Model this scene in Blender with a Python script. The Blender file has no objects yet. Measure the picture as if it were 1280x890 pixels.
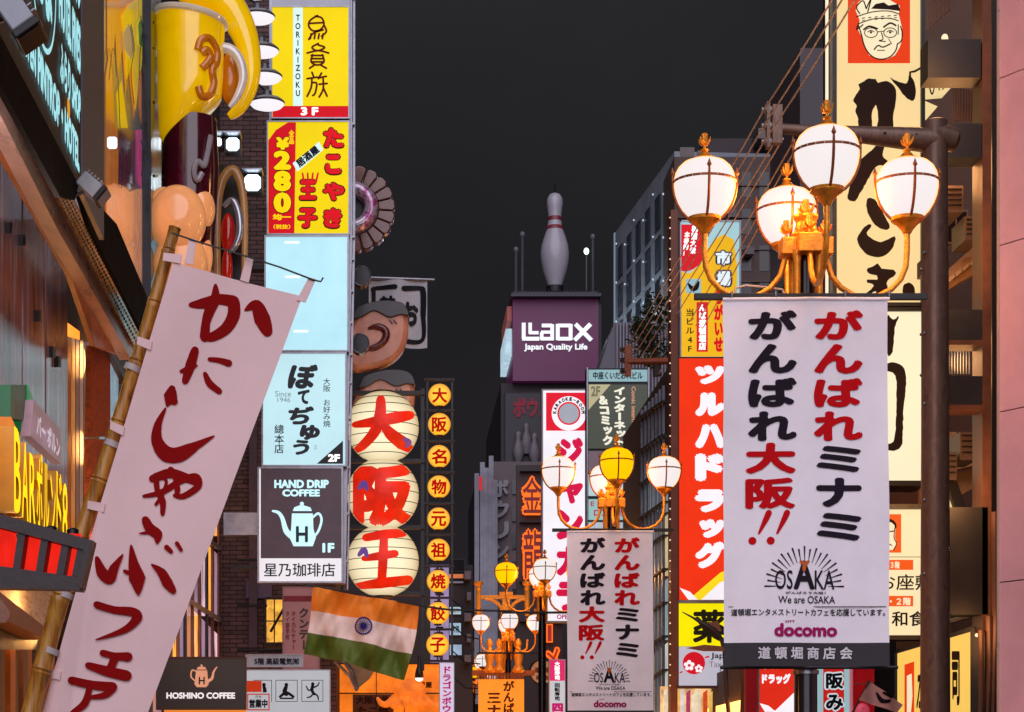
import bpy, bmesh, math, random
from mathutils import Vector, Matrix
random.seed(7)
sc = bpy.context.scene
C = sc.collection
PI = math.pi

# ------------------------------------------------------------------ camera, world, light
FPX, VX, HY, EYE = 2600.0, 497.0, 980.0, 1.6      # photo pixels: focal length, vanishing point, eye height in metres
cam = bpy.data.cameras.new('camera')
cam.sensor_width = 36; cam.lens = FPX / 1280 * 36
cam.shift_x = (640 - VX) / 1280; cam.shift_y = (HY - 445) / 1280
cam.clip_start = .1; cam.clip_end = 3000
co = bpy.data.objects.new('camera', cam); co.location = (0, 0, EYE); co.rotation_euler = (PI / 2, 0, 0)
C.objects.link(co); sc.camera = co
w = bpy.data.worlds.new('World'); sc.world = w; w.use_nodes = True
bg = w.node_tree.nodes['Background']
bg.inputs['Strength'].default_value = 1
wn = w.node_tree; wt = wn.nodes.new('ShaderNodeTexCoord'); ws_ = wn.nodes.new('ShaderNodeSeparateXYZ'); wr = wn.nodes.new('ShaderNodeValToRGB')
wn.links.new(wt.outputs['Generated'], ws_.inputs[0]); wn.links.new(ws_.outputs['Z'], wr.inputs[0]); wz = wn.nodes.new('ShaderNodeTexNoise'); wz.inputs['Scale'].default_value = 3.5; wz.inputs['Detail'].default_value = 5; wm = wn.nodes.new('ShaderNodeMapRange'); wm.inputs['From Min'].default_value = .3; wm.inputs['From Max'].default_value = .7; wm.inputs['To Min'].default_value = .8; wm.inputs['To Max'].default_value = 1.25
wv = wn.nodes.new('ShaderNodeVectorMath'); wv.operation = 'SCALE'; wn.links.new(wt.outputs['Generated'], wz.inputs['Vector']); wn.links.new(wz.outputs['Fac'], wm.inputs['Value']); wn.links.new(wr.outputs[0], wv.inputs[0]); wn.links.new(wm.outputs[0], wv.inputs['Scale']); wn.links.new(wv.outputs[0], bg.inputs['Color'])
wr.color_ramp.elements[0].position = 0; wr.color_ramp.elements[0].color = (.0215, .0165, .0195, 1); wr.color_ramp.elements[1].position = .36; wr.color_ramp.elements[1].color = (.0190, .0187, .0210, 1)
e_ = wr.color_ramp.elements.new(.22); e_.color = (.0135, .0128, .0152, 1)
sun = bpy.data.lights.new('city_glow', 'SUN'); sun.energy = 2.3; sun.angle = math.radians(70); sun.color = (.92, .88, 1.0)
so = bpy.data.objects.new('city_glow', sun); so.rotation_euler = (math.radians(56), 0, math.radians(-1)); C.objects.link(so)
sc.view_settings.view_transform = 'Standard'; sc.view_settings.look = 'None'
sc.view_settings.exposure = 0; sc.view_settings.gamma = 1
sc.render.engine = 'CYCLES'
sc.cycles.use_denoising = True
sc.cycles.max_bounces = 6; sc.cycles.diffuse_bounces = 3; sc.cycles.glossy_bounces = 3
sc.cycles.volume_bounces = 0; sc.cycles.sample_clamp_indirect = 4
sc.cycles.volume_step_rate = 4

# ------------------------------------------------------------------ materials
def lin(h):
    h = h.lstrip('#'); r = []
    for i in (0, 2, 4):
        c = int(h[i:i + 2], 16) / 255
        r.append(c / 12.92 if c <= .04045 else ((c + .055) / 1.055) ** 2.4)
    return r
MATS = {}
def mat(name, hexc, rough=.55, metal=0.0, var=.25, scale=6.0, bump=0.0, emit=0.0, ecol=None, stretch=(1, 1, 1), alpha=1.0, coat=0.0, light=True, bscale=None, trans=0.0, spec=.5):
    if name in MATS: return MATS[name]
    m = bpy.data.materials.new(name); m.use_nodes = True; nt = m.node_tree; b = nt.nodes['Principled BSDF']
    col = lin(hexc) if isinstance(hexc, str) else list(hexc)
    tc = nt.nodes.new('ShaderNodeTexCoord'); mp = nt.nodes.new('ShaderNodeMapping'); mp.inputs['Scale'].default_value = stretch
    nt.links.new(tc.outputs['Object'], mp.inputs[0])
    nz = nt.nodes.new('ShaderNodeTexNoise'); nz.inputs['Scale'].default_value = scale; nz.inputs['Detail'].default_value = 6; nz.inputs['Roughness'].default_value = .62
    nt.links.new(mp.outputs[0], nz.inputs['Vector'])
    rp = nt.nodes.new('ShaderNodeMapRange'); rp.inputs['From Min'].default_value = .3; rp.inputs['From Max'].default_value = .7
    rp.inputs['To Min'].default_value = 1 - var; rp.inputs['To Max'].default_value = 1 + var * .6
    nt.links.new(nz.outputs['Fac'], rp.inputs['Value'])
    mx = nt.nodes.new('ShaderNodeVectorMath'); mx.operation = 'SCALE'; mx.inputs[0].default_value = col
    nt.links.new(rp.outputs[0], mx.inputs['Scale'])
    nt.links.new(mx.outputs[0], b.inputs['Base Color'])
    rr = nt.nodes.new('ShaderNodeMapRange'); rr.inputs['To Min'].default_value = max(.03, rough - .12); rr.inputs['To Max'].default_value = min(1, rough + .12)
    nt.links.new(nz.outputs['Fac'], rr.inputs['Value']); nt.links.new(rr.outputs[0], b.inputs['Roughness'])
    b.inputs['Metallic'].default_value = metal
    b.inputs['Specular IOR Level'].default_value = spec
    if coat: b.inputs['Coat Weight'].default_value = coat; b.inputs['Coat Roughness'].default_value = .08
    if trans: b.inputs['Transmission Weight'].default_value = trans
    if bump:
        n2 = nt.nodes.new('ShaderNodeTexNoise'); n2.inputs['Scale'].default_value = bscale or scale * 4; n2.inputs['Detail'].default_value = 5
        nt.links.new(mp.outputs[0], n2.inputs['Vector'])
        bp = nt.nodes.new('ShaderNodeBump'); bp.inputs['Strength'].default_value = bump; bp.inputs['Distance'].default_value = .02
        nt.links.new(n2.outputs['Fac'], bp.inputs['Height']); nt.links.new(bp.outputs[0], b.inputs['Normal'])
    if emit:
        e = lin(ecol) if isinstance(ecol, str) else (ecol or col)
        m2 = nt.nodes.new('ShaderNodeVectorMath'); m2.operation = 'SCALE'; m2.inputs[0].default_value = e
        nt.links.new(rp.outputs[0], m2.inputs['Scale']); nt.links.new(m2.outputs[0], b.inputs['Emission Color'])
        b.inputs['Emission Strength'].default_value = emit
    m.cycles.emission_sampling = 'AUTO' if (emit and light) else 'NONE'
    MATS[name] = m
    return m
def lit(name, hexc, s=.9, var=.09, light=True, scale=1.1):      # back-lit sign face or lamp
    c = lin(hexc)
    return mat(name, [x * .22 for x in c], rough=.5, var=var, scale=scale, emit=s * 1.1, ecol=c, light=light, spec=.12)
def ink(name, hexc, s=0.0, rough=.5):                            # printed or cut lettering
    c = lin(hexc)
    return mat(name, c, rough=rough, var=.08, scale=14, emit=s, ecol=c, light=False, spec=.1)
def streak(name, cols, rough=.3, sc_=(1, 1, 1), scale=4, bump=.1, metal=0):
    if name in MATS: return MATS[name]
    m = bpy.data.materials.new(name); m.use_nodes = True; nt = m.node_tree; b = nt.nodes['Principled BSDF']
    tc = nt.nodes.new('ShaderNodeTexCoord'); mp = nt.nodes.new('ShaderNodeMapping'); mp.inputs['Scale'].default_value = sc_
    nt.links.new(tc.outputs['Object'], mp.inputs[0])
    nz = nt.nodes.new('ShaderNodeTexNoise'); nz.inputs['Scale'].default_value = scale; nz.inputs['Detail'].default_value = 8; nz.inputs['Distortion'].default_value = .4
    nt.links.new(mp.outputs[0], nz.inputs['Vector'])
    cr = nt.nodes.new('ShaderNodeValToRGB'); els = cr.color_ramp.elements
    while len(els) < len(cols): els.new(.5)
    for i, c in enumerate(cols):
        els[i].position = .3 + .4 * i / (len(cols) - 1); els[i].color = lin(c) + [1]
    nt.links.new(nz.outputs['Fac'], cr.inputs[0]); nt.links.new(cr.outputs[0], b.inputs['Base Color'])
    b.inputs['Roughness'].default_value = rough; b.inputs['Metallic'].default_value = metal
    bp = nt.nodes.new('ShaderNodeBump'); bp.inputs['Strength'].default_value = bump; bp.inputs['Distance'].default_value = .01
    nt.links.new(nz.outputs['Fac'], bp.inputs['Height']); nt.links.new(bp.outputs[0], b.inputs['Normal'])
    MATS[name] = m
    return m
def brickmat(name, a, b_, mortar, sx=.22, sy=.075):
    if name in MATS: return MATS[name]
    m = bpy.data.materials.new(name); m.use_nodes = True; nt = m.node_tree; b = nt.nodes['Principled BSDF']
    tc = nt.nodes.new('ShaderNodeTexCoord'); sp = nt.nodes.new('ShaderNodeSeparateXYZ'); cb = nt.nodes.new('ShaderNodeCombineXYZ')
    nt.links.new(tc.outputs['Object'], sp.inputs[0])
    ad = nt.nodes.new('ShaderNodeMath'); nt.links.new(sp.outputs['X'], ad.inputs[0]); nt.links.new(sp.outputs['Y'], ad.inputs[1])
    nt.links.new(ad.outputs[0], cb.inputs['X']); nt.links.new(sp.outputs['Z'], cb.inputs['Y'])
    br = nt.nodes.new('ShaderNodeTexBrick'); br.inputs['Color1'].default_value = lin(a) + [1]; br.inputs['Color2'].default_value = lin(b_) + [1]; br.inputs['Mortar'].default_value = lin(mortar) + [1]
    br.inputs['Scale'].default_value = 1; br.inputs['Brick Width'].default_value = sx; br.inputs['Row Height'].default_value = sy; br.inputs['Mortar Size'].default_value = .007
    nt.links.new(cb.outputs[0], br.inputs['Vector']); nt.links.new(br.outputs['Color'], b.inputs['Base Color'])
    bp = nt.nodes.new('ShaderNodeBump'); bp.inputs['Strength'].default_value = .7; bp.inputs['Distance'].default_value = .01; bp.invert = True
    nt.links.new(br.outputs['Fac'], bp.inputs['Height']); nt.links.new(bp.outputs[0], b.inputs['Normal']); b.inputs['Roughness'].default_value = .75
    MATS[name] = m
    return m

# ------------------------------------------------------------------ surfaces: photo position -> point in the place
def P(x, y, Y): return Vector(((x - VX) * Y / FPX, Y, EYE + (HY - y) * Y / FPX))
class Pl:
    def __init__(s, p, n): s.p = Vector(p); s.n = Vector(n).normalized()
    def pt(s, x, y, h=0):
        o = Vector((0, 0, EYE)); d = Vector(((x - VX) / FPX, 1, (HY - y) / FPX))
        t = (s.p - o).dot(s.n) / d.dot(s.n)
        return o + d * t + s.n * h
def Fr(Y): return Pl((0, Y, 0), (0, -1, 0))
def Fac(off=0): return Pl((-2.2 + off, 11.5, 0), (1, .018, 0))
class Cloth:
    def __init__(s, Y, d): s.Y = Y; s.d = d
    def pt(s, x, y, h=0): return P(x, y, s.Y) + Vector((0, -s.d(x, y) - h, 0))
class Loc:                                                    # metres along u, metres up v (y counts down)
    def __init__(s, o, u, v, n): s.o = Vector(o); s.u = Vector(u).normalized(); s.v = Vector(v).normalized(); s.n = Vector(n).normalized()
    def pt(s, x, y, h=0): return s.o + s.u * x - s.v * y + s.n * h
class Ball:
    def __init__(s, c, r): s.c = Vector(c); s.r = r
    def pt(s, x, y, h=0):
        o = Vector((0, 0, EYE)); d = Vector(((x - VX) / FPX, 1, (HY - y) / FPX)).normalized()
        R = s.r + h; oc = o - s.c; b = oc.dot(d); q = b * b - oc.dot(oc) + R * R
        if q > (R * .3) ** 2: return o + d * (-b - math.sqrt(q))
        t = o + d * (-b); v = (t - s.c); e = v.length
        if e > R * .954: v = v * (R * .954 / e)
        return s.c + v - d * math.sqrt(max(R * R - v.length_squared, 0))

# ------------------------------------------------------------------ mesh building
def sm(pts, n=5):                                             # smooth curve through 2D or 3D points
    out = []; m = len(pts); K = len(pts[0])
    for i in range(m - 1):
        p0 = pts[max(i - 1, 0)]; p1 = pts[i]; p2 = pts[i + 1]; p3 = pts[min(i + 2, m - 1)]
        for k in range(n):
            t = k / n; out.append(tuple(.5 * (2 * p1[j] + (p2[j] - p0[j]) * t + (2 * p0[j] - 5 * p1[j] + 4 * p2[j] - p3[j]) * t * t + (3 * p1[j] - p0[j] - 3 * p2[j] + p3[j]) * t ** 3) for j in range(K)))
    return out + [tuple(pts[-1])]
def smr(rs, n=5): return [rs[i] + (rs[i + 1] - rs[i]) * k / n for i in range(len(rs) - 1) for k in range(n)] + [rs[-1]]
class MB:
    def __init__(s): s.v = []; s.f = []; s.m = []
    def add(s, vs, fs, mi=0):
        b = len(s.v); s.v += [tuple(p) for p in vs]; s.f += [tuple(b + i for i in f) for f in fs]; s.m += [mi] * len(fs); return s
    def box(s, a, b, mi=0):
        x0, y0, z0 = a; x1, y1, z1 = b
        return s.add([(x0, y0, z0), (x1, y0, z0), (x1, y1, z0), (x0, y1, z0), (x0, y0, z1), (x1, y0, z1), (x1, y1, z1), (x0, y1, z1)],
                     [(0, 3, 2, 1), (4, 5, 6, 7), (0, 1, 5, 4), (1, 2, 6, 5), (2, 3, 7, 6), (3, 0, 4, 7)], mi)
    def prism(s, sf, poly, h0, h1, mi=0):
        n = len(poly)
        return s.add([sf.pt(x, y, h1) for x, y in poly] + [sf.pt(x, y, h0) for x, y in poly],
                     [tuple(range(n)), tuple(range(2 * n - 1, n - 1, -1))] + [(i, i + n, (i + 1) % n + n, (i + 1) % n) for i in range(n)], mi)
    def rect(s, sf, x0, y0, x1, y1, h0, h1, mi=0): return s.prism(sf, [(x0, y0), (x1, y0), (x1, y1), (x0, y1)], h0, h1, mi)
    def poly(s, sf, poly, h=0, mi=0): return s.add([sf.pt(x, y, h) for x, y in poly], [tuple(range(len(poly)))], mi)
    def disc(s, sf, cx, cy, r, h=0, n=28, ry=None, mi=0):
        ry = ry or r; return s.poly(sf, [(cx + r * math.cos(2 * PI * i / n), cy + ry * math.sin(2 * PI * i / n)) for i in range(n)], h, mi)
    def ring(s, sf, cx, cy, r0, r1, h=0, a0=0, a1=2 * PI, n=32, mi=0, k=1):
        vs = []
        for i in range(n + 1):
            a = a0 + (a1 - a0) * i / n
            vs += [sf.pt(cx + r0 * math.cos(a), cy + k * r0 * math.sin(a), h), sf.pt(cx + r1 * math.cos(a), cy + k * r1 * math.sin(a), h)]
        return s.add(vs, [(2 * i, 2 * i + 1, 2 * i + 3, 2 * i + 2) for i in range(n)], mi)
    def sheet(s, fn, nu, nv, mi=0):
        vs = [fn(i / nu, j / nv) for j in range(nv + 1) for i in range(nu + 1)]
        return s.add(vs, [(j * (nu + 1) + i, j * (nu + 1) + i + 1, (j + 1) * (nu + 1) + i + 1, (j + 1) * (nu + 1) + i) for j in range(nv) for i in range(nu)], mi)
    def tube(s, pts, r, seg=8, mi=0, caps=True):
        pts = [Vector(p) for p in pts]; n = len(pts); rs = r if isinstance(r, (list, tuple)) else [r] * n
        up = None; vs = []
        for i, p in enumerate(pts):
            t = (pts[min(i + 1, n - 1)] - pts[max(i - 1, 0)]).normalized()
            if up is None: up = Vector((0, 0, 1)) if abs(t.z) < .9 else Vector((0, 1, 0))
            a = (up - t * up.dot(t)).normalized(); up = a; b = t.cross(a)
            for k in range(seg):
                q = 2 * PI * k / seg; vs.append(p + (a * math.cos(q) + b * math.sin(q)) * rs[i])
        fs = [(i * seg + k, i * seg + (k + 1) % seg, (i + 1) * seg + (k + 1) % seg, (i + 1) * seg + k) for i in range(n - 1) for k in range(seg)]
        if caps: fs += [tuple(range(seg)), tuple(range((n - 1) * seg, n * seg))]
        return s.add(vs, fs, mi)
    def lathe(s, c, prof, seg=24, mi=0, sq=1.0):
        c = Vector(c); vs = []
        for r, z in prof:
            for k in range(seg):
                q = 2 * PI * k / seg; vs.append(c + Vector((r * math.cos(q), sq * r * math.sin(q), z)))
        n = len(prof)
        return s.add(vs, [(i * seg + k, i * seg + (k + 1) % seg, (i + 1) * seg + (k + 1) % seg, (i + 1) * seg + k) for i in range(n - 1) for k in range(seg)] + [tuple(range(seg)), tuple(range((n - 1) * seg, n * seg))], mi)
    def ell(s, c, rx, ry, rz, seg=20, rings=12, mi=0):
        return s.xf_lathe(c, [(math.sin(PI * i / rings), -math.cos(PI * i / rings)) for i in range(rings + 1)], rx, ry, rz, seg, mi)
    def xf_lathe(s, c, prof, rx, ry, rz, seg, mi):
        c = Vector(c); vs = []
        for r, z in prof:
            for k in range(seg):
                q = 2 * PI * k / seg; vs.append(c + Vector((rx * max(r, 1e-4) * math.cos(q), ry * max(r, 1e-4) * math.sin(q), rz * z)))
        n = len(prof)
        return s.add(vs, [(i * seg + k, i * seg + (k + 1) % seg, (i + 1) * seg + (k + 1) % seg, (i + 1) * seg + k) for i in range(n - 1) for k in range(seg)], mi)
    def stroke(s, sf, pts, ws, h=0, n=6, mi=0, cap=True):       # brush stroke of changing width
        P_ = []; W = []
        m = len(pts)
        for i in range(m - 1):
            p0 = pts[max(i - 1, 0)]; p1 = pts[i]; p2 = pts[i + 1]; p3 = pts[min(i + 2, m - 1)]
            for k in range(n):
                t = k / n
                P_.append(tuple(.5 * (2 * p1[j] + (p2[j] - p0[j]) * t + (2 * p0[j] - 5 * p1[j] + 4 * p2[j] - p3[j]) * t * t + (3 * p1[j] - p0[j] - 3 * p2[j] + p3[j]) * t ** 3) for j in (0, 1)))
                W.append(ws[i] * (1 - t) + ws[i + 1] * t)
        P_.append(pts[-1]); W.append(ws[-1]); vs = []; N = len(P_)
        for i in range(N):
            a = P_[max(i - 1, 0)]; b = P_[min(i + 1, N - 1)]; dx, dy = b[0] - a[0], b[1] - a[1]; l = math.hypot(dx, dy) or 1
            nx, ny = -dy / l * W[i] / 2, dx / l * W[i] / 2
            vs += [sf.pt(P_[i][0] + nx, P_[i][1] + ny, h), sf.pt(P_[i][0], P_[i][1], h), sf.pt(P_[i][0] - nx, P_[i][1] - ny, h)]
        s.add(vs, [(3 * i + k, 3 * i + 3 + k, 3 * i + 4 + k, 3 * i + 1 + k) for i in range(N - 1) for k in (0, 1)], mi)
        if cap:
            for q in (0, -1): s.disc(sf, P_[q][0], P_[q][1], W[q] * .47, h + .0004, 12, mi=mi)
        return s
    def build(s, name, mt, root=None, smooth=False, fix=True, label=None, kind=None, bevel=0):
        me = bpy.data.meshes.new(name); loc = root_loc(root)
        me.from_pydata([(x - loc.x, y - loc.y, z - loc.z) for x, y, z in s.v], [], s.f)
        mts = mt if isinstance(mt, (list, tuple)) else [mt]
        for q in mts: me.materials.append(q)
        me.polygons.foreach_set('material_index', s.m)
        if fix:
            bm = bmesh.new(); bm.from_mesh(me); bmesh.ops.recalc_face_normals(bm, faces=bm.faces); bm.to_mesh(me); bm.free()
        if smooth:
            me.polygons.foreach_set('use_smooth', [True] * len(me.polygons))
            if smooth != 'all': me.set_sharp_from_angle(angle=math.radians(40))
        o = bpy.data.objects.new(name, me); C.objects.link(o)
        if root: o.parent = root
        if bevel:
            bv = o.modifiers.new('bevel', 'BEVEL'); bv.width = bevel; bv.segments = 2; bv.limit_method = 'ANGLE'
        if label: o['label'] = label
        if kind: o['kind'] = kind
        return o
def root_loc(r):
    l = Vector((0, 0, 0))
    while r is not None: l = l + r.location; r = r.parent
    return l
def thing(name, label, cat, loc, group=None):
    o = bpy.data.objects.new(name, None); o.empty_display_size = .2; C.objects.link(o); o.location = loc
    o['label'] = label; o['category'] = cat
    if group: o['group'] = group
    return o
def copy_tree(o, d, label=None, parent=None, skip=()):
    c = o.copy(); C.objects.link(c)
    if parent is not None: c.parent = parent
    else: c.location = o.location + Vector(d)
    if label: c['label'] = label
    for ch in list(o.children):
        if ch.name.split('.')[0] not in skip: copy_tree(ch, d, None, c)
    return c

# lettering: outlines of Blender's built-in typeface laid on a surface
GL = {}
def glyph(s):
    if s not in GL:
        cu = bpy.data.curves.new('t', 'FONT'); cu.body = s; cu.resolution_u = 3
        o = bpy.data.objects.new('t', cu); C.objects.link(o)
        me = bpy.data.meshes.new_from_object(o.evaluated_get(bpy.context.evaluated_depsgraph_get()))
        me.calc_loop_triangles()
        GL[s] = ([(v.co.x, v.co.y) for v in me.vertices], [tuple(t.vertices) for t in me.loop_triangles])
        bpy.data.objects.remove(o); bpy.data.curves.remove(cu); bpy.data.meshes.remove(me)
    return GL[s]
SMALL = 'ッャュョァィゥェォっゃゅょ'
def text(mb, sf, s, x0, y0, x1, y1, vert=False, bold=0.0, h=.004, mi=0, rot=0.0, skew=0.0, seg=None, gap=1.0, passes=8, xf=None):
    V = []; T = []
    if vert:
        for i, ch in enumerate(s):
            if ch == ' ': continue
            g, t = glyph(ch); sx = sy = 0
            if ch in 'ー～-': g = [(.5 - (y - .38), .38 - (x - .5)) for x, y in g]
            if ch in SMALL: sx, sy = .1, .1
            w_ = [x for x, y in g]; cx = (min(w_) + max(w_)) / 2
            b = len(V); V += [(x - (cx if ord(ch) < 0x2000 else .5) + sx, y - i * gap + sy) for x, y in g]; T += [tuple(b + k for k in q) for q in t]
    else:
        g, t = glyph(s); V = list(g); T = list(t)
    if not V: return
    e = bold
    ax, bx = min(v[0] for v in V) - e, max(v[0] for v in V) + e; ay, by = min(v[1] for v in V) - e, max(v[1] for v in V) + e
    dirs = [(0, 0)] + ([(math.cos(2 * PI * k / passes) * e, math.sin(2 * PI * k / passes) * e) for k in range(passes)] if e else [])
    if e > .055: dirs += [(a * .5, b * .5) for a, b in dirs[1::2]]
    cr, sr = math.cos(rot), math.sin(rot); mx, my = (x0 + x1) / 2, (y0 + y1) / 2
    for k, (dx, dy) in enumerate(dirs):
        pts = []
        for x, y in V:
            X = x0 + (x + dx - ax) / (bx - ax) * (x1 - x0); Y = y1 - (y + dy - ay) / (by - ay) * (y1 - y0)
            X += skew * (my - Y)
            if rot: X, Y = mx + (X - mx) * cr - (Y - my) * sr, my + (X - mx) * sr + (Y - my) * cr
            if xf: X, Y = xf(X, Y)
            pts.append((X, Y))
        tt = T
        if seg: pts, tt = refine(pts, T, seg)
        mb.add([sf.pt(a, b, h + k * .00035) for a, b in pts], tt, mi)
def extr_letter(sf, s, x0, y0, x1, y1, depth, mts, root, off=.012):    # solid cut-out letter: lit face, darker return
    cu = bpy.data.curves.new('t', 'FONT'); cu.body = s; cu.resolution_u = 3; cu.extrude = .5; cu.offset = off
    o = bpy.data.objects.new('t', cu); C.objects.link(o)
    me = bpy.data.meshes.new_from_object(o.evaluated_get(bpy.context.evaluated_depsgraph_get()))
    V = [v.co.copy() for v in me.vertices]; ax, bx = min(v.x for v in V), max(v.x for v in V); ay, by = min(v.y for v in V), max(v.y for v in V)
    mb = MB(); mb.v = [tuple(sf.pt(x0 + (v.x - ax) / (bx - ax) * (x1 - x0), y1 - (v.y - ay) / (by - ay) * (y1 - y0), (v.z - .5) * depth)) for v in V]
    for p in me.polygons: mb.f.append(tuple(p.vertices)); mb.m.append(0 if p.normal.z > .5 else 1)
    bpy.data.objects.remove(o); bpy.data.curves.remove(cu); bpy.data.meshes.remove(me)
    return mb.build('letter', mts, root, fix=False)
def refine(pts, tris, L):
    pts = list(pts)
    for _ in range(4):
        mid = {}; out = []; hit = False
        def m(i, j):
            key = (min(i, j), max(i, j))
            if math.dist(pts[i], pts[j]) <= L: return None
            if key not in mid: mid[key] = len(pts); pts.append(((pts[i][0] + pts[j][0]) / 2, (pts[i][1] + pts[j][1]) / 2))
            return mid[key]
        for a, b, c in tris:
            ab, bc, ca = m(a, b), m(b, c), m(c, a); k = sum(q is not None for q in (ab, bc, ca))
            if k == 0: out.append((a, b, c)); continue
            hit = True
            if k == 3: out += [(a, ab, ca), (ab, b, bc), (ca, bc, c), (ab, bc, ca)]
            else:
                ring_ = [q for q in (a, ab, b, bc, c, ca) if q is not None]
                st = ring_.index(next(q for q in (ab, bc, ca) if q is not None)); ring_ = ring_[st:] + ring_[:st]
                out += [(ring_[0], ring_[i], ring_[i + 1]) for i in range(1, len(ring_) - 1)]
        tris = out
        if not hit: break
    return pts, tris

# common materials
steel = mat('brushed_steel', '#8f8f98', .32, .85, .3, 9)
dsteel = mat('dark_painted_steel', '#1c1a1e', .45, .3, .3, 7)
black = mat('black_paint', '#0c0b0e', .4, .1, .3, 8)
gold = mat('gilded_paint', '#e8982c', .36, .5, .4, 14, bump=.2)
brown = mat('brown_steel', '#4a3026', .5, .4, .35, 8)
bulbm = lit('festoon_bulb', '#ffe0b8', 1.1, light=False)
INK_K = ink('ink_black', '#17141a'); INK_W = ink('ink_white', '#e8e6ea'); INK_R = ink('ink_red', '#b01418')

def warm_fill(loc, root, e, col=(1, .55, .2), size=.08):
    ld = bpy.data.lights.new('warm_fill_light', 'POINT'); ld.energy = e; ld.color = col; ld.shadow_soft_size = size
    o = bpy.data.objects.new('warm_fill_light', ld); o.location = Vector(loc) - root_loc(root); C.objects.link(o); o.parent = root
def sign(root, sf, x0, y0, x1, y1, face, depth=.12, fw=2.0, frame=None, casing=True, poly=None):
    """light box: casing behind, raised frame bars round the edge, face sheet"""
    if casing: MB().rect(sf, x0, y0, x1, y1, -depth, 0).build('casing', frame or steel, root)
    b = MB(); f = fw
    for a in ((x0, y0, x1, y0 + f), (x0, y1 - f, x1, y1), (x0, y0 + f, x0 + f, y1 - f), (x1 - f, y0 + f, x1, y1 - f)): b.rect(sf, *a, .001, .03)
    b.build('frame', frame or steel, root)
    MB().rect(sf, x0 + f, y0 + f, x1 - f, y1 - f, .001, .012).build('face', face, root)

# ------------------------------------------------------------------ the ground
MB().box((-60, -40, -.3), (60, 400, 0)).build('ground', mat('asphalt', '#38363a', .7, 0, .3, 2, bump=.3))['kind'] = 'structure'
pv = MB(); pv.add([(-2.1, -20, .004), (4.3, -20, .004), (4.3, 160, .004), (-2.1, 160, .004)], [(0, 1, 2, 3)])
pv.build('street', brickmat('street_paving', '#77706c', '#665f5d', '#3a3838', .6, .3))['kind'] = 'structure'

# ------------------------------------------------------------------ street lamps
globe_white = lit('opal_globe', '#ffffff', 1.0, var=.03)
def facing_glow(m, core, edge, p0=.62, p1=.93):                                # core and rim glow painted into the emission by view angle
    nt = m.node_tree; b = nt.nodes['Principled BSDF']; lw = nt.nodes.new('ShaderNodeLayerWeight'); lw.inputs['Blend'].default_value = .5
    cr = nt.nodes.new('ShaderNodeValToRGB'); e = cr.color_ramp.elements; e[0].position = p0; e[0].color = (*core, 1); e[1].position = p1; e[1].color = (*edge, 1)
    nt.links.new(lw.outputs['Facing'], cr.inputs[0]); nt.links.new(cr.outputs[0], b.inputs['Emission Color']); b.inputs['Base Color'].default_value = (.12, .09, .07, 1)
    for l in list(nt.links):
        if l.to_socket == b.inputs['Base Color']: nt.links.remove(l)
facing_glow(globe_white, (.90, .84, .84), (2.2, .80, .08)); globe_white.node_tree.nodes['Principled BSDF'].inputs['Emission Strength'].default_value = .98  # amber glow round the globe painted onto its rim
globe_yel = lit('amber_globe', '#ffb400', 1.25, var=.1)
A_ = .005135
def zf(y): return 1.6 + (980 - y) * A_
LX, LY = 2.62, 13.35
rib_m = mat('dark_gilt_rib', '#8a4814', .4, .4, .3, 14)
def fleur(mb, c, s):                                          # small three-petal finial
    x, y, z = c
    mb.lathe(c, [(.35 * s, 0), (.4 * s, .12 * s), (.14 * s, .2 * s), (.12 * s, .5 * s), (.3 * s, .62 * s), (.26 * s, .95 * s), (.02, 1.5 * s)], 8)
    for a in range(4):
        q = a * PI / 2 + PI / 4
        mb.tube([(x + math.cos(q) * r * s, y + math.sin(q) * r * s, z + h * s) for r, h in ((.05, .55), (.3, .62), (.52, .85), (.62, 1.15))], [.12 * s, .13 * s, .11 * s, .03 * s], 6)
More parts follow.
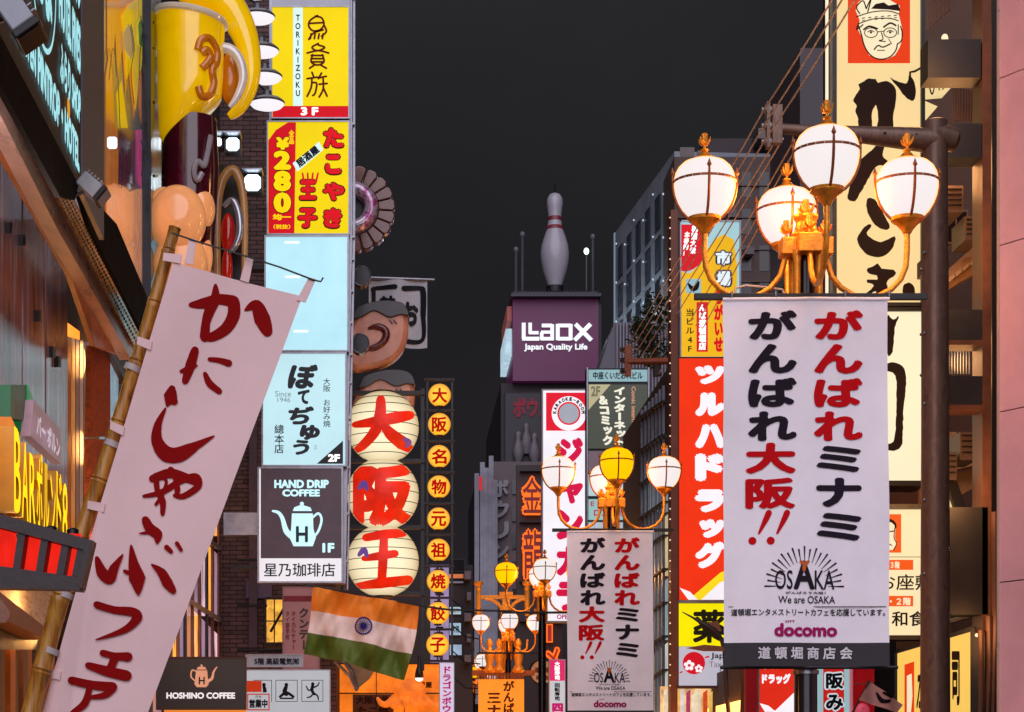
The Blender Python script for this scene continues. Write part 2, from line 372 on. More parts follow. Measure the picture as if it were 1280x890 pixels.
def build_lamp():
    r = thing('street_lamp', 'nearest ornate street lamp, four glowing white globes above the large banner', 'street lamp', (LX, LY, 0), 'street lamps with four globes along the street')
    R = Vector((LX, LY, 0))
    MB().lathe(R, [(.2, 0), (.2, .1), (.14, .16), (.13, .7), (.09, .78), (.075, .9), (.07, 4.35), (.06, 4.6), (.05, 5.1)], 20).build('pole', mat('lamp_pole_paint', '#17141a', .3, .5, .3, 9, coat=.4), r, True)
    for z in (1.55, 2.02, 2.3): MB().lathe(R + Vector((0, 0, z)), [(.07, 0), (.083, .005), (.083, .03), (.07, .035)], 20).build('pole_band', steel, r, True)
    for k in range(4):                                        # bundle of slim columns round the pole
        q = k * PI / 2 + PI / 4; c = R + Vector((math.cos(q) * .1, math.sin(q) * .1, 4.55))
        MB().lathe(c, [(.02, 0), (.026, .03), (.024, .2), (.024, .38), (.03, .42), (.03, .46)], 10).build('slim_column', gold, r, True)
    hb = MB(); hb.box((LX - .165, LY - .075, 4.985), (LX + .165, LY + .075, 5.095)); hb.box((LX - .075, LY - .165, 4.98), (LX + .075, LY + .165, 5.1))
    hb.lathe(R + Vector((0, 0, 5.1)), [(.09, 0), (.1, .02), (.075, .05), (.06, .1), (.08, .13), (.08, .15)], 16)
    hb.build('head_block', gold, r, bevel=.006)
    for dx, dy in ((-.125, 0), (.125, 0), (0, -.125), (0, .125)):
        f = MB(); fleur(f, R + Vector((dx, dy, 5.095)), .08); f.build('crown_finial', gold, r, True)
    f = MB(); fleur(f, R + Vector((0, 0, 5.2)), .1); f.build('crown_finial', gold, r, True)
    for k in range(4):
        q = k * PI / 2; ca, sa = math.cos(q), math.sin(q)
        def at(rad, z): return R + Vector((ca * rad, sa * rad, z))
        path = [(.13, 4.98), (.165, 4.86), (.225, 4.785), (.31, 4.735), (.39, 4.722), (.47, 4.735), (.55, 4.775), (.61, 4.84), (.642, 4.92), (.65, 5.02), (.65, 5.15)]
        MB().tube([at(*p) for p in path], .0185, 10).build('arm', gold, r, True)
        g0 = at(.65, 0); front = (k == 3); dz = 0
        prof = [(15, 274.5), (21, 270.5), (27.5, 264), (33, 255), (36.6, 245), (38.4, 235), (38.4, 226), (36.5, 217), (32.5, 209.5), (26, 203.5), (17, 200.2), (8, 199.1), (.2, 198.8)]
        g = MB().lathe(g0, [(a * A_, zf(b)) for a, b in prof], 32).build('globe', globe_white, r, True)
        cg = MB()
        cup = [(5, 292), (7, 288), (13, 281), (20, 276), (21, 272), (17, 270.5)]
        cg.lathe(g0, [(a * A_, zf(b)) for a, b in cup], 20); cg.build('cup', gold, g, True)
        cg = MB()
        for a in range(0, 24):
            a0, a1 = a * PI / 12, (a + 1) * PI / 12
            cg.tube([g0 + Vector((math.cos(a0) * 38.8 * A_, math.sin(a0) * 38.8 * A_, zf(228))), g0 + Vector((math.cos(a1) * 38.8 * A_, math.sin(a1) * 38.8 * A_, zf(228)))], .0085, 6, caps=False)
        cg.build('band', rib_m, g, True)
        for j in range(4):
            t = j * PI / 2
            def rp(a, b): return g0 + Vector((math.cos(t) * a * A_, math.sin(t) * a * A_, zf(b)))
            rb = MB().tube([rp(a, b) for a, b in ((16, 276), (22.5, 271.5), (29, 264.5), (34.4, 255), (38, 245), (39.6, 235), (40.2, 223), (40, 215))], [.0095] * 6 + [.008, .005], 6)
            c0 = rp(40.3, 217); rb.lathe(c0, [(.003, -.02), (.016, 0), (.009, .016), (.001, .04)], 6)
            rb.build('rib', rib_m, g, True)
        fn = MB().lathe(g0, [(a * A_, zf(b)) for a, b in ((14, 200.5), (15, 198.5), (9, 196), (6, 192), (3, 190), (4.5, 188.5), (2, 187))], 16)
        fleur(fn, g0 + Vector((0, 0, zf(189))), .074); fn.build('finial', gold, g, True)
    b = MB(); yb = LY - .13
    b.box((1.885, yb - .018, zf(381)), (3.365, yb + .018, zf(373))); b.build('banner_bar', dsteel, r, bevel=.004)
    MB().box((LX - .05, yb + .018, zf(381)), (LX + .05, LY, zf(373))).build('banner_bracket', dsteel, r); MB().box((LX - .04, yb + .012, 2.33), (LX + .04, LY, 2.352)).build('rod_bracket', dsteel, r)
    MB().tube([(2.05, yb, 2.341), (3.18, yb, 2.341)], .011, 8).build('bottom_rod', dsteel, r, True)
    for x in (2.12, 2.4, 2.84, 3.12): MB().tube([(x, yb - .03, 4.69), (x, yb - .03, 4.722), (x, yb + .03, 4.722), (x, yb + .03, 4.69)], .006, 6).build('banner_tie', steel, r)
    for k in range(4):
        q = k * PI / 2; ld = bpy.data.lights.new('globe_light', 'POINT'); ld.energy = 16; ld.color = (1, .40, .07); ld.shadow_soft_size = .12
        lo = bpy.data.objects.new('globe_light', ld); lo.location = Vector((math.cos(q) * .38, math.sin(q) * .38, zf(244))); C.objects.link(lo); lo.parent = r
    return r
lamp = build_lamp()

# ------------------------------------------------------------------ banner on the lamp
bd = lambda x, y: .013 * math.sin((x - 903) / 209 * 9.5 + y * .006) * (.3 + (y - 372) / 600) + .010 * math.sin(y * .019 + x * .013) + .005 * math.sin((x - 903) * .11 - y * .012 + 1.3 * math.sin(y * .017)) * (.5 + .5 * math.sin(y * .008)) + .012 * math.exp(-((x - 905) / 16) ** 2) * math.sin(y * .03) - .012 * math.exp(-((x - 1110) / 16) ** 2) * math.sin(y * .026 + 2)
def build_banner():
    S = Cloth(LY - .152, bd)
    r = thing('street_banner', 'large white hanging banner with red and black writing under the nearest lamp', 'banner', S.pt(1007, 833), 'shopping street banners hung from the lamps')
    cl = mat('banner_cloth', '#efeaf2', .8, 0, .05, 5, bump=.15, bscale=300, spec=.1)
    X0, X1, Y0, Y1, YB = 903.5, 1111.5, 374, 833, 803.5
    def em(u, v, ya, yb): y = ya + (yb - ya) * v; k = .5 * math.sin(y * .03); return S.pt(X0 + 2 * (v if ya == Y0 else 1) + u * (X1 - X0 - 2 + k), y)
    MB().sheet(lambda u, v: em(u, v, Y0, YB), 40, 70).build('cloth', cl, r, 'all')
    MB().sheet(lambda u, v: em(u, v, YB, Y1), 40, 6).build('hem_panel', mat('banner_hem', '#2c2a30', .75, 0, .1, 6, bump=.1, bscale=300), r, 'all')
    t = MB(); t.tube([S.pt(X0 + (X1 - X0) * i / 12, Y0, 0) for i in range(13)], .012, 8); t.build('top_sleeve', cl, r, True)
    K = ink('banner_black', '#241d28', rough=.8); R_ = ink('banner_red', '#c00c16', rough=.8); Wt = ink('banner_white', '#d8d5dc', rough=.7); Mg = ink('banner_magenta', '#a3175e', rough=.7)
    k = MB(); rd = MB(); B = .052
    for i, ch in enumerate('がんばれ'):
        y = 388 + i * 42
        text(k, S, ch, 935, y, 996, y + 37, bold=B, seg=7); text(rd, S, ch, 1017, y, 1079, y + 37, bold=B, seg=7)
    text(rd, S, '大', 932, 553, 995, 592, bold=B, seg=7); text(rd, S, '阪', 932, 597, 994, 636, bold=.045, seg=7)
    for ch, a, b in (('ミ', 557, 590), ('ナ', 597, 634), ('ミ', 641, 676)): text(k, S, ch, 1020, a, 1077, b, bold=B, seg=7)
    for x in (0, 22.5):
        rd.stroke(S, [(961 + x, 641), (957 + x, 650), (948.5 + x, 667)], [8, 7, 2.5], .004); rd.disc(S, 940.5 + x, 676, 5, .004, 16)
    k.build('lettering', K, r, fix=False); rd.build('lettering', R_, r, fix=False)
    lg = MB()
    for i in range(21):
        a = PI * i / 20; c, s_ = math.cos(a), -math.sin(a); r0 = 30; r1 = 47 if i % 2 else 50
        lg.stroke(S, [(1005 + c * r0, 733 + s_ * r0), (1005 + c * r1, 733 + s_ * r1)], [.5, 2.2], .004, 2, cap=False)
    text(lg, S, 'OS', 968, 713, 990, 737, bold=.012, seg=7, gap=.9, passes=4); text(lg, S, 'KA', 1018, 713, 1043, 737, bold=.012, seg=7, passes=4)
    text(lg, S, 'A', 991, 701, 1018, 737, bold=.035, seg=7)
    text(lg, S, 'がんばろう大阪！', 981, 739.5, 1032, 743, bold=.02, passes=4); text(lg, S, 'We are OSAKA', 972, 745, 1044, 754.5, bold=.012, passes=4)
    lg.rect(S, 911, 758, 1107, 759, .002, .004)
    text(lg, S, '道頓堀エンタメストリートカフェを応援しています。', 914, 761, 1106, 770, bold=.02, passes=4)
    lg.build('emblem', K, r, fix=False)
    o = MB(); o.stroke(S, [(1000, 702), (1005, 705), (1010, 702)], [3, 5, 3], .008); o.stroke(S, [(1005, 705), (1004, 713)], [6, 4], .0085)
    o.build('emblem', ink('banner_orange', '#c4622e', rough=.7), r, fix=False)
    m = MB(); text(m, S, 'docomo', 967, 779, 1047, 796, bold=.045, seg=8); text(m, S, 'NTT', 981, 775.5, 993, 778.5, bold=.03, passes=4); m.build('logo', Mg, r, fix=False)
    m = MB(); text(m, S, '道 頓 堀 商 店 会', 947, 808.5, 1066, 824, bold=.028, seg=9); m.build('lettering', Wt, r, fix=False)
    return r
banner = build_banner()

YY = [25.5, 37.7, 49.3, 65.0, 72.0]
LL = ['second street lamp, amber globe in front and white globes around, above the smaller banner',
      'third street lamp, amber left globe, standing before the red neon lettering',
      'street lamp with three glowing globes before the gilded arch', 'distant street lamp with amber glow beyond the gilded arch',
      'most distant street lamp, small glow low beside the magenta lettered strip']
lamps = [lamp]
def amber(l, idx):
    gs = [c for c in l.children if c.type == 'MESH' and c.name.startswith('globe')]
    gs.sort(key=lambda g: g.name)
    return gs
for i, Y in enumerate(YY):
    l = copy_tree(lamp, (0, Y - LY, 0), LL[i]); lamps.append(l)
def recolour(l, k):                                            # this lamp's k-th globe is amber glass
    g = [c for c in l.children if c.type == 'MESH' and c.name.startswith('globe')]
    g.sort(key=lambda o: sum(v.co.x for v in o.data.vertices) / len(o.data.vertices) * (1 if k in 'lr' else 0) + sum(v.co.y for v in o.data.vertices) / len(o.data.vertices) * (1 if k in 'fb' else 0))
    o = g[0] if k in 'lf' else g[-1]
    o.data = o.data.copy(); o.data.materials[0] = globe_yel; o['label'] = 'amber glass globe'
recolour(lamps[1], 'f'); recolour(lamps[2], 'l'); recolour(lamps[4], 'l'); recolour(lamps[4], 'r'); recolour(lamps[5], 'f')
copy_tree(lamp, (0, 1.2 - LY, 0), 'street lamp standing beside the viewer, outside the picture'); copy_tree(lamp, (0, -10.8 - LY, 0), 'street lamp behind the viewer, outside the picture')
b2 = copy_tree(banner, (0, 25.5 - LY, 0), 'smaller white banner with red and black writing under the second lamp')

# the fourth lamp's banner hangs lower; amber light painted into its cloth
S4 = Cloth(49.1, lambda x, y: .012 * math.sin(x * .3))
r = thing('street_banner', 'banner with painted amber glow and fringed top hanging low on the distant fourth lamp', 'banner', S4.pt(627, 900), 'shopping street banners hung from the lamps')
MB().sheet(lambda u, v: S4.pt(598 + 57 * u, 849 + 120 * v), 24, 20).build('cloth', mat('amber_glow_cloth', '#e09a38', .7, 0, .1, 5, emit=.45, ecol='#ff9a20', light=False), r, 'all')
f = MB()
for i in range(19): f.rect(S4, 598 + 3 * i, 841, 600.2 + 3 * i, 849, 0, .01)
f.build('fringe', mat('amber_fringe', '#8a4a18', .7), r, kind='stuff')
t = MB(); text(t, S4, 'がんばれ', 629, 851, 643, 905, True, .04); text(t, S4, '三ナミ', 609, 866, 626, 910, True, .04); t.build('lettering', ink('brown_print', '#5a2808'), r, fix=False)

# ------------------------------------------------------------------ crab feast flag on a bamboo pole
def fold(x, y):
    fx = 118 + (y - 690) * (88 - 118) / 200
    d = max(0, fx - x) if y > 640 else max(0, (fx - x)) * max(0, (y - 560) / 80)
    u = (x - (217 - (y - 330) * .302)) / 150
    return -.0022 * d + .012 * math.sin(u * 5 + y * .004) + .006 * math.sin(y * .02 + u * 2)
SFl = Cloth(8.0, fold)
TL, TR, BR, BL = (217, 329), (378, 371), (160, 960), (26, 960)
def fq(u, v):
    return ((TL[0] * (1 - u) + TR[0] * u) * (1 - v) + (BL[0] * (1 - u) + BR[0] * u) * v, (TL[1] * (1 - u) + TR[1] * u) * (1 - v) + (BL[1] * (1 - u) + BR[1] * u) * v)
r = thing('nobori_flag', 'tall pale pink crab feast flag with red brush writing, tied to the bamboo pole', 'flag', SFl.pt(90, 960))
cl = mat('pink_cloth', '#f0cccc', .8, 0, .05, 4, bump=.15, bscale=260, spec=.1)
MB().sheet(lambda u, v: SFl.pt(*fq(u, v)), 44, 90).build('cloth', cl, r, 'all')
b = MB()
Z2 = lambda p: (p[0] / 2.7824, 280 + p[1] / 2.7824)
Z3 = lambda p: (p[0] / 2.697, 560 + p[1] / 2.697)
STR = [
 (Z2, [(665, 284), (705, 278), (760, 262), (812, 268)], [16, 34, 34, 40]), (Z2, [(812, 268), (812, 315), (785, 362), (735, 392), (712, 385)], [40, 42, 38, 30, 22]), (Z2, [(750, 215), (748, 262), (728, 305), (716, 345), (712, 392)], [12, 34, 34, 28, 34]),
 (Z2, [(853, 297), (890, 283), (912, 330), (930, 374)], [8, 40, 54, 36]),
 (Z2, [(678, 438), (662, 490), (643, 545)], [26, 34, 22]), (Z2, [(630, 512), (660, 500), (684, 490)], [12, 22, 6]),
 (Z2, [(728, 468), (762, 472), (795, 482)], [14, 18, 24]), (Z2, [(712, 518), (728, 552), (762, 580)], [14, 24, 20]),
 (Z2, [(598, 572), (592, 600), (580, 632)], [24, 46, 6]), (Z2, [(578, 600), (605, 615)], [14, 26]),
 (Z2, [(575, 640), (548, 700), (548, 760), (592, 800), (660, 780), (745, 737)], [6, 26, 40, 48, 36, 4]),
 (Z2, [(530, 885), (590, 866), (650, 884), (680, 900)], [26, 32, 30, 18]),
 (Z3, [(530, 0), (560, 28), (610, 30), (665, 0)], [28, 36, 30, 10]),
 (Z3, [(484, 162), (545, 148), (610, 110), (660, 98), (668, 130), (620, 162), (588, 160)], [10, 20, 22, 24, 24, 20, 12]),
 (Z3, [(525, 92), (530, 140), (548, 180), (548, 222)], [20, 18, 22, 14]), (Z3, [(575, 72), (590, 100), (598, 140), (595, 160)], [22, 16, 20, 14]), (Z3, [(525, 95), (560, 110), (545, 160), (525, 190)], [10, 10, 14, 10]),
 (Z3, [(490, 242), (505, 270), (530, 292), (530, 318)], [26, 34, 36, 12]), (Z3, [(470, 288), (505, 284)], [4, 14]),
 (Z3, [(562, 335), (578, 350)], [18, 14]), (Z3, [(597, 322), (612, 345)], [14, 12]),
 (Z3, [(328, 372), (345, 420), (370, 440), (385, 405), (415, 358)], [14, 38, 36, 30, 3]),
 (Z3, [(442, 328), (450, 390), (462, 440), (466, 492)], [6, 34, 56, 10]), (Z3, [(420, 415), (445, 425)], [12, 18]),
 (Z3, [(512, 393), (545, 420), (565, 455), (585, 482)], [6, 30, 36, 22]),
 (Z3, [(326, 528), (385, 545), (445, 552), (462, 572), (420, 612), (322, 646)], [24, 24, 30, 34, 22, 4]),
 (Z3, [(345, 690), (385, 700), (432, 704)], [22, 22, 32]), (Z3, [(388, 705), (368, 752)], [28, 28]), (Z3, [(296, 732), (360, 752), (428, 768)], [22, 34, 36]),
 (Z3, [(236, 782), (310, 798), (380, 806)], [26, 28, 34]), (Z3, [(380, 806), (355, 832), (305, 840)], [34, 22, 12]), (Z3, [(300, 812), (285, 860), (245, 892), (230, 905)], [20, 26, 18, 12]),
]
for i, (zf_, pts, ws) in enumerate(STR):
    s_ = 2.74; b.stroke(SFl, [zf_(p) for p in pts], [q / s_ * 1.04 for q in ws], .003 + i * .0002, 8)
b.build('lettering', ink('flag_red', '#8c0809', rough=.8), r, fix=False)
st = MB()
for (a, c) in (((222, 324), (204, 321)), ((185, 432), (172, 426)), ((150, 538), (138, 531)), ((126, 634), (108, 629)), ((68, 842), (46, 838))):
    s1 = MB(); s1.prism(SFl, [(a[0] + 6, a[1] - 4), (a[0] + 4, a[1] + 7), (c[0], c[1] + 6), (c[0] + 1, c[1] - 4)], .0, .008); s1.build('strap', cl, r)
for (x, y, x2, y2) in ((236, 322, 242, 299), (305, 342, 313, 321), (376, 368, 391, 348)):
    MB().prism(SFl, [(x - 5, y + 8), (x + 6, y + 11), (x2 + 4, y2 + 2), (x2 - 5, y2)], .0, .006).build('strap', cl, r)
MB().tube([P(x, y, 7.98) for x, y in ((214, 291), (250, 303), (300, 318), (350, 334), (392, 350), (401, 352), (404, 347))], .0035, 6).build('top_cord', black, r)

r = thing('bamboo_pole', 'leaning golden bamboo pole carrying the pale pink crab flag', 'bamboo pole', P(-20, 1100, 8.06))
px = [(219, 284), (211, 312), (193, 378), (171, 452), (148, 528), (125, 600), (100, 672), (76, 745), (52, 838), (36, 900), (20, 960), (-20, 1100), (-60, 1250)]
bam = streak('bamboo', ['#6a3c12', '#9c6420', '#b8802c', '#80501a'], .35, (10, 10, 1.2), 4, .1)
for i in range(len(px) - 1):
    a, c = P(*px[i], 8.06), P(*px[i + 1], 8.06); rr = (.024 + .003 * i * .6)
    d = c - a
    MB().tube([a, a + d * .04, a + d * .09, a + d * .5, a + d * .93, a + d * .97, c], [rr * .92, rr * 1.08, rr * .98, rr * .95, rr * .98, rr * 1.1, rr * .95], 14).build('bamboo_segment', bam, r, True)
for x, y in ((166, 460), (141, 555), (62, 812), (80, 742)): MB().tube([P(x + 2, y - 3, 8.06), P(x - 1, y + 4, 8.06)], .036, 14).build('tape_band', mat('white_tape', '#b9b0b0', .5), r, True)

# ------------------------------------------------------------------ dark frame of red lanterns, bottom left
r = thing('lantern_rack', 'dark slatted shop eave frame showing red lanterns between its bars', 'lantern rack', P(40, 735, 6.6))
S = Loc(P(118, 677, 6.6), (1, .12, 0), (-.02, 0, 1), (0, -1, 0)); S = Fr(6.6)
dw = mat('dark_wood', '#332626', .5, 0, .4, 9, bump=.08)
MB().prism(S, [(-60, 626), (-60, 644), (112, 690), (118, 677)], -.05, .03).build('top_rail', dw, r)
MB().prism(S, [(-60, 700), (-60, 735), (102, 738), (104, 723)], -.05, .03).build('bottom_rail', dw, r)
for x in (-14, 24, 53, 79, 99): MB().prism(S, [(x, 660 + x * .2), (x + 9, 662 + x * .2), (x + 1, 722), (x - 8, 720)], -.05, .02).build('slat', dw, r)
MB().prism(S, [(109, 676), (118, 677), (104, 737), (97, 730)], -.05, .035).build('end_post', dw, r)
MB().prism(S, [(-60, 640), (96, 678), (88, 730), (-60, 720)], -.3, -.26).build('back_board', mat('inner_black', '#0d0a0c', .6), r)
for i, x in enumerate((-30, 6, 36, 62, 89)):
    q = P(x + 2, 692 + x * .1, 6.72)
    l = thing('red_lantern', ['red paper lantern hidden at the left end of the slatted frame', 'red paper lantern behind the slats, leftmost in view', 'red paper lantern behind the slats, second in view', 'red paper lantern behind the slats, third in view', 'red paper lantern behind the slats beside the end post'][i], 'lantern', q, 'red lanterns in the slatted frame')
    m_ = MB(); n = 14
    m_.lathe(q, [((.028 + .008 * math.sin(PI * k / n)) * (1 + .04 * (k % 2)), -.085 + .17 * k / n) for k in range(n + 1)], 16)
    m_.build('paper_shade', lit('red_paper', '#f02418', .85, var=.25, scale=8), l, True)
    MB().lathe(q + Vector((0, 0, .085)), [(.02, 0), (.02, .015), (.012, .02)], 12).build('cap', black, l, True)

# ------------------------------------------------------------------ nearest left building: plywood clad shop with canopies
FP = Fac(0); FB = Fac(-.45)
def FL(off=0): return Loc((-2.2 + off, 11.5, 0), (-.018, 1, 0), (0, 0, 1), (1, .018, 0))       # u = metres along the street from Y 11.5
bl = thing('shop_building', 'nearest building on the left with plywood cladding, black signboard and orange soffit', 'building', (-4, 14, 0))
wood = streak('plywood_reflections', ['#5a3430', '#bc8070', '#b494ac', '#e4dcec'], .16, (1, .8, .12), 7, .05)  # lilac and pale streaks are reflections painted into the plywood
MB().prism(Fac(-.9), [(-200, -200), (240, -40), (240, 1100), (-200, 1400)], -2.5, 0).build('wall', mat('shop_inner_wall', '#3a2018', .6), bl)
YJ = [(-60, -6), (-4, 27), (29, 56), (58, 84.5)]
for a, c in YJ:
    ty = lambda x: 182 + x * 1.83
    MB().prism(Fac(-.35), [(a, ty(a)), (c, ty(c)), (c, 640), (a, 660)], -.05, 0).build('cladding_panel', wood, bl)
for x, y in ((8, 285), (25, 300), (45, 395), (63, 440), (70, 452), (22, 218)):
    q = Fac(-.35); m_ = MB(); m_.rect(q, x - 1.6, y - 7, x + 1.6, y + 7, 0, .03); m_.build('clip', dsteel, bl)
sof = streak('orange_soffit', ['#8a4420', '#c8703a', '#d88c50'], .4, (4, .4, 1), 5, .05)
m_ = MB(); m_.add([Fac(-.35).pt(-60, 70), Fac(-.35).pt(85, 338), Fac(-.35).pt(150, 447), Fac(.0).pt(168, 447), Fac(.0).pt(-60, 20)], [(0, 1, 2, 3, 4)]); 
MB().prism(Fac(-.1), [(-60, 40), (40, 225), (75, 287), (168, 450), (118, 432), (88, 342), (-60, 80)], -.04, 0).build('soffit', sof, bl)
def band(name, poly, off, mt, dep=.1): MB().prism(Fac(off), poly, -dep, 0).build(name, mt, bl)
band('silver_fascia', [(-60, -8), (0, 108), (78, 262), (165, 425), (170, 445), (164, 450), (150, 425), (70, 283), (0, 143), (-60, 20)], .0, mat('pinkish_steel', '#e4c4c0', .3, .0, .4, 4, stretch=(1, .3, 1)))
band('gilt_fascia', [(-60, -30), (0, 88), (110, 280), (180, 412), (172, 440), (165, 425), (78, 262), (0, 108), (-60, -8)], .02, mat('dark_gilt', '#8a5c34', .35, .4, .5, 10), .12)
# gilt lattice: small raised tiles along the fascia
k = 0
for i in range(60):
    t = .28 + i / 60 * .72
    for j in range(4):
        x = 0 + 176 * t; y = 98 + (430 - 98) * t; x += (j - 1.5) * 4.2 * (0.5 + t * .6); y -= (j - 1.5) * 2.4
        s_ = 1.9 * (.6 + .5 * t)
        k += 1
        if j == 0: lt = MB()
        lt.prism(Fac(.02), [(x - s_, y - 2.8), (x + s_, y - 1.6), (x + s_, y + 2.2), (x - s_, y + 1)], 0, .012)
        if j == 3: lt.build('lattice_tile', mat('lattice_gilt', '#e0b070', .25, .4, .3, 10), bl, kind='stuff') if i % 60 == 59 else None
        if j == 3 and i != 59:
            if i == 0: LT = MB()
            LT.v, LT.f, LT.m = LT.v, LT.f, LT.m; LT.add(lt.v, lt.f)
LT.build('fascia_lattice', mat('lattice_gilt', '#e0b070', .25, .4, .3, 10), bl, kind='stuff')
band('dark_fascia', [(98, 238), (118, 250), (146, 280), (190, 385), (190, 432), (184, 428), (112, 283)], .2, mat('matt_black', '#0c0b0e', .8, spec=.05), .03)
# black signboard with pale lettering
band('sign_bottom_rail', [(-60, -70), (8, 58), (98, 230), (94, 250), (75, 246), (0, 106), (-60, -6)], .34, mat('matt_black', '#0c0b0e', .8, spec=.05), .03)
sb = thing('signboard', 'black wall signboard with pale cyan lettering high on the left', 'signboard', Fac(.3).pt(60, 150))
MB().prism(Fac(.3), [(-60, -80), (104, -80), (104, 236), (98, 232), (8, 62), (-60, -66)], -.05, 0).build('board', mat('sign_black_matt', '#101016', .6, 0, .3, 6), sb)
MB().prism(Fac(.31), [(103, -80), (130, -80), (130, 300), (103, 240)], -.03, 0).build('end_panel', mat('grey_panel', '#62646e', .45, .1, .2, 4), sb)
L = FL(.3); cy = lit('cyan_letters', '#a8e8f0', .85, light=False); t = MB()
text(t, L, '毎日 OPEN', -1.45, -5.44, -.72, -5.24, bold=.06, h=.012, passes=4); text(t, L, 'PINTROP・HOTEL', -.66, -5.46, .95, -5.25, bold=.06, h=.012, passes=4)
text(t, L, 'ふらり SHOP', .15, -5.78, 1.0, -5.54, bold=.06, h=.012, passes=4); text(t, L, 'HOTEL FIVES', .1, -6.15, 1.0, -5.85, bold=.06, h=.012, passes=4); text(t, L, 'カプセル', .2, -6.5, 1.0, -6.22, bold=.06, h=.012, passes=4)
text(t, L, 'んま', -.75, -6.2, -.15, -5.7, bold=.07, h=.012, passes=6)
t.ring(L, -.45, -5.95, .42, .45, .012, n=40, k=1.0); t.build('lettering', cy, sb, fix=False)
t = MB(); t.prism(L, [(.35, -6.9), (.95, -6.9), (.95, -6.6), (.45, -6.55)], 0, .01); t.build('red_emblem', lit('red_emblem', '#e02818', .7), sb)
t = MB(); t.disc(L, .5, -5.5, .06, .011, 16); t.build('orange_emblem', lit('orange_emblem', '#e8a030', .7), sb)
# shop interior: mullions, stucco pier, window slit
org = lambda n, c, s_: lit(n, c, s_, var=.35, scale=3)
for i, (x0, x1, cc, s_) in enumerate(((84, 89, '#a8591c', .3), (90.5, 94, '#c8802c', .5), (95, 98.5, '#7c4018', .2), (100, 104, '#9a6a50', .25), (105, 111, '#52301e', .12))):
    MB().prism(Fac(-.5 - .02 * i), [(x0, 395 + x0 * .3), (x1, 395 + x1 * .3), (x1, 720), (x0, 720)], -.03, 0).build('mullion', mat(f'mullion_{i}', cc, .35, .4, .4, 4, emit=s_, ecol=cc, light=False), bl)  # shop glow painted into the mullions as emission
pier = mat('orange_stucco', '#c8581c', .8, 0, .5, 22, bump=.8, bscale=60)
MB().prism(Fac(-.72), [(80, 400), (114, 425), (114, 740), (80, 740)], -.05, 0).build('interior_glow_panel', lit('shop_glow', '#ff8c2c', 1.6, var=.3, scale=3), bl)  # glowing panel added behind the mullions to light soffit and pier
MB().prism(Fac(-.3), [(115, 432), (138, 434), (138, 546), (113, 546)], -.05, 0).build('pier_block', pier, bl); MB().prism(Fac(-.3), [(113, 549), (138, 549), (138, 760), (112, 760)], -.05, 0).build('pier_block', pier, bl)
MB().prism(Fac(-.28), [(138, 434), (151, 462), (148, 640), (138, 640)], -.1, -.02).build('window_pane', mat('night_glass', '#5a7488', .1, 0, .5, 3, emit=.5, ecol='#a8c8dc'), bl)
MB().prism(Fac(-.25), [(138, 428), (158, 470), (158, 480), (138, 440)], -.1, 0).build('window_head', brown, bl)
for x, y, o, e in ((100, 560, -.62, 12), (104, 450, -.6, 10), (125, 700, -.2, 8), (40, 780, -.1, 8)): warm_fill(Fac(o).pt(x, y), bl, e * 3.2, (1, .45, .12), .2)  # unseen orange lights added to warm the shop recess
for x, y, o, e in ((60, 300, .25, 16), (20, 420, .3, 12)): warm_fill(Fac(o).pt(x, y), bl, e, (1, .72, .62), .3)  # unseen fill lights added to brighten the front, no fixtures
# canopy wedge, pale drapery and timber slats under the lantern rack
MB().prism(Fac(-.2), [(0, 738), (78, 738), (62, 782), (0, 780)], -.05, 0).build('pale_valance', streak('pale_valance', ['#dcc8b0', '#f4e8dc', '#c0a090'], .6, (1, 1, 6), 6, .1), bl)
MB().prism(Fac(.1), [(-60, 700), (0, 740), (62, 788), (60, 800), (0, 772), (-60, 740)], -.3, 0).build('lower_eave', mat('red_eave', '#7a2c14', .4, .1, .3, 5), bl)
MB().prism(Fac(.12), [(-60, 745), (0, 748), (13, 765), (8, 778), (0, 778), (-60, 770)], -.1, 0).build('eave_light_strip', mat('eave_glass', '#7f8894', .2, .2, .4, 5), bl)
MB().prism(Fac(-.05), [(-60, 765), (0, 778), (55, 800), (50, 812), (-60, 812)], -.3, 0).build('dark_lintel', black, bl)
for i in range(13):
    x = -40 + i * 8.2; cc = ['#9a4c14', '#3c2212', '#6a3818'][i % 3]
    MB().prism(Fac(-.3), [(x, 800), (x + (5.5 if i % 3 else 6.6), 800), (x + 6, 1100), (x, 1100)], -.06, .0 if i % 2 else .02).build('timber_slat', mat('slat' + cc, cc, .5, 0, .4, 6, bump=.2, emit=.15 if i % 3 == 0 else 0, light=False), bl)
MB().box((-3.2, 8, .05), (-2.35, 22, 1.5)).build('shopfront', lit('shop_uplight', '#ff9c48', 1.1, var=.3, scale=1), bl)  # unseen glowing box added as warm light from below

# green cabinet, cut-out yellow letters and pink strip sign on the shop front
r = thing('letter_sign', 'sign of cut-out yellow standing letters on an orange tray at the left edge', 'sign', Fac(.05).pt(40, 640))
MB().prism(Fac(.0), [(-60, 520), (14, 521), (20, 535), (19, 608), (-60, 620)], -.3, 0).build('tray', mat('orange_tray', '#e08418', .4, .1, .25, 4, emit=.5, ecol='#ff8c10'), r)
yl = lit('yellow_letters', '#ffc800', 1.35, var=.12); L = FL(.12)
s0 = .35
yret = mat('yellow_return', '#d89810', .4, 0, .2, 6)
for i, ch in enumerate('BARポルンド8'):
    u0 = -.24 + i * .262; extr_letter(L, ch, u0, -3.54 + .03 * (i % 3), u0 + .22, -3.08, .1, [yl, yret], r)
MB().prism(Fac(.0), [(14, 640), (90, 680), (90, 700), (10, 660)], -.2, .1).build('base_rail', brown, r)
r = thing('green_cabinet', 'green box standing on the orange tray of the yellow letter sign', 'box', Fac(.06).pt(25, 520))
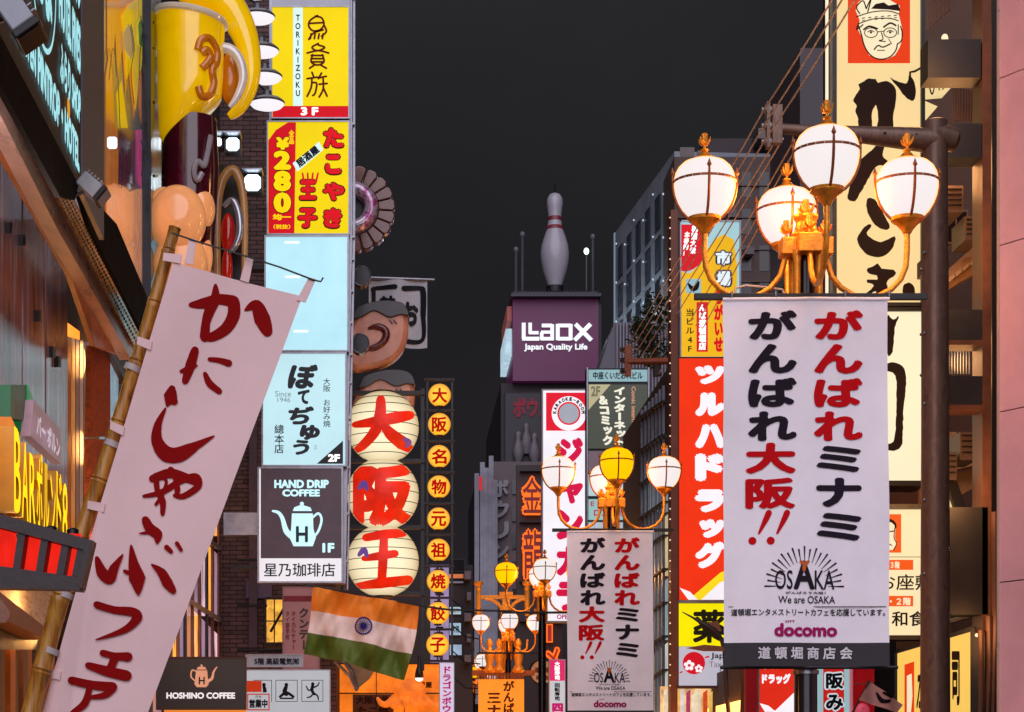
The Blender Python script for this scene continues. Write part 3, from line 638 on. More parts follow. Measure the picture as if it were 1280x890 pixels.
m_ = MB(); m_.prism(Fac(-.05), [(13, 481), (35, 481), (35, 527), (13, 522)], -.35, 0); m_.build('body', mat('green_enamel', '#0c6a3c', .35, 0, .2, 5), r)
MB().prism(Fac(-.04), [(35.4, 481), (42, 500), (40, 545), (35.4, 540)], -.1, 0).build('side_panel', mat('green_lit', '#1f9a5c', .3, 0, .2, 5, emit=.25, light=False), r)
r = thing('strip_sign', 'pale pink strip sign above the yellow cut-out letters', 'sign', Fac(.02).pt(55, 560))
MB().prism(Fac(.0), [(42, 500), (76, 537), (76, 580), (38, 545)], -.06, 0).build('panel', mat('pink_strip', '#a88a98', .4, 0, .2, 4, emit=.25, light=False), r)
t = MB(); text(t, FL(.02), 'バー ポルン', 1.12, -3.86, 2.1, -3.72, bold=.04, h=.01, passes=4); t.build('lettering', ink('white_strip', '#e8e0f0', .5), r, fix=False)

# floodlights on the left building
def flood(x, y, Y, rot, lab, s=1.0):
    c = P(x, y, Y); r = thing('floodlight', lab, 'floodlight', c, 'grey box floodlights on the left building')
    M_ = Matrix.Rotation(rot, 3, 'Y'); 
    def tr(mb): mb.v = [tuple(c + M_ @ (Vector(v) * s)) for v in mb.v]; return mb
    tr(MB().box((-.11, -.1, -.055), (.05, .1, .055))).build('housing', mat('grey_housing', '#8c8f98', .4, .3, .2, 6), r, bevel=.008)
    for i in range(5): tr(MB().box((-.09 + .028 * i, -.1, .055), (-.084 + .028 * i, .1, .075))).build('fin', mat('grey_housing', '#8c8f98', .4, .3, .2, 6), r)
    tr(MB().box((.05, -.108, -.062), (.085, .108, .062))).build('bezel', dsteel, r, bevel=.006)
    tr(MB().box((.085, -.09, -.05), (.09, .09, .05))).build('lens', mat('flood_glass', '#2a2022', .1, 0, .2, 5), r)
    tr(MB().tube([(-.05, 0, -.05), (-.08, 0, -.12), (-.2, 0, -.14)], .012, 6)).build('bracket', dsteel, r)
flood(26, 28, 8.6, math.radians(55), 'grey box floodlight at the top left corner above the black signboard', 1.0)
flood(118, 238, 12.2, math.radians(40), 'grey box floodlight at the lower end of the black signboard', .85)

# ------------------------------------------------------------------ glazed shop further along the left side
def reflection_pane(k, cols):                                       # street sign reflections painted into the panes as glowing streaks
    n_ = 'reflection_pane%d' % k
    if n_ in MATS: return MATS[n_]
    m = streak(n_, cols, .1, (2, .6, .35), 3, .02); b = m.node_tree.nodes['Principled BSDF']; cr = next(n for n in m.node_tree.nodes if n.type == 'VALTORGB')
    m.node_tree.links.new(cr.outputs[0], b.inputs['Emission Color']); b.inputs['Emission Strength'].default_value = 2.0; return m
gb = thing('glazed_building', 'glass fronted building on the left behind the crab flag, with painted reflections of orange signs', 'building', (-4, 26, 0))
MB().prism(Fac(-.5), [(128, -300), (306, 40), (306, 1100), (128, 1400)], -2.2, 0).build('wall', mat('dark_wall_l', '#2b2a30', .6, 0, .4, 2), gb)
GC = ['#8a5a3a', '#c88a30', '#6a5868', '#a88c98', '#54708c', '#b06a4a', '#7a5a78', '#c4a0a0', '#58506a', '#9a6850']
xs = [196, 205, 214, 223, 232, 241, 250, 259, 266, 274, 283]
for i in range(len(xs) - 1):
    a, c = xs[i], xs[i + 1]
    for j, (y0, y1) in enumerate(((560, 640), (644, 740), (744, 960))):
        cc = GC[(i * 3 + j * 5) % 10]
        MB().prism(Fac(-.12), [(a, y0 + 60 - (283 - a) * 1.0), (c, y0 + 60 - (283 - c) * 1.0), (c, y1 + 30), (a, y1 + 30)], -.04, 0).build('glass_pane', reflection_pane((i * 3 + j) % 7, [cc, GC[(i + j) % 10], '#30283a']), gb)
    MB().prism(Fac(-.1), [(c - .9, 500), (c + .7, 500), (c + .7, 1100), (c - .9, 1100)], -.02, .01).build('mullion', mat('bronze_mullion', '#7a4a34', .35, .4, .4, 6) if i % 3 else mat('dark_mullion', '#2a1e22', .35, .4, .4, 6), gb)
for y0, y1 in ((602, 612), (700, 706), (790, 796)):
    MB().prism(Fac(-.08), [(215, y0 - 55 + 0), (305, y0 + 0), (305, y1), (215, y1 - 55)], -.03, .01).build('transom', mat('pale_transom', '#8f8790', .35, .5, .3, 5), gb)
MB().box((-3.4, 22.5, .05), (-2.42, 31, 1.9)).build('shopfront', lit('shop_uplight', '#ff9c48', 1.1), gb)  # unseen glowing block added to light the front from street level
for a, c, y0, y1 in ((286, 293, 560, 800), (294, 304, 545, 800)):
    MB().prism(Fac(-.05), [(a, y0), (c, y0 + 4), (c, y1), (a, y1)], -.02, 0).build('pilaster', mat('salmon_render' if a < 290 else 'tan_render', '#b07058' if a < 290 else '#96644c', .6, 0, .35, 5, bump=.2), gb)
# upper wall: grey service wall between the figure and the tower
MB().prism(Fac(-.1), [(262, 120), (318, 120), (318, 560), (262, 560)], -.2, 0).build('service_wall', mat('service_grey', '#3c3f47', .55, .1, .4, 3), gb)
for k, (x, y, s_, lab) in enumerate(((291, 181, 8, 'small square white floodlight beside the big cartoon figure'), (272, 178, 5, 'narrow white floodlight touching the figure'), (316, 229, 10, 'larger square white floodlight beside the sign tower'))):
    Y = 23.6 if k < 2 else 24.2
    c = P(x, y, Y); r = thing('wall_floodlight', lab, 'floodlight', c, 'white wall floodlights')
    S = Fr(Y); MB().rect(S, x - s_ - 2, y - s_ - 2, x + s_ + 2, y + s_ + 2, -.14, .015).build('housing', dsteel, r)
    MB().prism(S, [(x - s_, y - s_ * .6), (x - s_ * .6, y - s_), (x + s_ * .6, y - s_), (x + s_, y - s_ * .6), (x + s_, y + s_ * .6), (x + s_ * .6, y + s_), (x - s_ * .6, y + s_), (x - s_, y + s_ * .6)], .015, .022).build('lens', lit('cold_flood', '#dcf2ff', 4), r)
    MB().prism(S, [(x - s_ - 2, y - s_ - 2), (x + s_ + 2, y - s_ - 2), (x + s_ + 3, y - s_ - 4), (x - s_ - 3, y - s_ - 4)], -.1, .16).build('visor', steel, r)
    for k2 in (-.33, .33): MB().rect(S, x + s_ * k2 * 1 - .3, y - s_ * .9, x + s_ * k2 + .3, y + s_ * .9, .022, .03).build('grille_bar', steel, r)
    MB().tube([P(x, y, Y + .12), P(x - 8, y + 8, Y + .3)], .02, 6).build('bracket', dsteel, r)
# stacked disc lamps
DS = [(322, 20), (327, 62), (331, 95), (334, 128), (318, -12)]
for i, (x, y) in enumerate(DS):
    c = P(x, y, 23.9); r = thing('disc_lamp', ['white saucer lamp, upper of the stack beside the yellow sign tower', 'white saucer lamp, second of the stack beside the tower', 'white saucer lamp, third of the stack beside the tower', 'white saucer lamp, lowest of the stack beside the tower', 'white saucer lamp cut by the top edge of the picture'][i], 'lamp', c, 'saucer lamps stacked beside the sign tower')
    MB().lathe(c, [(.2, -.02), (.205, .0), (.17, .035), (.06, .07), (.05, .13), (.02, .14)], 24).build('shade', mat('saucer_grey', '#5a5a62', .3, .4, .2, 6), r, True)
    MB().lathe(c, [(.02, -.075), (.12, -.068), (.17, -.05), (.198, -.021), (.19, -.018)], 24).build('diffuser', lit('saucer_light', '#f0ecf4', .95, light=False), r, True)
    MB().tube([c + Vector((0, 0, .13)), c + Vector((-.1, .05, .22)), c + Vector((-.5, .1, .24))], .015, 6).build('arm', dsteel, r)

# ------------------------------------------------------------------ giant cartoon figure and its painted reflection
mu = thing('mural_panel', 'glossy panel in orange, yellow and pink with painted reflection of the giant figure', 'mural', Fac(.05).pt(158, 300))  # no mural, the figure's reflection painted on a panel
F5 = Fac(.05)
MB().prism(F5, [(130, -160), (186, -160), (186, 385), (130, 275)], -.3, 0).build('backing', mat('reflection_backing', '#6b7079', .25, 0, .2, 4, coat=.6, emit=.12, light=False), mu)
def mp_(name, hexc, polys, e=.35, h=.006):  # reflection of the figure painted in flat glowing shapes
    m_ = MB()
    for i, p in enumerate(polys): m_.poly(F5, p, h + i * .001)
    m_.build(name, mat('mural' + hexc, hexc, .22, 0, .25, 5, coat=.5, emit=e, light=False), mu)  # colours of the painted reflection, not of a mural
mp_('reflection_orange', '#e08410', [[(133, -20), (146, -60), (186, -60), (186, 160), (176, 158), (171, 120), (166, 150), (160, 90), (156, 120), (152, 60), (146, 100), (143, 40), (138, 110), (133, 60)], [(131, 95), (136, 60), (140, 90), (143, 155), (147, 162), (146, 300), (131, 270)], [(176, 60), (180, 90), (186, 100), (186, 150), (178, 140)]])
mp_('reflection_yellow', '#e8c80c', [[(150, 20), (160, 5), (186, -10), (186, 100), (180, 75), (172, 92), (168, 140), (163, 80), (156, 100), (154, 50)], [(143, 118), (150, 100), (158, 160), (146, 160)]], .5, .012)
mp_('reflection_green', '#5a9a40', [[(178, 10), (186, 0), (186, 60), (181, 50)], [(170, 30), (174, 22), (176, 60), (171, 55)]], .3, .018)
mp_('reflection_grey', '#8d97a3', [[(151, 42), (158, 30), (163, 36), (165, 60), (161, 74), (156, 66), (152, 60)]], .25, .02)
mp_('reflection_purple', '#6a2a4c', [[(146, 163), (168, 163), (168, 232), (160, 228), (148, 236)]], .2, .008)
mp_('reflection_magenta', '#d0408c', [[(168, 163), (186, 160), (186, 240), (176, 238), (170, 225)]], .4, .009)
mp_('reflection_peach', '#eca070', [[(132, 235), (142, 229), (152, 232), (160, 240), (172, 236), (186, 236), (186, 380), (165, 345), (146, 306), (132, 279)]], .4, .011)
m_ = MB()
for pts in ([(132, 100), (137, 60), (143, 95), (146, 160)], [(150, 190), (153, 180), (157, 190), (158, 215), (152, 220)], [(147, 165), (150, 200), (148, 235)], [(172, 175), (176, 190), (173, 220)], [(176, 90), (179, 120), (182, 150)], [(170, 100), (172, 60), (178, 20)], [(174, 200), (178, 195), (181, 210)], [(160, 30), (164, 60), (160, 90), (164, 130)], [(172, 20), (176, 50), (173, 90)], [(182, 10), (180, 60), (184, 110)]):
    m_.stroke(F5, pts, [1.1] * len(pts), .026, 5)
m_.build('reflection_outline', ink('reflection_line', '#14100c', rough=.25), mu, fix=False)
m_ = MB(); m_.prism(Fac(.12), [(186, -170), (199, -170), (199, 410), (186, 390)], -.3, .02); m_.build('corner_post', mat('post_gloss', '#20242a', .15, .6, .3, 5), mu)
for y in (28, 60, 128, 220, 330): MB().disc(Fac(.15), 195.5, y, 2.2, .0, 8).build('bolt', steel, mu)
MB().prism(Fr(15.2), [(134, 173), (136, 171), (144, 171), (146, 173), (146, 183), (144, 185), (136, 185), (134, 183)], -.02, 0).build('lamp_reflection', lit('mural_lamp', '#dcf2ff', 1.6), mu, label='small glowing square painted as the reflection of a floodlight')  # glowing square imitates a reflected floodlight, no lamp hangs here

fg = thing('cartoon_figure', 'giant glossy shop figure with yellow hat, burgundy band, peach body and golden curl', 'advertising figure', P(240, 330, 18.9))
ax = P(238, 100, 18.9); Zp = lambda y: EYE + (HY - y) * 18.9 / FPX; px_ = 18.9 / FPX
gy = mat('yellow_gloss', '#e8c400', .12, 0, .12, 3, coat=.8, emit=.4, ecol='#f0b800', light=False)  # floodlight on the figure's plastics painted in as their own glow
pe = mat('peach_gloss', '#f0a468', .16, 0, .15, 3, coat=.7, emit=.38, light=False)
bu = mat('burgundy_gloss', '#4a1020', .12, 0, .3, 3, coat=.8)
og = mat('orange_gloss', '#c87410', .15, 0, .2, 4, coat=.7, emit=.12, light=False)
hb = MB(); vs = []; n = 36
def hatring(ytop, slope, r):
    return [Vector((ax.x + r * px_ * math.cos(2 * PI * k / n), ax.y + r * px_ * math.sin(2 * PI * k / n), Zp(ytop + slope * math.cos(2 * PI * k / n)))) for k in range(n)]
rings_ = [hatring(26, 7, 43), hatring(60, 0, 42), hatring(110, -14, 41), hatring(146, -24, 39), hatring(153, -26, 34)]
for q in rings_: vs += q
hb.add(vs, [(i * n + k, i * n + (k + 1) % n, (i + 1) * n + (k + 1) % n, (i + 1) * n + k) for i in range(len(rings_) - 1) for k in range(n)] + [tuple(range((len(rings_) - 1) * n, len(rings_) * n))])
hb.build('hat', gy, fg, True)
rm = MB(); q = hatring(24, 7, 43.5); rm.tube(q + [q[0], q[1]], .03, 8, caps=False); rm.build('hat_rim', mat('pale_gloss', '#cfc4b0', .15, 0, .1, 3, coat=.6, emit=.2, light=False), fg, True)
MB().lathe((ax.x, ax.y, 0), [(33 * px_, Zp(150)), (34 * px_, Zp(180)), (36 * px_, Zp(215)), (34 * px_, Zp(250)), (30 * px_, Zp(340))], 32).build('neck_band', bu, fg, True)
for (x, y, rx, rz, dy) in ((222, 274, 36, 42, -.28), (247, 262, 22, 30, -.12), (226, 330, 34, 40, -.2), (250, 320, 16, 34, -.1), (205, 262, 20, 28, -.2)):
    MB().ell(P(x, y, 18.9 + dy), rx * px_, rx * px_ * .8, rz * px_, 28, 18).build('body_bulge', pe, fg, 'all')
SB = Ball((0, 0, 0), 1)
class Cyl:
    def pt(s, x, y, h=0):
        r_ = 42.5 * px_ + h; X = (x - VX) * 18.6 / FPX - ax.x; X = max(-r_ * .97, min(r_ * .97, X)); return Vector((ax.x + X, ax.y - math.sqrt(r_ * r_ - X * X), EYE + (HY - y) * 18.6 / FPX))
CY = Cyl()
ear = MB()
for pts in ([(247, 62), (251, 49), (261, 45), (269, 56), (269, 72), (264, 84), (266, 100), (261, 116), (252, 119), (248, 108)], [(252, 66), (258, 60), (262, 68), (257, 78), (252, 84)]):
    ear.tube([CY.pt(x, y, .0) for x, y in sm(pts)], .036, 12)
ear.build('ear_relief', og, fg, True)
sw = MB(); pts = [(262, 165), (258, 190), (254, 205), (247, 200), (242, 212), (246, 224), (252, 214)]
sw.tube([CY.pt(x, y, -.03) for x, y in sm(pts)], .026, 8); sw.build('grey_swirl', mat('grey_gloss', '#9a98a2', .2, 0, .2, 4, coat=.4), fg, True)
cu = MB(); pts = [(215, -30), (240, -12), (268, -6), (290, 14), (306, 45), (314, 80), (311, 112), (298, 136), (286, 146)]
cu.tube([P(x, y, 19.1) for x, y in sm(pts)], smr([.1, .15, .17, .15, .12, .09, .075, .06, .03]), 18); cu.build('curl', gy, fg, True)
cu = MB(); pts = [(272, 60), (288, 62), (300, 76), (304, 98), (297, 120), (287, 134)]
cu.tube([P(x, y, 18.9) for x, y in sm(pts)], smr([.05, .05, .045, .04, .035, .02]), 12); cu.build('curl_highlight', mat('highlight_pearl', '#d8d2d0', .1, .2, .2, 4, coat=.8, emit=.15, light=False), fg, True)  # pale tube imitates the white highlight inside the curl
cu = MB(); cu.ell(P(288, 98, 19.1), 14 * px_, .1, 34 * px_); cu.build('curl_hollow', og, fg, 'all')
fg.children
ar = thing('arch_figure', 'tan arch shaped shop figure with silver inner rim and red heart below the giant figure', 'advertising figure', P(290, 340, 19.6))
Y2 = 19.6; p2 = Y2 / FPX
MB().prism(Fr(19.9), [(258, 210), (276, 205), (300, 230), (306, 350), (258, 350)], -.15, 0).build('back_board', black, ar)
t = MB(); pts = [(272, 350), (271, 300), (272, 255), (278, 225), (290, 212), (300, 226), (305, 258), (306, 300), (305, 350)]
t.tube([P(x, y, Y2) for x, y in sm(pts)], smr([.035, .038, .042, .045, .045, .042, .035, .03, .028]), 14); t.build('outer_arch', mat('tan_gloss', '#b8854c', .2, 0, .25, 4, coat=.5, emit=.08, light=False), ar, True)
t = MB(); pts = [(279, 258), (290, 250), (298, 266), (300, 290), (294, 308), (286, 316)]
t.tube([P(x, y, Y2 - .05) for x, y in sm(pts)], smr([.02, .03, .036, .036, .03, .015]), 12); t.build('silver_crescent', mat('silver_gloss', '#b9bcc8', .15, .6, .2, 4), ar, True)
t = MB(); t.ell(P(285, 292, Y2), 9 * p2, .07, 26 * p2); t.build('red_core', mat('red_gloss', '#b01810', .15, 0, .2, 4, coat=.6, emit=.2, light=False), ar, 'all')
t = MB(); t.ell(P(284, 335, Y2), 7 * p2, .06, 26 * p2); t.build('lower_core', mat('red_gloss', '#b01810'), ar, 'all')

# ------------------------------------------------------------------ sign tower on the left
TY = 25.0; S = Fr(TY)
tw = thing('sign_tower', 'tall silver steel frame holding the stack of lit shop signs on the left', 'sign tower', P(380, 728, TY + .1))
for x0, x1, x2, x3 in ((434, 440, 426, 431.5), (336, 341, 324, 329)):
    MB().prism(S, [(x0, -80), (x1, -80), (x1, 292), (x3, 728), (x2, 728), (x0 - .5, 292)], -.3, -.14 + .02).build('upright', steel, tw)
MB().prism(S, [(441, -80), (443.5, -80), (443.5, 292), (434.5, 735), (433, 735), (440.5, 292)], -.28, -.2).build('outer_rail', steel, tw)
for y, xr in ((-10, 443), (150, 443), (292, 443), (320, 442), (360, 441), (400, 440), (440, 440), (475, 439), (520, 438), (582, 437), (640, 436), (700, 435)):
    MB().rect(S, xr - 14, y - 1, xr, y + 1.2, -.27, -.13).build('cross_rail', steel, tw)
for y0, y1, x0, x1 in ((640, 668, 279, 328), (706, 711, 290, 328), (478, 483, 305, 330), (330, 335, 312, 338)):
    MB().rect(S, x0, y0, x1, y1, -.25, -.05).build('wall_bracket', steel if y1 - y0 > 9 else dsteel, tw)
MB().rect(S, 341, -80, 437, 6, -.2, -.02).build('top_panel', mat('pale_lit_panel', '#9a9ca8', .4, .2, .2, 3, emit=.25, light=False), tw)
G = 'lit shop signs stacked on the left sign tower'
# 1 yakitori sign
r = thing('lit_sign', 'tall yellow sign with oval brush characters, TORIKIZOKU strip and red 3F band', 'lit sign', P(388, 147, TY), G)
sign(r, S, 339, 8, 437, 149, lit('yellow_face', '#f2d400', .88), .14, 1.6)
YF = ink('red_lit', '#c8101c', .7)
MB().rect(S, 341, 133, 435.5, 147.3, .012, .016).build('red_band', lit('red_face', '#d80c20', .8), r); MB().rect(S, 366.5, 10, 378.5, 132.8, .012, .016).build('white_strip', lit('pale_face', '#d8f4f2', .9), r)
t = MB(); text(t, S, 'TORIKIZOKU', 369.3, 19, 375.7, 121, True, .03, .018, gap=1.0, passes=4); t.build('lettering', ink('navy_print', '#1a1a30', .02), r, fix=False)
t = MB()                                                       # rounded seal-style characters drawn as strokes
def sk(*p, w=2.5): t.stroke(S, list(p), [w] * len(p), .018 + .0003 * (len(t.v) % 7), 5)
sk((397, 20), (388, 26), (386, 33), (391, 39), (400, 38), (405, 31), (402, 23), (394, 21)); sk((387, 30), (404, 29)); sk((405, 32), (408, 40), (402, 46)); sk((404, 38), (392, 42), (386, 50))
for x in (389, 394, 399, 404): sk((x, 43), (x - 1, 49))
sk((398, 55), (390, 60), (397, 64), (406, 60), (398, 57)); sk((384, 67), (398, 64), (411, 67)); sk((391, 69), (389, 78), (397, 82), (405, 78), (403, 69)); sk((389, 70), (404, 70)); sk((390, 74), (404, 74)); sk((390, 78), (404, 78)); sk((393, 82), (387, 86)); sk((401, 82), (408, 86))
sk((390, 91), (392, 96)); sk((384, 99), (397, 97)); sk((390, 99), (389, 110), (384, 121)); sk((391, 104), (396, 105), (394, 117), (391, 120)); sk((402, 92), (398, 99)); sk((399, 98), (408, 96)); sk((404, 99), (404, 112), (399, 122)); sk((399, 106), (409, 105)); sk((404, 110), (409, 121))
t.build('emblem', ink('maroon_print', '#6a1408', .05), r, fix=False)
t = MB(); text(t, S, '3 F', 376, 134.5, 398, 145, bold=.05, h=.02); t.build('floor_number', ink('white_lit', '#ffffff', .85), r, fix=False)
# 2 takoyaki sign
r = thing('lit_sign', 'yellow and red sign with the price ¥280 and fat red takoyaki lettering', 'lit sign', P(385, 293, TY), G)
sign(r, S, 333.5, 151.5, 437, 294, lit('yellow_face', '#f2d400', .88), .14, 1.6)
MB().prism(S, [(335.5, 176), (345, 163), (360, 153.5), (370, 153.5), (368, 292), (335.5, 292)], .012, .016).build('red_panel', lit('red_face', '#d80c20', .8), r)
t = MB(); yk = MB()
for (x0, y0, x1, y1, s_) in ((403, 159, 431, 187, 'た'), (405, 192, 428, 220, 'こ'), (402, 227, 432, 253, 'や'), (403, 259, 429, 287, 'き'), (373, 224, 397, 252, '王'), (371, 259, 398, 287, '子')):
    text(yk, S, s_, x0, y0, x1, y1, bold=.11, h=.014); text(t, S, s_, x0 + 1.6, y0 + 1.6, x1 - 1.6, y1 - 1.6, bold=.075, h=.02)
for x in (380, 385, 390, 395): t.stroke(S, [(x, 228), (x + (x - 386) * .3, 217)], [3, 2], .02)
t.build('lettering', ink('red_lit', '#c8101c', .7), r, fix=False); yk.build('lettering_outline', ink('dark_outline', '#2a0a08', .02), r, fix=False)
t = MB(); yk = MB()
for (x0, y0, x1, y1, s_) in ((345, 172, 362, 188, '¥'), (342, 189, 364, 213, '2'), (342, 214, 364, 240, '8'), (342, 241, 364, 267, '0')):
    text(yk, S, s_, x0 - 1, y0 - 1, x1 + 1, y1 + 1, bold=.1, h=.018); text(t, S, s_, x0, y0, x1, y1, bold=.07, h=.023)
text(t, S, '均一', 341, 268, 364, 276, bold=.06, h=.023); text(t, S, '（税抜）', 342, 281, 363, 287, bold=.03, h=.023, passes=4); text(t, S, '全品', 361, 163, 368, 181, True, .04, .023, passes=4)
t.build('price', lit('yellow_lit_ink', '#ffd800', .9, light=False), r, fix=False); yk.build('price_outline', ink('dark_outline', '#2a0a08', .02), r, fix=False)
t = MB(); t.prism(S, [(366, 205), (399, 178), (404, 188), (372, 215)], .018, .03); t.build('white_tag', lit('pale_face', '#d8f4f2', .9), r)
t = MB(); text(t, S, '居酒屋', 368, 191, 401, 202, bold=.05, h=.032, rot=-.68); t.build('tag_lettering', ink('navy_print', '#1a1a30', .02), r, fix=False)
# 3 blank sign
r = thing('lit_sign', 'blank pale blue lit sign panel with faint glowing tubes inside', 'lit sign', P(382, 440, TY), G)
sign(r, S, 330.5, 294.5, 436, 440, lit('blue_face', '#b8e8f6', .9, var=.14, scale=.9), .14, 2)
for x, y in ((365, 303), (366, 346), (376, 414)):
    MB().tube([P(x - 9, y, TY - .012), P(x + 9, y, TY - .012)], .012, 8).build('glowing_tube', lit('tube_glow', '#f4fdff', 1.3, light=False), r)
# 4 okonomiyaki sign
r = thing('lit_sign', 'pale blue sign with dark brush kana, Since 1946 and a 2F corner', 'lit sign', P(379, 582, TY), G)
sign(r, S, 327, 440.5, 433.5, 583.5, lit('blue_face2', '#c4ecf6', .84), .14, 2)
t = MB(); br_ = ink('brush_grey', '#3a4048', .04)
for ch, x0, y0, x1, y1, rt in (('ぼ', 361, 455, 396, 487, .05), ('て', 372, 488, 387, 506, -.1), ('ぢ', 360, 508, 392, 531, .0), ('ゅ', 375, 531, 400, 551, .1), ('う', 366, 550, 387, 569, 0)):
    text(t, S, ch, x0, y0, x1, y1, bold=.055, h=.016, rot=rt, skew=.12)
text(t, S, '大阪 お好み焼', 404, 473, 413, 534, True, .01, .016, passes=4); text(t, S, '總本店', 343, 531, 355, 567, True, .015, .016, passes=4)
t.build('lettering', br_, r, fix=False)
t = MB(); text(t, S, 'Since', 344, 489, 364, 496, h=.016); text(t, S, '1946', 347, 497, 363, 503, h=.016); text(t, S, '印', 393, 556, 396, 563, h=.016); t.build('small_lettering', ink('pale_print', '#8aa0a8', .2), r, fix=False)
t = MB(); t.poly(S, [(428.8, 551), (428.8, 580), (396, 580)], .017); t.build('corner_mark', ink('corner_grey', '#3c3e46', .03), r)
t = MB(); text(t, S, '2F', 410, 568, 425, 577.5, bold=.05, h=.02); t.build('floor_number', ink('white_lit', '#ffffff', .85), r, fix=False)
# 5 hand drip coffee
r = thing('lit_sign', 'dark brown HAND DRIP COFFEE sign with pale blue kettle above white strip', 'lit sign', P(376, 728, TY), G)
sign(r, S, 322, 583.8, 429, 729, lit('white_face', '#ece8ee', .88), .14, 2.2)
MB().rect(S, 326, 586, 426.8, 698, .012, .016).build('brown_panel', mat('coffee_brown', '#2c2028', .35, 0, .5, 2, emit=.5, ecol='#4c3440', light=False), r)
cy2 = ink('cyan_lit', '#bcebf2', .8); t = MB()
text(t, S, 'HAND DRIP', 343, 600, 411, 610.5, bold=.05, h=.02); text(t, S, 'COFFEE', 353, 612, 400, 621, bold=.05, h=.02); text(t, S, '1F', 403, 679, 418, 691, bold=.05, h=.02)
t.build('lettering', cy2, r, fix=False)
t = MB(); t.poly(S, [(365, 642), (391, 642), (392, 662), (395, 672), (391, 683), (367, 683), (362, 672), (364, 662)], .018)
t.prism(S, [(366, 639), (390, 639), (388, 634.5), (380, 632), (374, 632), (368, 634.5)], .017, .019); t.disc(S, 377.5, 630, 2.6, .02, 12)
t.stroke(S, [(367, 672), (358, 664), (353, 648), (348, 641), (341, 639)], [8, 7, 5, 4, 2.5], .019, 6); t.stroke(S, [(390, 648), (398, 642), (402, 650), (398, 664), (390, 674)], [2.5, 3, 3, 3, 2.5], .019, 6)
t.build('kettle_emblem', cy2, r, fix=False)
t = MB(); text(t, S, 'H', 370, 658, 385, 678, bold=.03, h=.024); t.build('kettle_letter', ink('kettle_dark', '#33464e', .05), r, fix=False)
t = MB(); text(t, S, '星乃珈琲店', 330, 704, 419, 721, bold=.012, h=.02, passes=6); t.build('shop_lettering', INK_K, r, fix=False)

# ------------------------------------------------------------------ brick building behind the tower
bb = thing('brick_building', 'narrow dark brick building behind the sign tower with a yellow lit window', 'building', (-2.4, 34, 0))
YB = 31.0; SB_ = Fr(YB); bm_ = brickmat('small_brick', '#6a4a46', '#4c3634', '#1e1618', .2, .066)
X0 = (294 - VX) * YB / FPX; X1 = (420 - VX) * YB / FPX
MB().box((-5, YB, 0), (X1, 37, 14.5)).build('wall', bm_, bb)
b = MB()                                                       # coloured soldier course of proud bricks
for j in range(60):
    for i in range(2):
        if random.random() < .4: continue
        x = -2.3 + i * .22 + (j % 2) * .1; z = 2.7 + j * .17; b.box((x, YB - .012, z), (x + .2, YB, z + .06))
b.build('proud_bricks', bm_, bb, kind='stuff')
MB().rect(SB_, 308, 725, 340, 748, 0, .05).build('plum_panel', mat('plum_panel', '#5a4a66', .4, 0, .3, 4), bb)
r_ = MB(); r_.rect(SB_, 331, 747, 356, 806, .0, .05); f = r_.build('window', mat('window_frame_dark', '#2a1c16', .4), bb)
MB().rect(SB_, 333.5, 750, 353.5, 803, .05, .056).build('pane', mat('yellow_pane', '#8a5c20', .3, 0, .6, 9, emit=1.2, ecol='#e8a83c'), f)
for a in ((342.5, 750, 344, 803), (333.5, 776, 353.5, 777.5)): MB().rect(SB_, *a, .056, .07).build('glazing_bar', mat('window_frame_dark', '#2a1c16'), f)
for (x0, y0, x1, y1, w_) in ((296, 812, 398, 812, .03), (296, 757, 334, 757, .02), (338, 790, 372, 730, .02), (296, 700, 326, 700, .02)):
    MB().tube([P(x0, y0, YB - .3), P(x1, y1, YB - .3)], w_, 6).build('stay_bar', dsteel, bb)
MB().rect(SB_, 312, 400, 322, 900, 0, .12).build('drain_pipe', mat('plum_pipe', '#4a3440', .5), bb)
SD = Fr(30.5)
r = thing('vertical_sign', 'dusty pink vertical sign with grey and red kana behind the Indian flag', 'sign', P(374, 812, 30.5))
sign(r, SD, 353, 733, 400, 838, mat('dusty_pink', '#a8808c', .5, 0, .15, 4, emit=.12, light=False), .1, 1.2, mat('pink_frame', '#8a7484', .4, .3))
MB().rect(SD, 354.5, 745, 398, 752, .013, .018).build('red_stripe', mat('dull_red', '#7a2438', .5, emit=.1, light=False), r)
t = MB(); text(t, SD, 'クンテー', 374, 760, 386, 812, True, .04, .016); t.build('lettering', ink('grey_green', '#4a5050', .02), r, fix=False)
t = MB(); text(t, SD, 'タイカルチャー', 364, 764, 370, 812, True, .02, .016, passes=4); text(t, SD, 'タイ語学校', 357, 764, 362, 800, True, .02, .016, passes=4); text(t, SD, 'タイ', 388, 764, 396, 786, True, .03, .016, passes=4); t.build('lettering', ink('dull_red_print', '#7a1c2c', .02), r, fix=False)
SD = Fr(24.6)
r = thing('name_plate', 'grey name plate reading 5F and an electric company, above the white pictogram sign', 'sign', P(343, 835, 24.6))
sign(r, SD, 307, 818, 379, 834, mat('plate_grey', '#8c8e98', .4, .1, .2, 5, emit=.18, light=False), .06, .8)
t = MB(); text(t, SD, '5階 高級電気㈲', 318, 822.5, 374, 831, bold=.035, h=.016); t.build('lettering', ink('plate_dark', '#22242e'), r, fix=False)
r = thing('pictogram_sign', 'white sign with three framed black figure pictograms low beside the flag', 'sign', P(360, 900, 24.4)); SD = Fr(24.4)
sign(r, SD, 306, 837, 413, 940, lit('white_soft', '#c8ccd4', .62), .1, 1.2)
t = MB()
for x0, x1 in ((317, 340), (344.5, 372), (377, 404)):
    for a in ((x0, 850, x1, 850.7), (x0, 876.5, x1, 877.2), (x0, 850, x0 + .7, 877), (x1 - .7, 850, x1, 877)): t.rect(SD, *a, .012, .014)
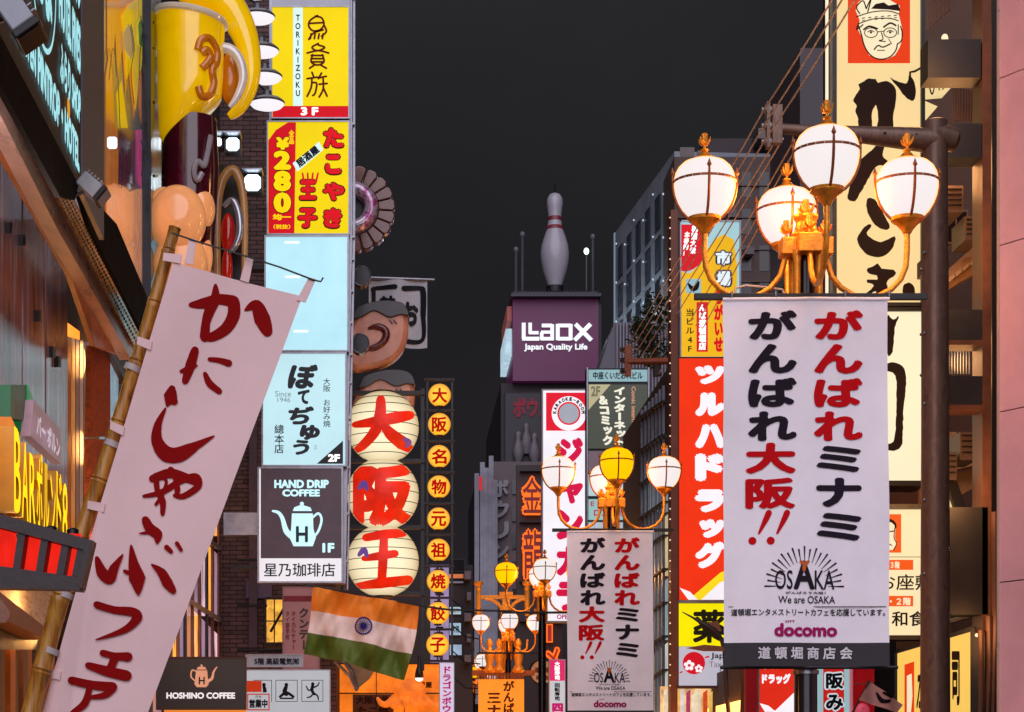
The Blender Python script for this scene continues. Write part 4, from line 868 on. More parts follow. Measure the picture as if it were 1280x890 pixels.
t.disc(SD, 358, 856, 2.4, .015, 12); t.stroke(SD, [(358, 858), (356, 864), (358, 868)], [4, 6, 5], .015); t.stroke(SD, [(350, 871), (358, 866), (367, 871)], [3, 4, 3], .0155); t.rect(SD, 350, 872, 367, 874, .012, .015)
t.disc(SD, 330, 856, 2.4, .015, 12); t.stroke(SD, [(330, 858), (331, 865), (327, 872)], [4, 5, 3], .015)
t.disc(SD, 391, 855, 2.2, .015, 12); t.stroke(SD, [(391, 857), (390, 863), (393, 868)], [4, 4, 3], .015); t.stroke(SD, [(383, 858), (386, 863), (391, 860), (397, 857), (399, 853)], [1.5, 1.8, 2, 1.8, 1.2], .0155); t.stroke(SD, [(392, 866), (397, 870), (398, 875)], [2, 2, 1.5], .0155); t.stroke(SD, [(392, 867), (388, 871), (384, 872)], [2, 2, 1.5], .0155)
t.build('pictogram', INK_K, r, fix=False)
r = thing('open_sign', 'small white and red 営業中 notice in front of the pictogram sign', 'notice', P(323, 889, 24.2)); SD = Fr(24.2)
MB().rect(SD, 307.5, 865.5, 338.5, 889.5, -.03, 0).build('board', lit('white_soft', '#c8ccd4', .62), r)
t = MB()
for a in ((309, 867, 337, 868.5), (309, 886.5, 337, 888), (309, 867, 310.4, 888), (335.6, 867, 337, 888)): t.rect(SD, *a, 0, .003)
t.rect(SD, 307.5, 851, 327, 865, 0, .004); t.build('red_border', lit('orange_red', '#d43a18', .6, light=False), r)
t = MB(); text(t, SD, '営業中', 311.5, 874, 334.5, 885, bold=.05, h=.005); text(t, SD, '只今', 319, 869, 327, 873, bold=.02, h=.005, passes=4); t.build('lettering', INK_K, r, fix=False)
# Hoshino coffee board
r = thing('coffee_board', 'black HOSHINO COFFEE board with a copper kettle emblem', 'sign', P(251, 886, 21.5)); SD = Fr(21.5)
MB().rect(SD, 196, 822, 306.5, 886.5, -.12, 0).build('board', mat('board_black', '#16161c', .35, 0, .3, 5), r)
t = MB()
for a in ((195, 821, 307.5, 823), (195, 885, 307.5, 887.2), (195, 823, 196.6, 885), (305.6, 823, 307.5, 885)): t.rect(SD, *a, -.12, .012)
t.build('frame', brown, r); MB().rect(SD, 205, 887.5, 307, 891.5, -.1, .0).build('lamp_strip', lit('orange_strip', '#e08430', .9), r)
t = MB(); text(t, SD, 'HOSHINO COFFEE', 208, 865.5, 294, 873.5, bold=.045, h=.004); t.build('lettering', ink('white_lit2', '#e8e8ec', .6), r, fix=False)
t = MB(); t.poly(SD, [(245, 838), (259, 838), (260, 849), (261, 855), (258, 859), (246, 859), (243, 855), (244, 849)], .004); t.poly(SD, [(245.5, 837), (258.5, 837), (256, 833.5), (248, 833.5)], .004); t.disc(SD, 252, 832, 1.5, .004, 10)
t.stroke(SD, [(259, 852), (265, 848), (267, 840), (271, 834)], [4, 3.5, 2.5, 1.5], .0044); t.stroke(SD, [(245, 839), (240, 838), (239, 846), (245, 852)], [1.5, 1.8, 1.8, 1.5], .0044)
t.build('kettle_emblem', ink('copper_print', '#d89c7c', .55), r, fix=False)
t = MB(); text(t, SD, 'H', 248.5, 846, 256, 855.5, bold=.02, h=.006); t.build('kettle_letter', INK_K, r, fix=False)

# ------------------------------------------------------------------ big lanterns and faces left of the street centre
LGp = 'three big glowing character lanterns'
fr = thing('lantern_scaffold', 'tall black steel frame carrying the three big lanterns and a column of small ones', 'frame', P(500, 830, 28.3))
SF = Fr(28.0)
for x0, x1, y0, y1 in ((425.5, 429.5, 488, 745), (526, 530.5, 485, 838), (533, 535.5, 474, 826), (564, 566.5, 474, 826)):
    MB().rect(SF, x0, y0, x1, y1, -.12, -.02).build('post', black, fr)
for y in (491, 576, 659, 742): MB().rect(SF, 425, y - 2.4, 531, y + 2.4, -.1, .02).build('beam', black, fr)
for y in (474, 512.5, 551, 590, 629, 668, 707.5, 747, 786.5, 826): MB().rect(SF, 530, y - 1.3, 568, y + 1.3, -.08, 0).build('rung', dsteel, fr)
lc = lit('lantern_paper', '#ffeaa8', .9, var=.08, scale=2)
facing_glow(lc, (1.15, 1.02, .68), (.42, .30, .13), .12, .98); lc.node_tree.nodes['Principled BSDF'].inputs['Emission Strength'].default_value = .92  # bulb hot spot painted as bright core and dim rim
for i, (cy_, ch, lab) in enumerate(((534.5, '大', 'big round cream lantern with the red character 大, topmost of three'), (618, '阪', 'big round cream lantern with the red character 阪, in the middle'), (701.5, '王', 'big round cream lantern with the red character 王, lowest of three'))):
    cx = 478.5; c = P(cx, cy_, 28.0); Rr = 45.5 * 28 / FPX
    r = thing('paper_lantern', lab, 'lantern', c, LGp)
    m_ = MB(); n = 20; rb = MB()
    class Dr(Ball): pass
    prof = []
    for k in range(n + 1):
        a = -1.28 + 2.56 * k / n; prof.append((Rr * math.cos(a) * .99, Rr * math.sin(a)))
    m_.lathe(c, prof, 40); m_.build('paper_shade', lc, r, True)
    for k in range(1, 8):
        a = -1.15 + 2.3 * k / 8; rb = MB(); pts = [c + Vector((math.cos(q * PI / 20) * Rr * math.cos(a) * 1.004, math.sin(q * PI / 20) * Rr * math.cos(a) * 1.004, Rr * math.sin(a))) for q in range(41)]
        rb.tube(pts, .0055, 5, caps=False); rb.build('hoop', black, r)
    for s_ in (-1, 1): MB().lathe(c + Vector((0, 0, s_ * Rr * .955)), [(Rr * .3, -.02), (Rr * .3, .02)], 24).build('cap_ring', black, r)
    SBl = Ball(c, Rr * .995); t = MB()
    b_ = (441, cy_ - 38, 517, cy_ + 40) if i != 2 else (446, cy_ - 34, 512, cy_ + 36)
    if i == 1: text(t, SBl, ch, *b_, bold=.062, h=.012, seg=5)
    elif i == 0:
        for pts, ws in (([(443, 531), (470, 527), (495, 522), (513, 519)], [6, 11, 12, 9]), ([(476, 499), (475, 520), (468, 540), (452, 558), (438, 566)], [9, 12, 11, 9, 3]), ([(477, 528), (488, 542), (503, 554), (516, 564)], [6, 12, 14, 5])): t.stroke(SBl, pts, [q_ * 1.25 for q_ in ws], .012 + .001 * len(ws), 8)
    else:
        for pts, ws in (([(457, 672), (480, 668), (504, 666)], [8, 10, 9]), ([(455, 698), (474, 695), (494, 692)], [6, 9, 8]), ([(480, 668), (479, 695), (477, 728)], [8, 10, 9]), ([(444, 733), (475, 729), (511, 725)], [6, 11, 10])): t.stroke(SBl, pts, [q_ * 1.2 for q_ in ws], .012 + .001 * len(ws) + .0006 * (pts[0][1] % 5), 8)
    t.build('character', mat('lantern_red', '#c01808', .5, 0, .35, 3, emit=.75, ecol='#e02408', light=False), r, 'all', fix=False)
    t = MB()
    pts = [(449, cy_ - 8), (455, cy_ - 14), (459, cy_ - 6)] if i else [(506, 549), (511, 553), (508, 558)]
    t.stroke(SBl, pts, [5, 8, 4], .022, 5); t.build('violet_paint_patch', mat('violet_paint', '#7a5ab8', .4, 0, .2, 4, emit=.3, light=False), r, 'all', fix=False, label='violet painted spot on the lantern')  # violet blot of the lantern's own paint
    MB().lathe(c, [(.03, -.1), (.04, -.02), (.02, .08)], 10).build('bulb_holder', black, r)
ys = [494, 530.5, 570.5, 608.5, 648.5, 687.5, 726.5, 766.5, 806]
LC = lit('amber_paper', '#ffae14', .95, var=.15, scale=6); facing_glow(LC, (1.25, .62, .03), (.5, .16, .01), .15, .98); LC.node_tree.nodes['Principled BSDF'].inputs['Emission Strength'].default_value = 1.05  # amber core dimming outward, inner bulb's brightness painted into the paper
ORD = ['topmost', 'second from the top', 'third from the top', 'fourth from the top', 'middle one', 'fourth from the bottom', 'third from the bottom', 'second from the bottom', 'lowest']
for y, ch, od in zip(ys, '大阪名物元祖焼餃子', ORD):
    c = P(549.5 - (y - 494) * .008, y, 28.0); Rr = 14.3 * 28 / FPX
    r = thing('small_lantern', 'small orange lantern with red character ' + ch + ', ' + od + ' of the column', 'lantern', c, 'column of small orange character lanterns')
    MB().lathe(c, [(Rr * math.cos(-1.3 + 2.6 * k / 12), Rr * math.sin(-1.3 + 2.6 * k / 12)) for k in range(13)], 24).build('paper_shade', LC, r, True)
    for s_ in (-1, 1): MB().lathe(c + Vector((0, 0, s_ * Rr * .99)), [(.05, -.012), (.05, .012)], 12).build('cap_ring', black, r)
    for s_ in (-1, 1): MB().tube([c + Vector((0, 0, s_ * Rr)), c + Vector((0, 0, s_ * .21))], .006, 5).build('hook_wire', black, r)
    t = MB(); text(t, Ball(c, Rr), ch, c_x := 549.5 - (y - 494) * .008 - 9.5, y - 9.5, 549.5 - (y - 494) * .008 + 9.5, y + 9.5, bold=.035, h=.008, passes=6, seg=5); t.build('character', ink('red_char', '#b80c04', .35), r, fix=False)
# pale lilac strip behind the lowest small lanterns
S = Fr(28.4); r = thing('lilac_strip_sign', 'lilac and white strip sign behind the lowest small lanterns', 'sign', P(549, 826, 28.4))
MB().rect(S, 538, 706, 561, 828, -.04, 0).build('panel', lit('lilac', '#b8a4d8', .55, var=.3, scale=4), r)
t = MB(); text(t, S, '餃子 王将', 544, 708, 555, 826, True, .05, .004, gap=1.3); t.build('lettering', ink('dark_violet', '#3a2448', .03), r, fix=False)
# hanging bulb lamp below
c = P(524, 848, 27.8); r = thing('hanging_lamp', 'small downward lamp hanging under the black lantern frame', 'lamp', c)
MB().lathe(c, [(.05, 0), (.06, .03), (.05, .1), (.03, .16), (.02, .3)], 14).build('shade', black, r, True); MB().ell(c, .05, .05, .035, 12, 8).build('bulb', lit('bulb_white', '#fff4e0', 8), r, 'all')

# scalloped ring emblem behind the tower
c = P(440, 262, 29); pr = 29 / FPX; SR = Fr(29)
r = thing('ring_emblem', 'brown scalloped ring emblem with pearly inner ring projecting behind the sign tower', 'emblem', c)
ir = MB()
ir.tube([c + Vector((math.cos(a * PI / 20) * 24 * pr, -.1, math.sin(a * PI / 20) * 24 * pr)) for a in range(42)], 9 * pr, 12, caps=False)
ir.build('inner_ring', streak('pearl_ring', ['#50485a', '#a89cae', '#c8b8c8', '#b0508c', '#6a5870'], .2, (3, 3, 3), 3, .05, .4), r, True)
for k in range(20):
    a = 2 * PI * k / 20 + .1; b = MB(); S_ = Loc(c, (math.cos(a), 0, math.sin(a)), (-math.sin(a), 0, math.cos(a)), (0, -1, 0))
    r0, r1 = 33 * pr, 54 * pr; w0, w1 = 4.6 * pr, 7.6 * pr
    b.prism(S_, [(r0, -w0), (r1 * .94, -w1), (r1, -w1 * .5), (r1, w1 * .5), (r1 * .94, w1), (r0, w0)], -.12, .06)
    b.build('shell_block', mat('glazed_brown', '#6a4038', .22, .1, .4, 10, coat=.5), r, bevel=.015)
d = MB(); d.disc(SR, 440, 262, 15, 0); d.build('centre_disc', black, r)
MB().tube([P(440, 262, 29), P(420, 300, 29.6), P(380, 320, 30.8)], .05, 8).build('bracket', dsteel, r)
# round black side lamps
for x, y, lab in ((452, 345, 'upper round black spotlight on the tower edge beside the calligraphy flag'), (450, 429, 'lower round black spotlight on the tower edge over the mask sign')):
    c = P(x, y, 26.2); r = thing('round_spotlight', lab, 'spotlight', c, 'round black spotlights on the tower edge')
    b = MB(); S_ = Fr(26.2); b.prism(S_, [(x + 11 * math.cos(a * PI / 14), y + 12 * math.sin(a * PI / 14)) for a in range(28)], -.2, .0); b.build('housing', mat('spot_black', '#14141a', .25, .3, .2, 5), r, True)
    b = MB(); b.tube([S_.pt(x + 11 * math.cos(a * PI / 14), y + 12 * math.sin(a * PI / 14), .0) for a in range(30)], .009, 6, caps=False); b.build('rim', steel, r, True)
    MB().tube([P(x - 8, y, 26.3), P(x - 16, y, 26.2)], .02, 6).build('arm', dsteel, r)
# calligraphy flag on a pole
SG = Cloth(30, lambda x, y: .03 * math.sin((x - 460) * .12 + y * .01))
r = thing('calligraphy_flag', 'white hanging flag with black square brush frame behind the mask sign', 'flag', SG.pt(498, 435))
MB().sheet(lambda u, v: SG.pt(461 + 73 * u, 350 + 85 * v + .6 * math.sin(u * 9)), 24, 24).build('cloth', mat('grey_white_cloth', '#b8bcc6', .8, 0, .12, 5), r, 'all')
t = MB()
for pts, w_ in (([(466, 362), (470, 360), (494, 359)], 6), ([(467, 362), (467, 400), (467, 424)], 5.5), ([(505, 361), (525, 360), (529, 366), (529, 395)], 7), ([(529, 395), (528, 425), (505, 426)], 6), ([(467, 424), (480, 426), (494, 426)], 5)):
    t.stroke(SG, pts, [w_, w_ * .8, w_ * 1.05][:len(pts)] + [w_] * max(0, len(pts) - 3), .012, 6)
text(t, SG, '粋', 474, 370, 497, 400, bold=.05, h=.012, seg=6); text(t, SG, 'お', 503, 377, 523, 408, bold=.06, h=.012, seg=6)
t.build('lettering', ink('brush_black', '#1c1c22'), r, fix=False)
MB().tube([P(440, 347, 30), P(543, 350, 30)], [.03, .02], 8).build('pole', steel, r)
# mask faces
def face(ox, oy, Y, lab):
    S = Fr(Y); r = thing('mask_sign', lab, 'sign figure', S.pt(472 + ox, 420 + oy), 'round tan mask signs with brown ring mouths')
    T_ = lambda pts: [(x + ox, y + oy) for x, y in pts]
    cl_ = lambda pts, n=4: sm(T_(pts) + T_(pts[:1]), n)[:-1]
    MB().prism(S, cl_([(442, 400), (452, 389), (480, 381), (502, 384), (510, 398), (509, 424), (500, 444), (482, 457), (455, 463), (438, 460), (430, 430)]), -.22, .1).build('face_shell', mat('tan_shell', '#c88468', .38, 0, .35, 3, coat=.3, bump=.1), r, True, bevel=.07)
    MB().prism(S, cl_([(440, 401), (446, 388), (462, 381), (484, 378), (504, 382), (511, 396), (500, 396), (486, 399), (468, 391), (452, 399)]), -.2, .14).build('dark_hair', mat('dark_crown', '#241a20', .4, 0, .4, 6, coat=.3), r, True, bevel=.025)
    b = MB(); b.tube([S.pt(466 + ox + math.cos(q * PI / 18) * 17, 424 + oy + math.sin(q * PI / 18) * 13 - math.cos(q * PI / 18) * 4, .1) for q in range(-11, 14)], smr([.02, .05, .055, .055, .05, .045, .02], 4), 10); b.build('mouth_ring', mat('ring_brown', '#5c1a18', .35, 0, .3, 5, coat=.4), r, True)
    for k in (0, 1): MB().tube([S.pt(487 + k * 5 + ox, 402 + oy, .11), S.pt(491 + k * 5 + ox, 407 + oy, .11)], .012, 6).build('cheek_mark', mat('ring_brown', '#5c1a18'), r)
    MB().tube([S.pt(440 + ox, 425 + oy, -.1), S.pt(425 + ox, 425 + oy, -.6)], .05, 8).build('bracket', dsteel, r)
face(0, 0, 28.8, 'tan mask sign with brown ring mouth and dark hair, upper one')
face(8, 86, 28.9, 'tan mask sign with dark hair, half hidden behind the top lantern')

# ------------------------------------------------------------------ Indian flag
def idp(x, y): return .006 * math.sin(x * .8 + 2 * math.sin(y * .09)) + .01 * math.sin((x + y * .5) * .42) + .07 * math.sin((x - 383) * .075 + (y - 735) * .035) + .045 * math.sin((x - 383) * .15 - y * .06) * (.4 + (y - 735) / 90) + .02 * math.sin(x * .06 + y * .13) + .014 * math.sin(x * .33 + y * .02)
SI = Cloth(24.9, idp)
c4 = [(391, 734), (524, 757), (505, 848), (380, 818)]
def iq(u, v):
    s_ = 3 * math.sin(u * PI * 1.5) * v + 4 * math.sin(v * PI) * (u - .3)
    return ((c4[0][0] * (1 - u) + c4[1][0] * u) * (1 - v) + (c4[3][0] * (1 - u) + c4[2][0] * u) * v + (3 if u < .5 else 4) * math.sin(v * PI) * (1 if u > .3 else .6),
            (c4[0][1] * (1 - u) + c4[1][1] * u) * (1 - v) + (c4[3][1] * (1 - u) + c4[2][1] * u) * v - s_ * .8)
r = thing('indian_flag', 'Indian flag, saffron white and green, hanging rumpled from a cord below the sign tower', 'flag', SI.pt(450, 800))
def ib(v0, v1, name, hexc, e):
    MB().sheet(lambda u, v: SI.pt(*iq(u, v0 + (v1 - v0) * v)), 48, 14).build(name, mat('flag' + hexc, hexc, .6, 0, .12, 5, bump=.1, emit=e, light=False), r, 'all')
ib(0, .34, 'saffron_band', '#ff9428', 0); ib(.34, .67, 'white_band', '#fce8e2', 0); ib(.67, 1, 'green_band', '#5c7224', 0)
t = MB(); cx, cy_ = 454.5, 783; ib_ = ink('chakra_blue', '#2c2a78', .08)
t.ring(SI, cx, cy_, 9.4, 11.2, .012, n=40); t.disc(SI, cx, cy_, 2, .0125, 12)
for k in range(24):
    a = k * PI / 12; t.stroke(SI, [(cx + 1.5 * math.cos(a), cy_ + 1.5 * math.sin(a)), (cx + 9.6 * math.cos(a), cy_ + 9.6 * math.sin(a))], [.9, .7], .013, 2, cap=False)
t.build('chakra_wheel', ib_, r, fix=False)
MB().tube([P(x, y, 24.86) for x, y in ((380, 731), (420, 737), (470, 746), (524, 757), (560, 762), (640, 764))], .012, 6).build('cord', dsteel, r)
r = thing('folded_parasol', 'beige folded cloth parasol end poking out below the Indian flag', 'parasol', P(445, 862, 26))
b = MB(); b.prism(Fr(26), [(434, 826), (470, 834), (462, 848), (445, 862)], -.1, .0); b.build('cloth', mat('beige_cloth', '#b09878', .7, 0, .3, 6), r)
b = MB(); b.tube([P(418, 826, 26), P(438, 846, 26), P(446, 863, 25.95)], .02, 6); b.tube([P(428, 822, 26), P(440, 840, 26), P(446, 862, 25.95)], .03, 6); b.build('rib', steel, r)

# orange lit mural board and dark building on the left beyond the lanterns
SO = Fr(33)
r = thing('orange_billboard', 'orange lit billboard with a painted octopus shape low behind the Indian flag', 'billboard', P(480, 930, 33))
MB().rect(SO, 415, 830, 549, 1000, -.3, 0).build('panel', mat('orange_mural', '#b85818', .6, 0, .6, 2.2, emit=1.0, ecol='#f07818', light=True), r)
t = MB(); og2 = mat('mural_light_orange', '#e07020', .6, 0, .4, 6, emit=.9, light=False)
t.ell(P(512, 863, 32.95), .26, .09, .2, 24, 14)
for a in range(6):
    x = 494 + a * 7; t.tube([Vector(q_) for q_ in sm([tuple(P(x, 872, 32.9)), tuple(P(x + (a - 2.5) * 4, 880, 32.86)), tuple(P(x + (a - 2.5) * 7, 879 + a % 2 * 3, 32.84)), tuple(P(x + (a - 2.5) * 9, 872, 32.88))])], smr([.07, .055, .045, .02]), 8)
t.build('octopus_relief', og2, r, 'all')
MB().rect(SO, 441, 868, 492, 900, 0, .03).build('caption_panel', mat('caption_brown', '#5a2a10', .6, emit=.15, light=False), r)
t = MB(); text(t, SO, '大阪名物', 445, 870, 488, 880, bold=.04, h=.034); text(t, SO, 'たこ焼', 447, 883, 486, 894, bold=.04, h=.034); text(t, SO, '小麦屋', 515, 852, 540, 860, bold=.04, h=.034); t.build('lettering', ink('dark_rust', '#3a1408', .1), r, fix=False)
MB().rect(SO, 411, 834, 416.5, 1000, -.2, .1).build('red_edge', lit('red_edge', '#e01c10', .8), r)
for y in (829, 866, 900): MB().rect(SO, 416, y, 549, y + 1.5, 0, .05).build('joint_strip', dsteel, r)
for x in (470, 505): MB().rect(SO, x, 829, x + 1, 900, 0, .04).build('joint_strip', dsteel, r)
# vertical strip sign
SV = Fr(31)
r = thing('vertical_strip_sign', 'narrow white strip sign with magenta kana ドラゴンボウル', 'sign', P(558, 900, 31))
sign(r, SV, 549, 828, 568, 960, lit('pale_lilac', '#d8cce8', .8), .08, .8)
t = MB(); text(t, SV, 'ドラゴンボウル', 552.5, 833, 564.5, 900, True, .045, .016); t.build('lettering', ink('magenta_print', '#b0187c', .35), r, fix=False)
db = thing('dark_building', 'dark building beyond the small lanterns with a few lit window signs', 'building', (2, 60, 0))
SK = Fr(58)
MB().box((-4, 58, 0), ((591 - VX) * 58 / FPX, 75, EYE + (HY - 706) * 58 / FPX)).build('wall', mat('dark_wall_far', '#241f26', .7, 0, .4, .8), db)
for (x0, y0, x1, y1, cc, e) in ((559, 718, 579, 723, '#d87848', .8), (559, 727, 579, 729, '#9a88a0', .5), (562, 759, 576, 768, '#b8d0dc', .8), (562, 779, 576, 794, '#a8c4dc', .75), (562, 806, 577, 819, '#a0b8d0', .75), (562, 700, 580, 714, '#2c2a34', .0)):
    f = MB().rect(SK, x0 - 1.2, y0 - 1.2, x1 + 1.2, y1 + 1.2, 0, .05).build('window', dsteel, db)
    MB().rect(SK, x0, y0, x1, y1, .05, .06).build('pane', lit('win' + cc, cc, max(e, .02), var=.3, scale=3, light=False), f)
t = MB(); text(t, SK, 'BOOTH', 563, 761, 575, 766, bold=.03, h=.07); text(t, SK, '大将', 564, 782, 574, 791, bold=.03, h=.07); t.build('lettering', INK_K, db, fix=False)
for i in range(5): MB().rect(SK, 580 + (i % 2) * 3, 716 + i * 26, 588, 726 + i * 26, 0, .5).build('air_unit', mat('unit_far', '#5a545c', .5), db)
for i in range(4):
    y = 750 + i * 32; MB().tube([P(566, y, 57), P(582, y + 14, 55.5), P(600, y + 18 - i, 54)], .018, 5).build('stay_wire', dsteel, db)

# ------------------------------------------------------------------ bowling building, tower sign and pin
TB = 80.0; ST = Fr(TB); q = TB / FPX
def zb(y, Y=TB): return EYE + (HY - y) * Y / FPX
def xb(x, Y=TB): return (x - VX) * Y / FPX
bw = thing('bowling_building', 'tall grey bowling hall with raised letters and pale light tubes on its corner', 'building', (xb(640), TB, 0))
MB().box((xb(627), TB + .5, 0), (xb(736), TB + 14, zb(476))).build('wall', mat('brown_black_wall', '#2a2026', .6, 0, .3, .5), bw)
MB().box((xb(611), TB - .6, 0), (xb(676), TB + .45, zb(580))).build('front_wing', mat('greige_wall', '#6a5c60', .65, 0, .25, .6), bw)
MB().box((xb(592), TB - 1.2, 0), (xb(610.5), TB + 6, zb(612))).build('corner_block', mat('dark_corner', '#221e28', .4, .2, .4, 1), bw)
for i, (x, y0) in enumerate(((596, 592), (603, 578), (608, 585), (614, 570), (619, 600))):
    MB().tube([P(x, y0, TB - 1.5), P(x, 880, TB - 1.5)], .1, 6).build('light_tube', mat('tube_steel', '#8a8a98', .25, .8, .3, 1, emit=.25, ecol='#b8b0c8', light=False), bw)
MB().rect(Fr(TB - 1.7), 599, 596, 602, 613, 0, .1).build('red_beacon', lit('beacon_red', '#e02020', .8, light=False), bw)
t = MB(); 
for i, ch in enumerate('ボウリング'):
    for k in range(4): text(t, Fr(TB - .6), ch, 615, 600 + i * 26, 636, 622 + i * 26, bold=.05, h=.02 + k * .05, passes=4)
t.build('raised_letters', mat('grey_letters', '#8a8890', .5, .1, .2, 2), bw, fix=False)
for i in range(7): MB().rect(Fr(TB - .6), 640, 600 + i * 34, 672, 618 + i * 34, 0, .08).build('window', mat('dark_window', '#1a181e', .15, 0, .3, 1), bw)
r = thing('bowling_sign', 'dark square sign with grey bowling pins and red ボウ lettering below the tower', 'sign', P(655, 580, TB))
SP = Fr(TB + .35)
sign(r, SP, 631, 490, 679, 580, mat('sign_dark', '#2c2630', .5, 0, .3, 1), .3, 1.0, dsteel)
t = MB(); text(t, SP, 'ボウル', 641, 497, 690, 522, bold=.06, h=.05); t.build('lettering', ink('dim_red', '#8a3444', .12), r, fix=False)
for x, y in ((648, 570), (668, 572), (658, 560)):
    t = MB(); t.xf_lathe(P(x, y, TB + .1), [(.5, -.6), (.95, .1), (1, .5), (.75, 1.2), (.42, 1.75), (.5, 2.1), (.48, 2.4), (.01, 2.65)], 7 * q, .12, 12 * q, 14, 0); t.build('painted_pin', mat('dim_pin', '#6a6068', .5, 0, .2, 2), r, 'all')
tb = thing('tower_sign', 'maroon rooftop sign box reading LAOX Japan Quality Life in white', 'rooftop sign', P(694, 476, TB))
MB().box((xb(641), TB, zb(476)), (xb(748), TB + 5, zb(374))).build('sign_box', mat('maroon_panel', '#5e1c4c', .45, 0, .2, .6, emit=.2, light=False), tb)
cap = MB(); cap.box((xb(638), TB - .5, zb(374)), (xb(750), TB + 6, zb(370))); cap.build('cap_slab', mat('cap_grey', '#3c3844', .5, .2, .3, 1), tb)
cap = MB(); cap.box((xb(640.5), TB - .3, zb(369.9)), (xb(747), TB + 5, zb(367))); cap.build('upper_slab', mat('cap_grey', '#3c3844'), tb)
for i in range(23): MB().box((xb(642 + i * 4.7), TB - .55, zb(370)), (xb(642.6 + i * 4.7), TB - .45, zb(366.5))).build('railing_post', dsteel, tb)
MB().box((xb(748.2), TB + .1, zb(480)), (xb(752), TB + 5, zb(380))).build('side_return', dsteel, tb)
t = MB(); wl = lit('laox_white', '#eef4f8', .95, light=False); Sx = Fr(TB)
w_ = 3.3
def bar(*p, w=3.6): t.stroke(Sx, list(p), [w * 1.22] * len(p), .09, 1, cap=False)
# LL ligature, a, o, x as squared strokes
bar((654.5, 404), (654.5, 424), w=4); bar((652.5, 424), (674, 424), w=4); bar((662.5, 404), (662.5, 417.5), w=3.6); bar((661, 416.5), (673, 416.5), w=3.4)
bar((677, 407.5), (690, 407.5), w=3.8); bar((690, 406), (690, 426), w=3.8); bar((676, 424), (691, 424), w=3.6); bar((677, 416), (677, 425.5), w=3.6); bar((676, 415.8), (690, 415.8), w=3.2)
bar((697, 407.5), (713, 407.5), w=3.8); bar((697, 424), (713, 424), w=3.8); bar((697, 405.6), (697, 425.8), w=4); bar((713, 405.6), (713, 425.8), w=4)
bar((719, 405.6), (739, 426), w=4.4); bar((738, 405.6), (718, 426), w=4.4)
text(t, Sx, 'Japan Quality Life', 655, 430, 734, 440, bold=.035, h=.09)
t.build('lettering', wl, tb, fix=False)
side = Pl((xb(641), TB, 0), (-1, 0, 0))
MB().box((xb(641) - .25, TB + .4, zb(442)), (xb(641) - .02, TB + 4.6, zb(408))).build('side_sign', lit('side_lit', '#bcd8e8', .8, var=.4, scale=2, light=False), tb)
MB().box((xb(641) - .2, TB + .4, zb(398)), (xb(641) - .02, TB + 4.6, zb(380))).build('side_band', mat('side_salmon', '#9a5048', .5, emit=.3, light=False), tb)
pn = thing('bowling_pin', 'giant white bowling pin with two red neck stripes on the rooftop', 'giant bowling pin', P(693.5, 358, TB + 2.5)); Yp = TB + 2.5; qp = Yp / FPX
c = Vector(((693.5 - VX) * qp, Yp, 0)); Z = lambda y: EYE + (HY - y) * qp
PR = [(8.5, 358), (11.5, 349), (15, 338), (17.3, 326), (17.9, 317), (16.8, 307), (13.8, 297), (10.6, 288), (9, 281), (8.2, 274), (8.3, 268), (9.4, 260), (10, 254), (9.4, 248), (6.8, 243.5), (3, 241.6), (.1, 241)]
MB().lathe(c, [(a * qp, Z(b)) for a, b in PR], 32).build('body', mat('pin_white', '#a8a2ae', .4, 0, .12, .7, coat=.3), pn, True)
for y0, y1, a, b in ((276, 271.5, 8.5, 8.25), (287, 283, 10.5, 9.5)): MB().lathe(c, [(b * qp * .98, Z(y1 - .5)), ((b + .35) * qp, Z(y1)), ((a + .45) * qp, Z(y0)), (a * qp * .98, Z(y0 + .5))], 32).build('stripe', mat('pin_red', '#7a2434', .4, 0, .2, 1), pn, True)
MB().lathe(c, [(11 * qp, Z(366)), (11 * qp, Z(358))], 24).build('base', dsteel, pn)
MB().tube([(c.x, Yp, Z(242)), (c.x, Yp, Z(230))], .06, 6).build('lightning_rod', dsteel, pn)
for x, y, lab in ((653, 293, 'thin lightning mast left of the giant bowling pin'), (645, 312, 'short thin mast at the left corner of the rooftop sign'), (741, 296, 'thin lightning mast right of the giant bowling pin')):
    r = thing('roof_mast', lab, 'mast', P(x, 367, TB + 1.5)); MB().tube([P(x, 368, TB + 1.5), P(x, y + 3, TB + 1.5)], .05, 6).build('pole', mat('mast_grey', '#4c4a54', .5), r)
    MB().ell(P(x, y, TB + 1.5), .1, .1, .12, 10, 6).build('tip', mat('mast_tip', '#5c6068', .5, emit=.1, light=False), r)
r = thing('roof_beacon', 'bright greenish white light on a mast right of the bowling pin', 'light', P(733, 314, TB + 1))
MB().ell(P(733, 314, TB + 1), .1, .1, .13, 12, 8).build('bulb', lit('beacon_white', '#d8ffe8', 3, light=False), r, 'all'); MB().tube([P(733, 318, TB + 1), P(733, 368, TB + 1)], .03, 5).build('pole', mat('mast_grey', '#4c4a54'), r)

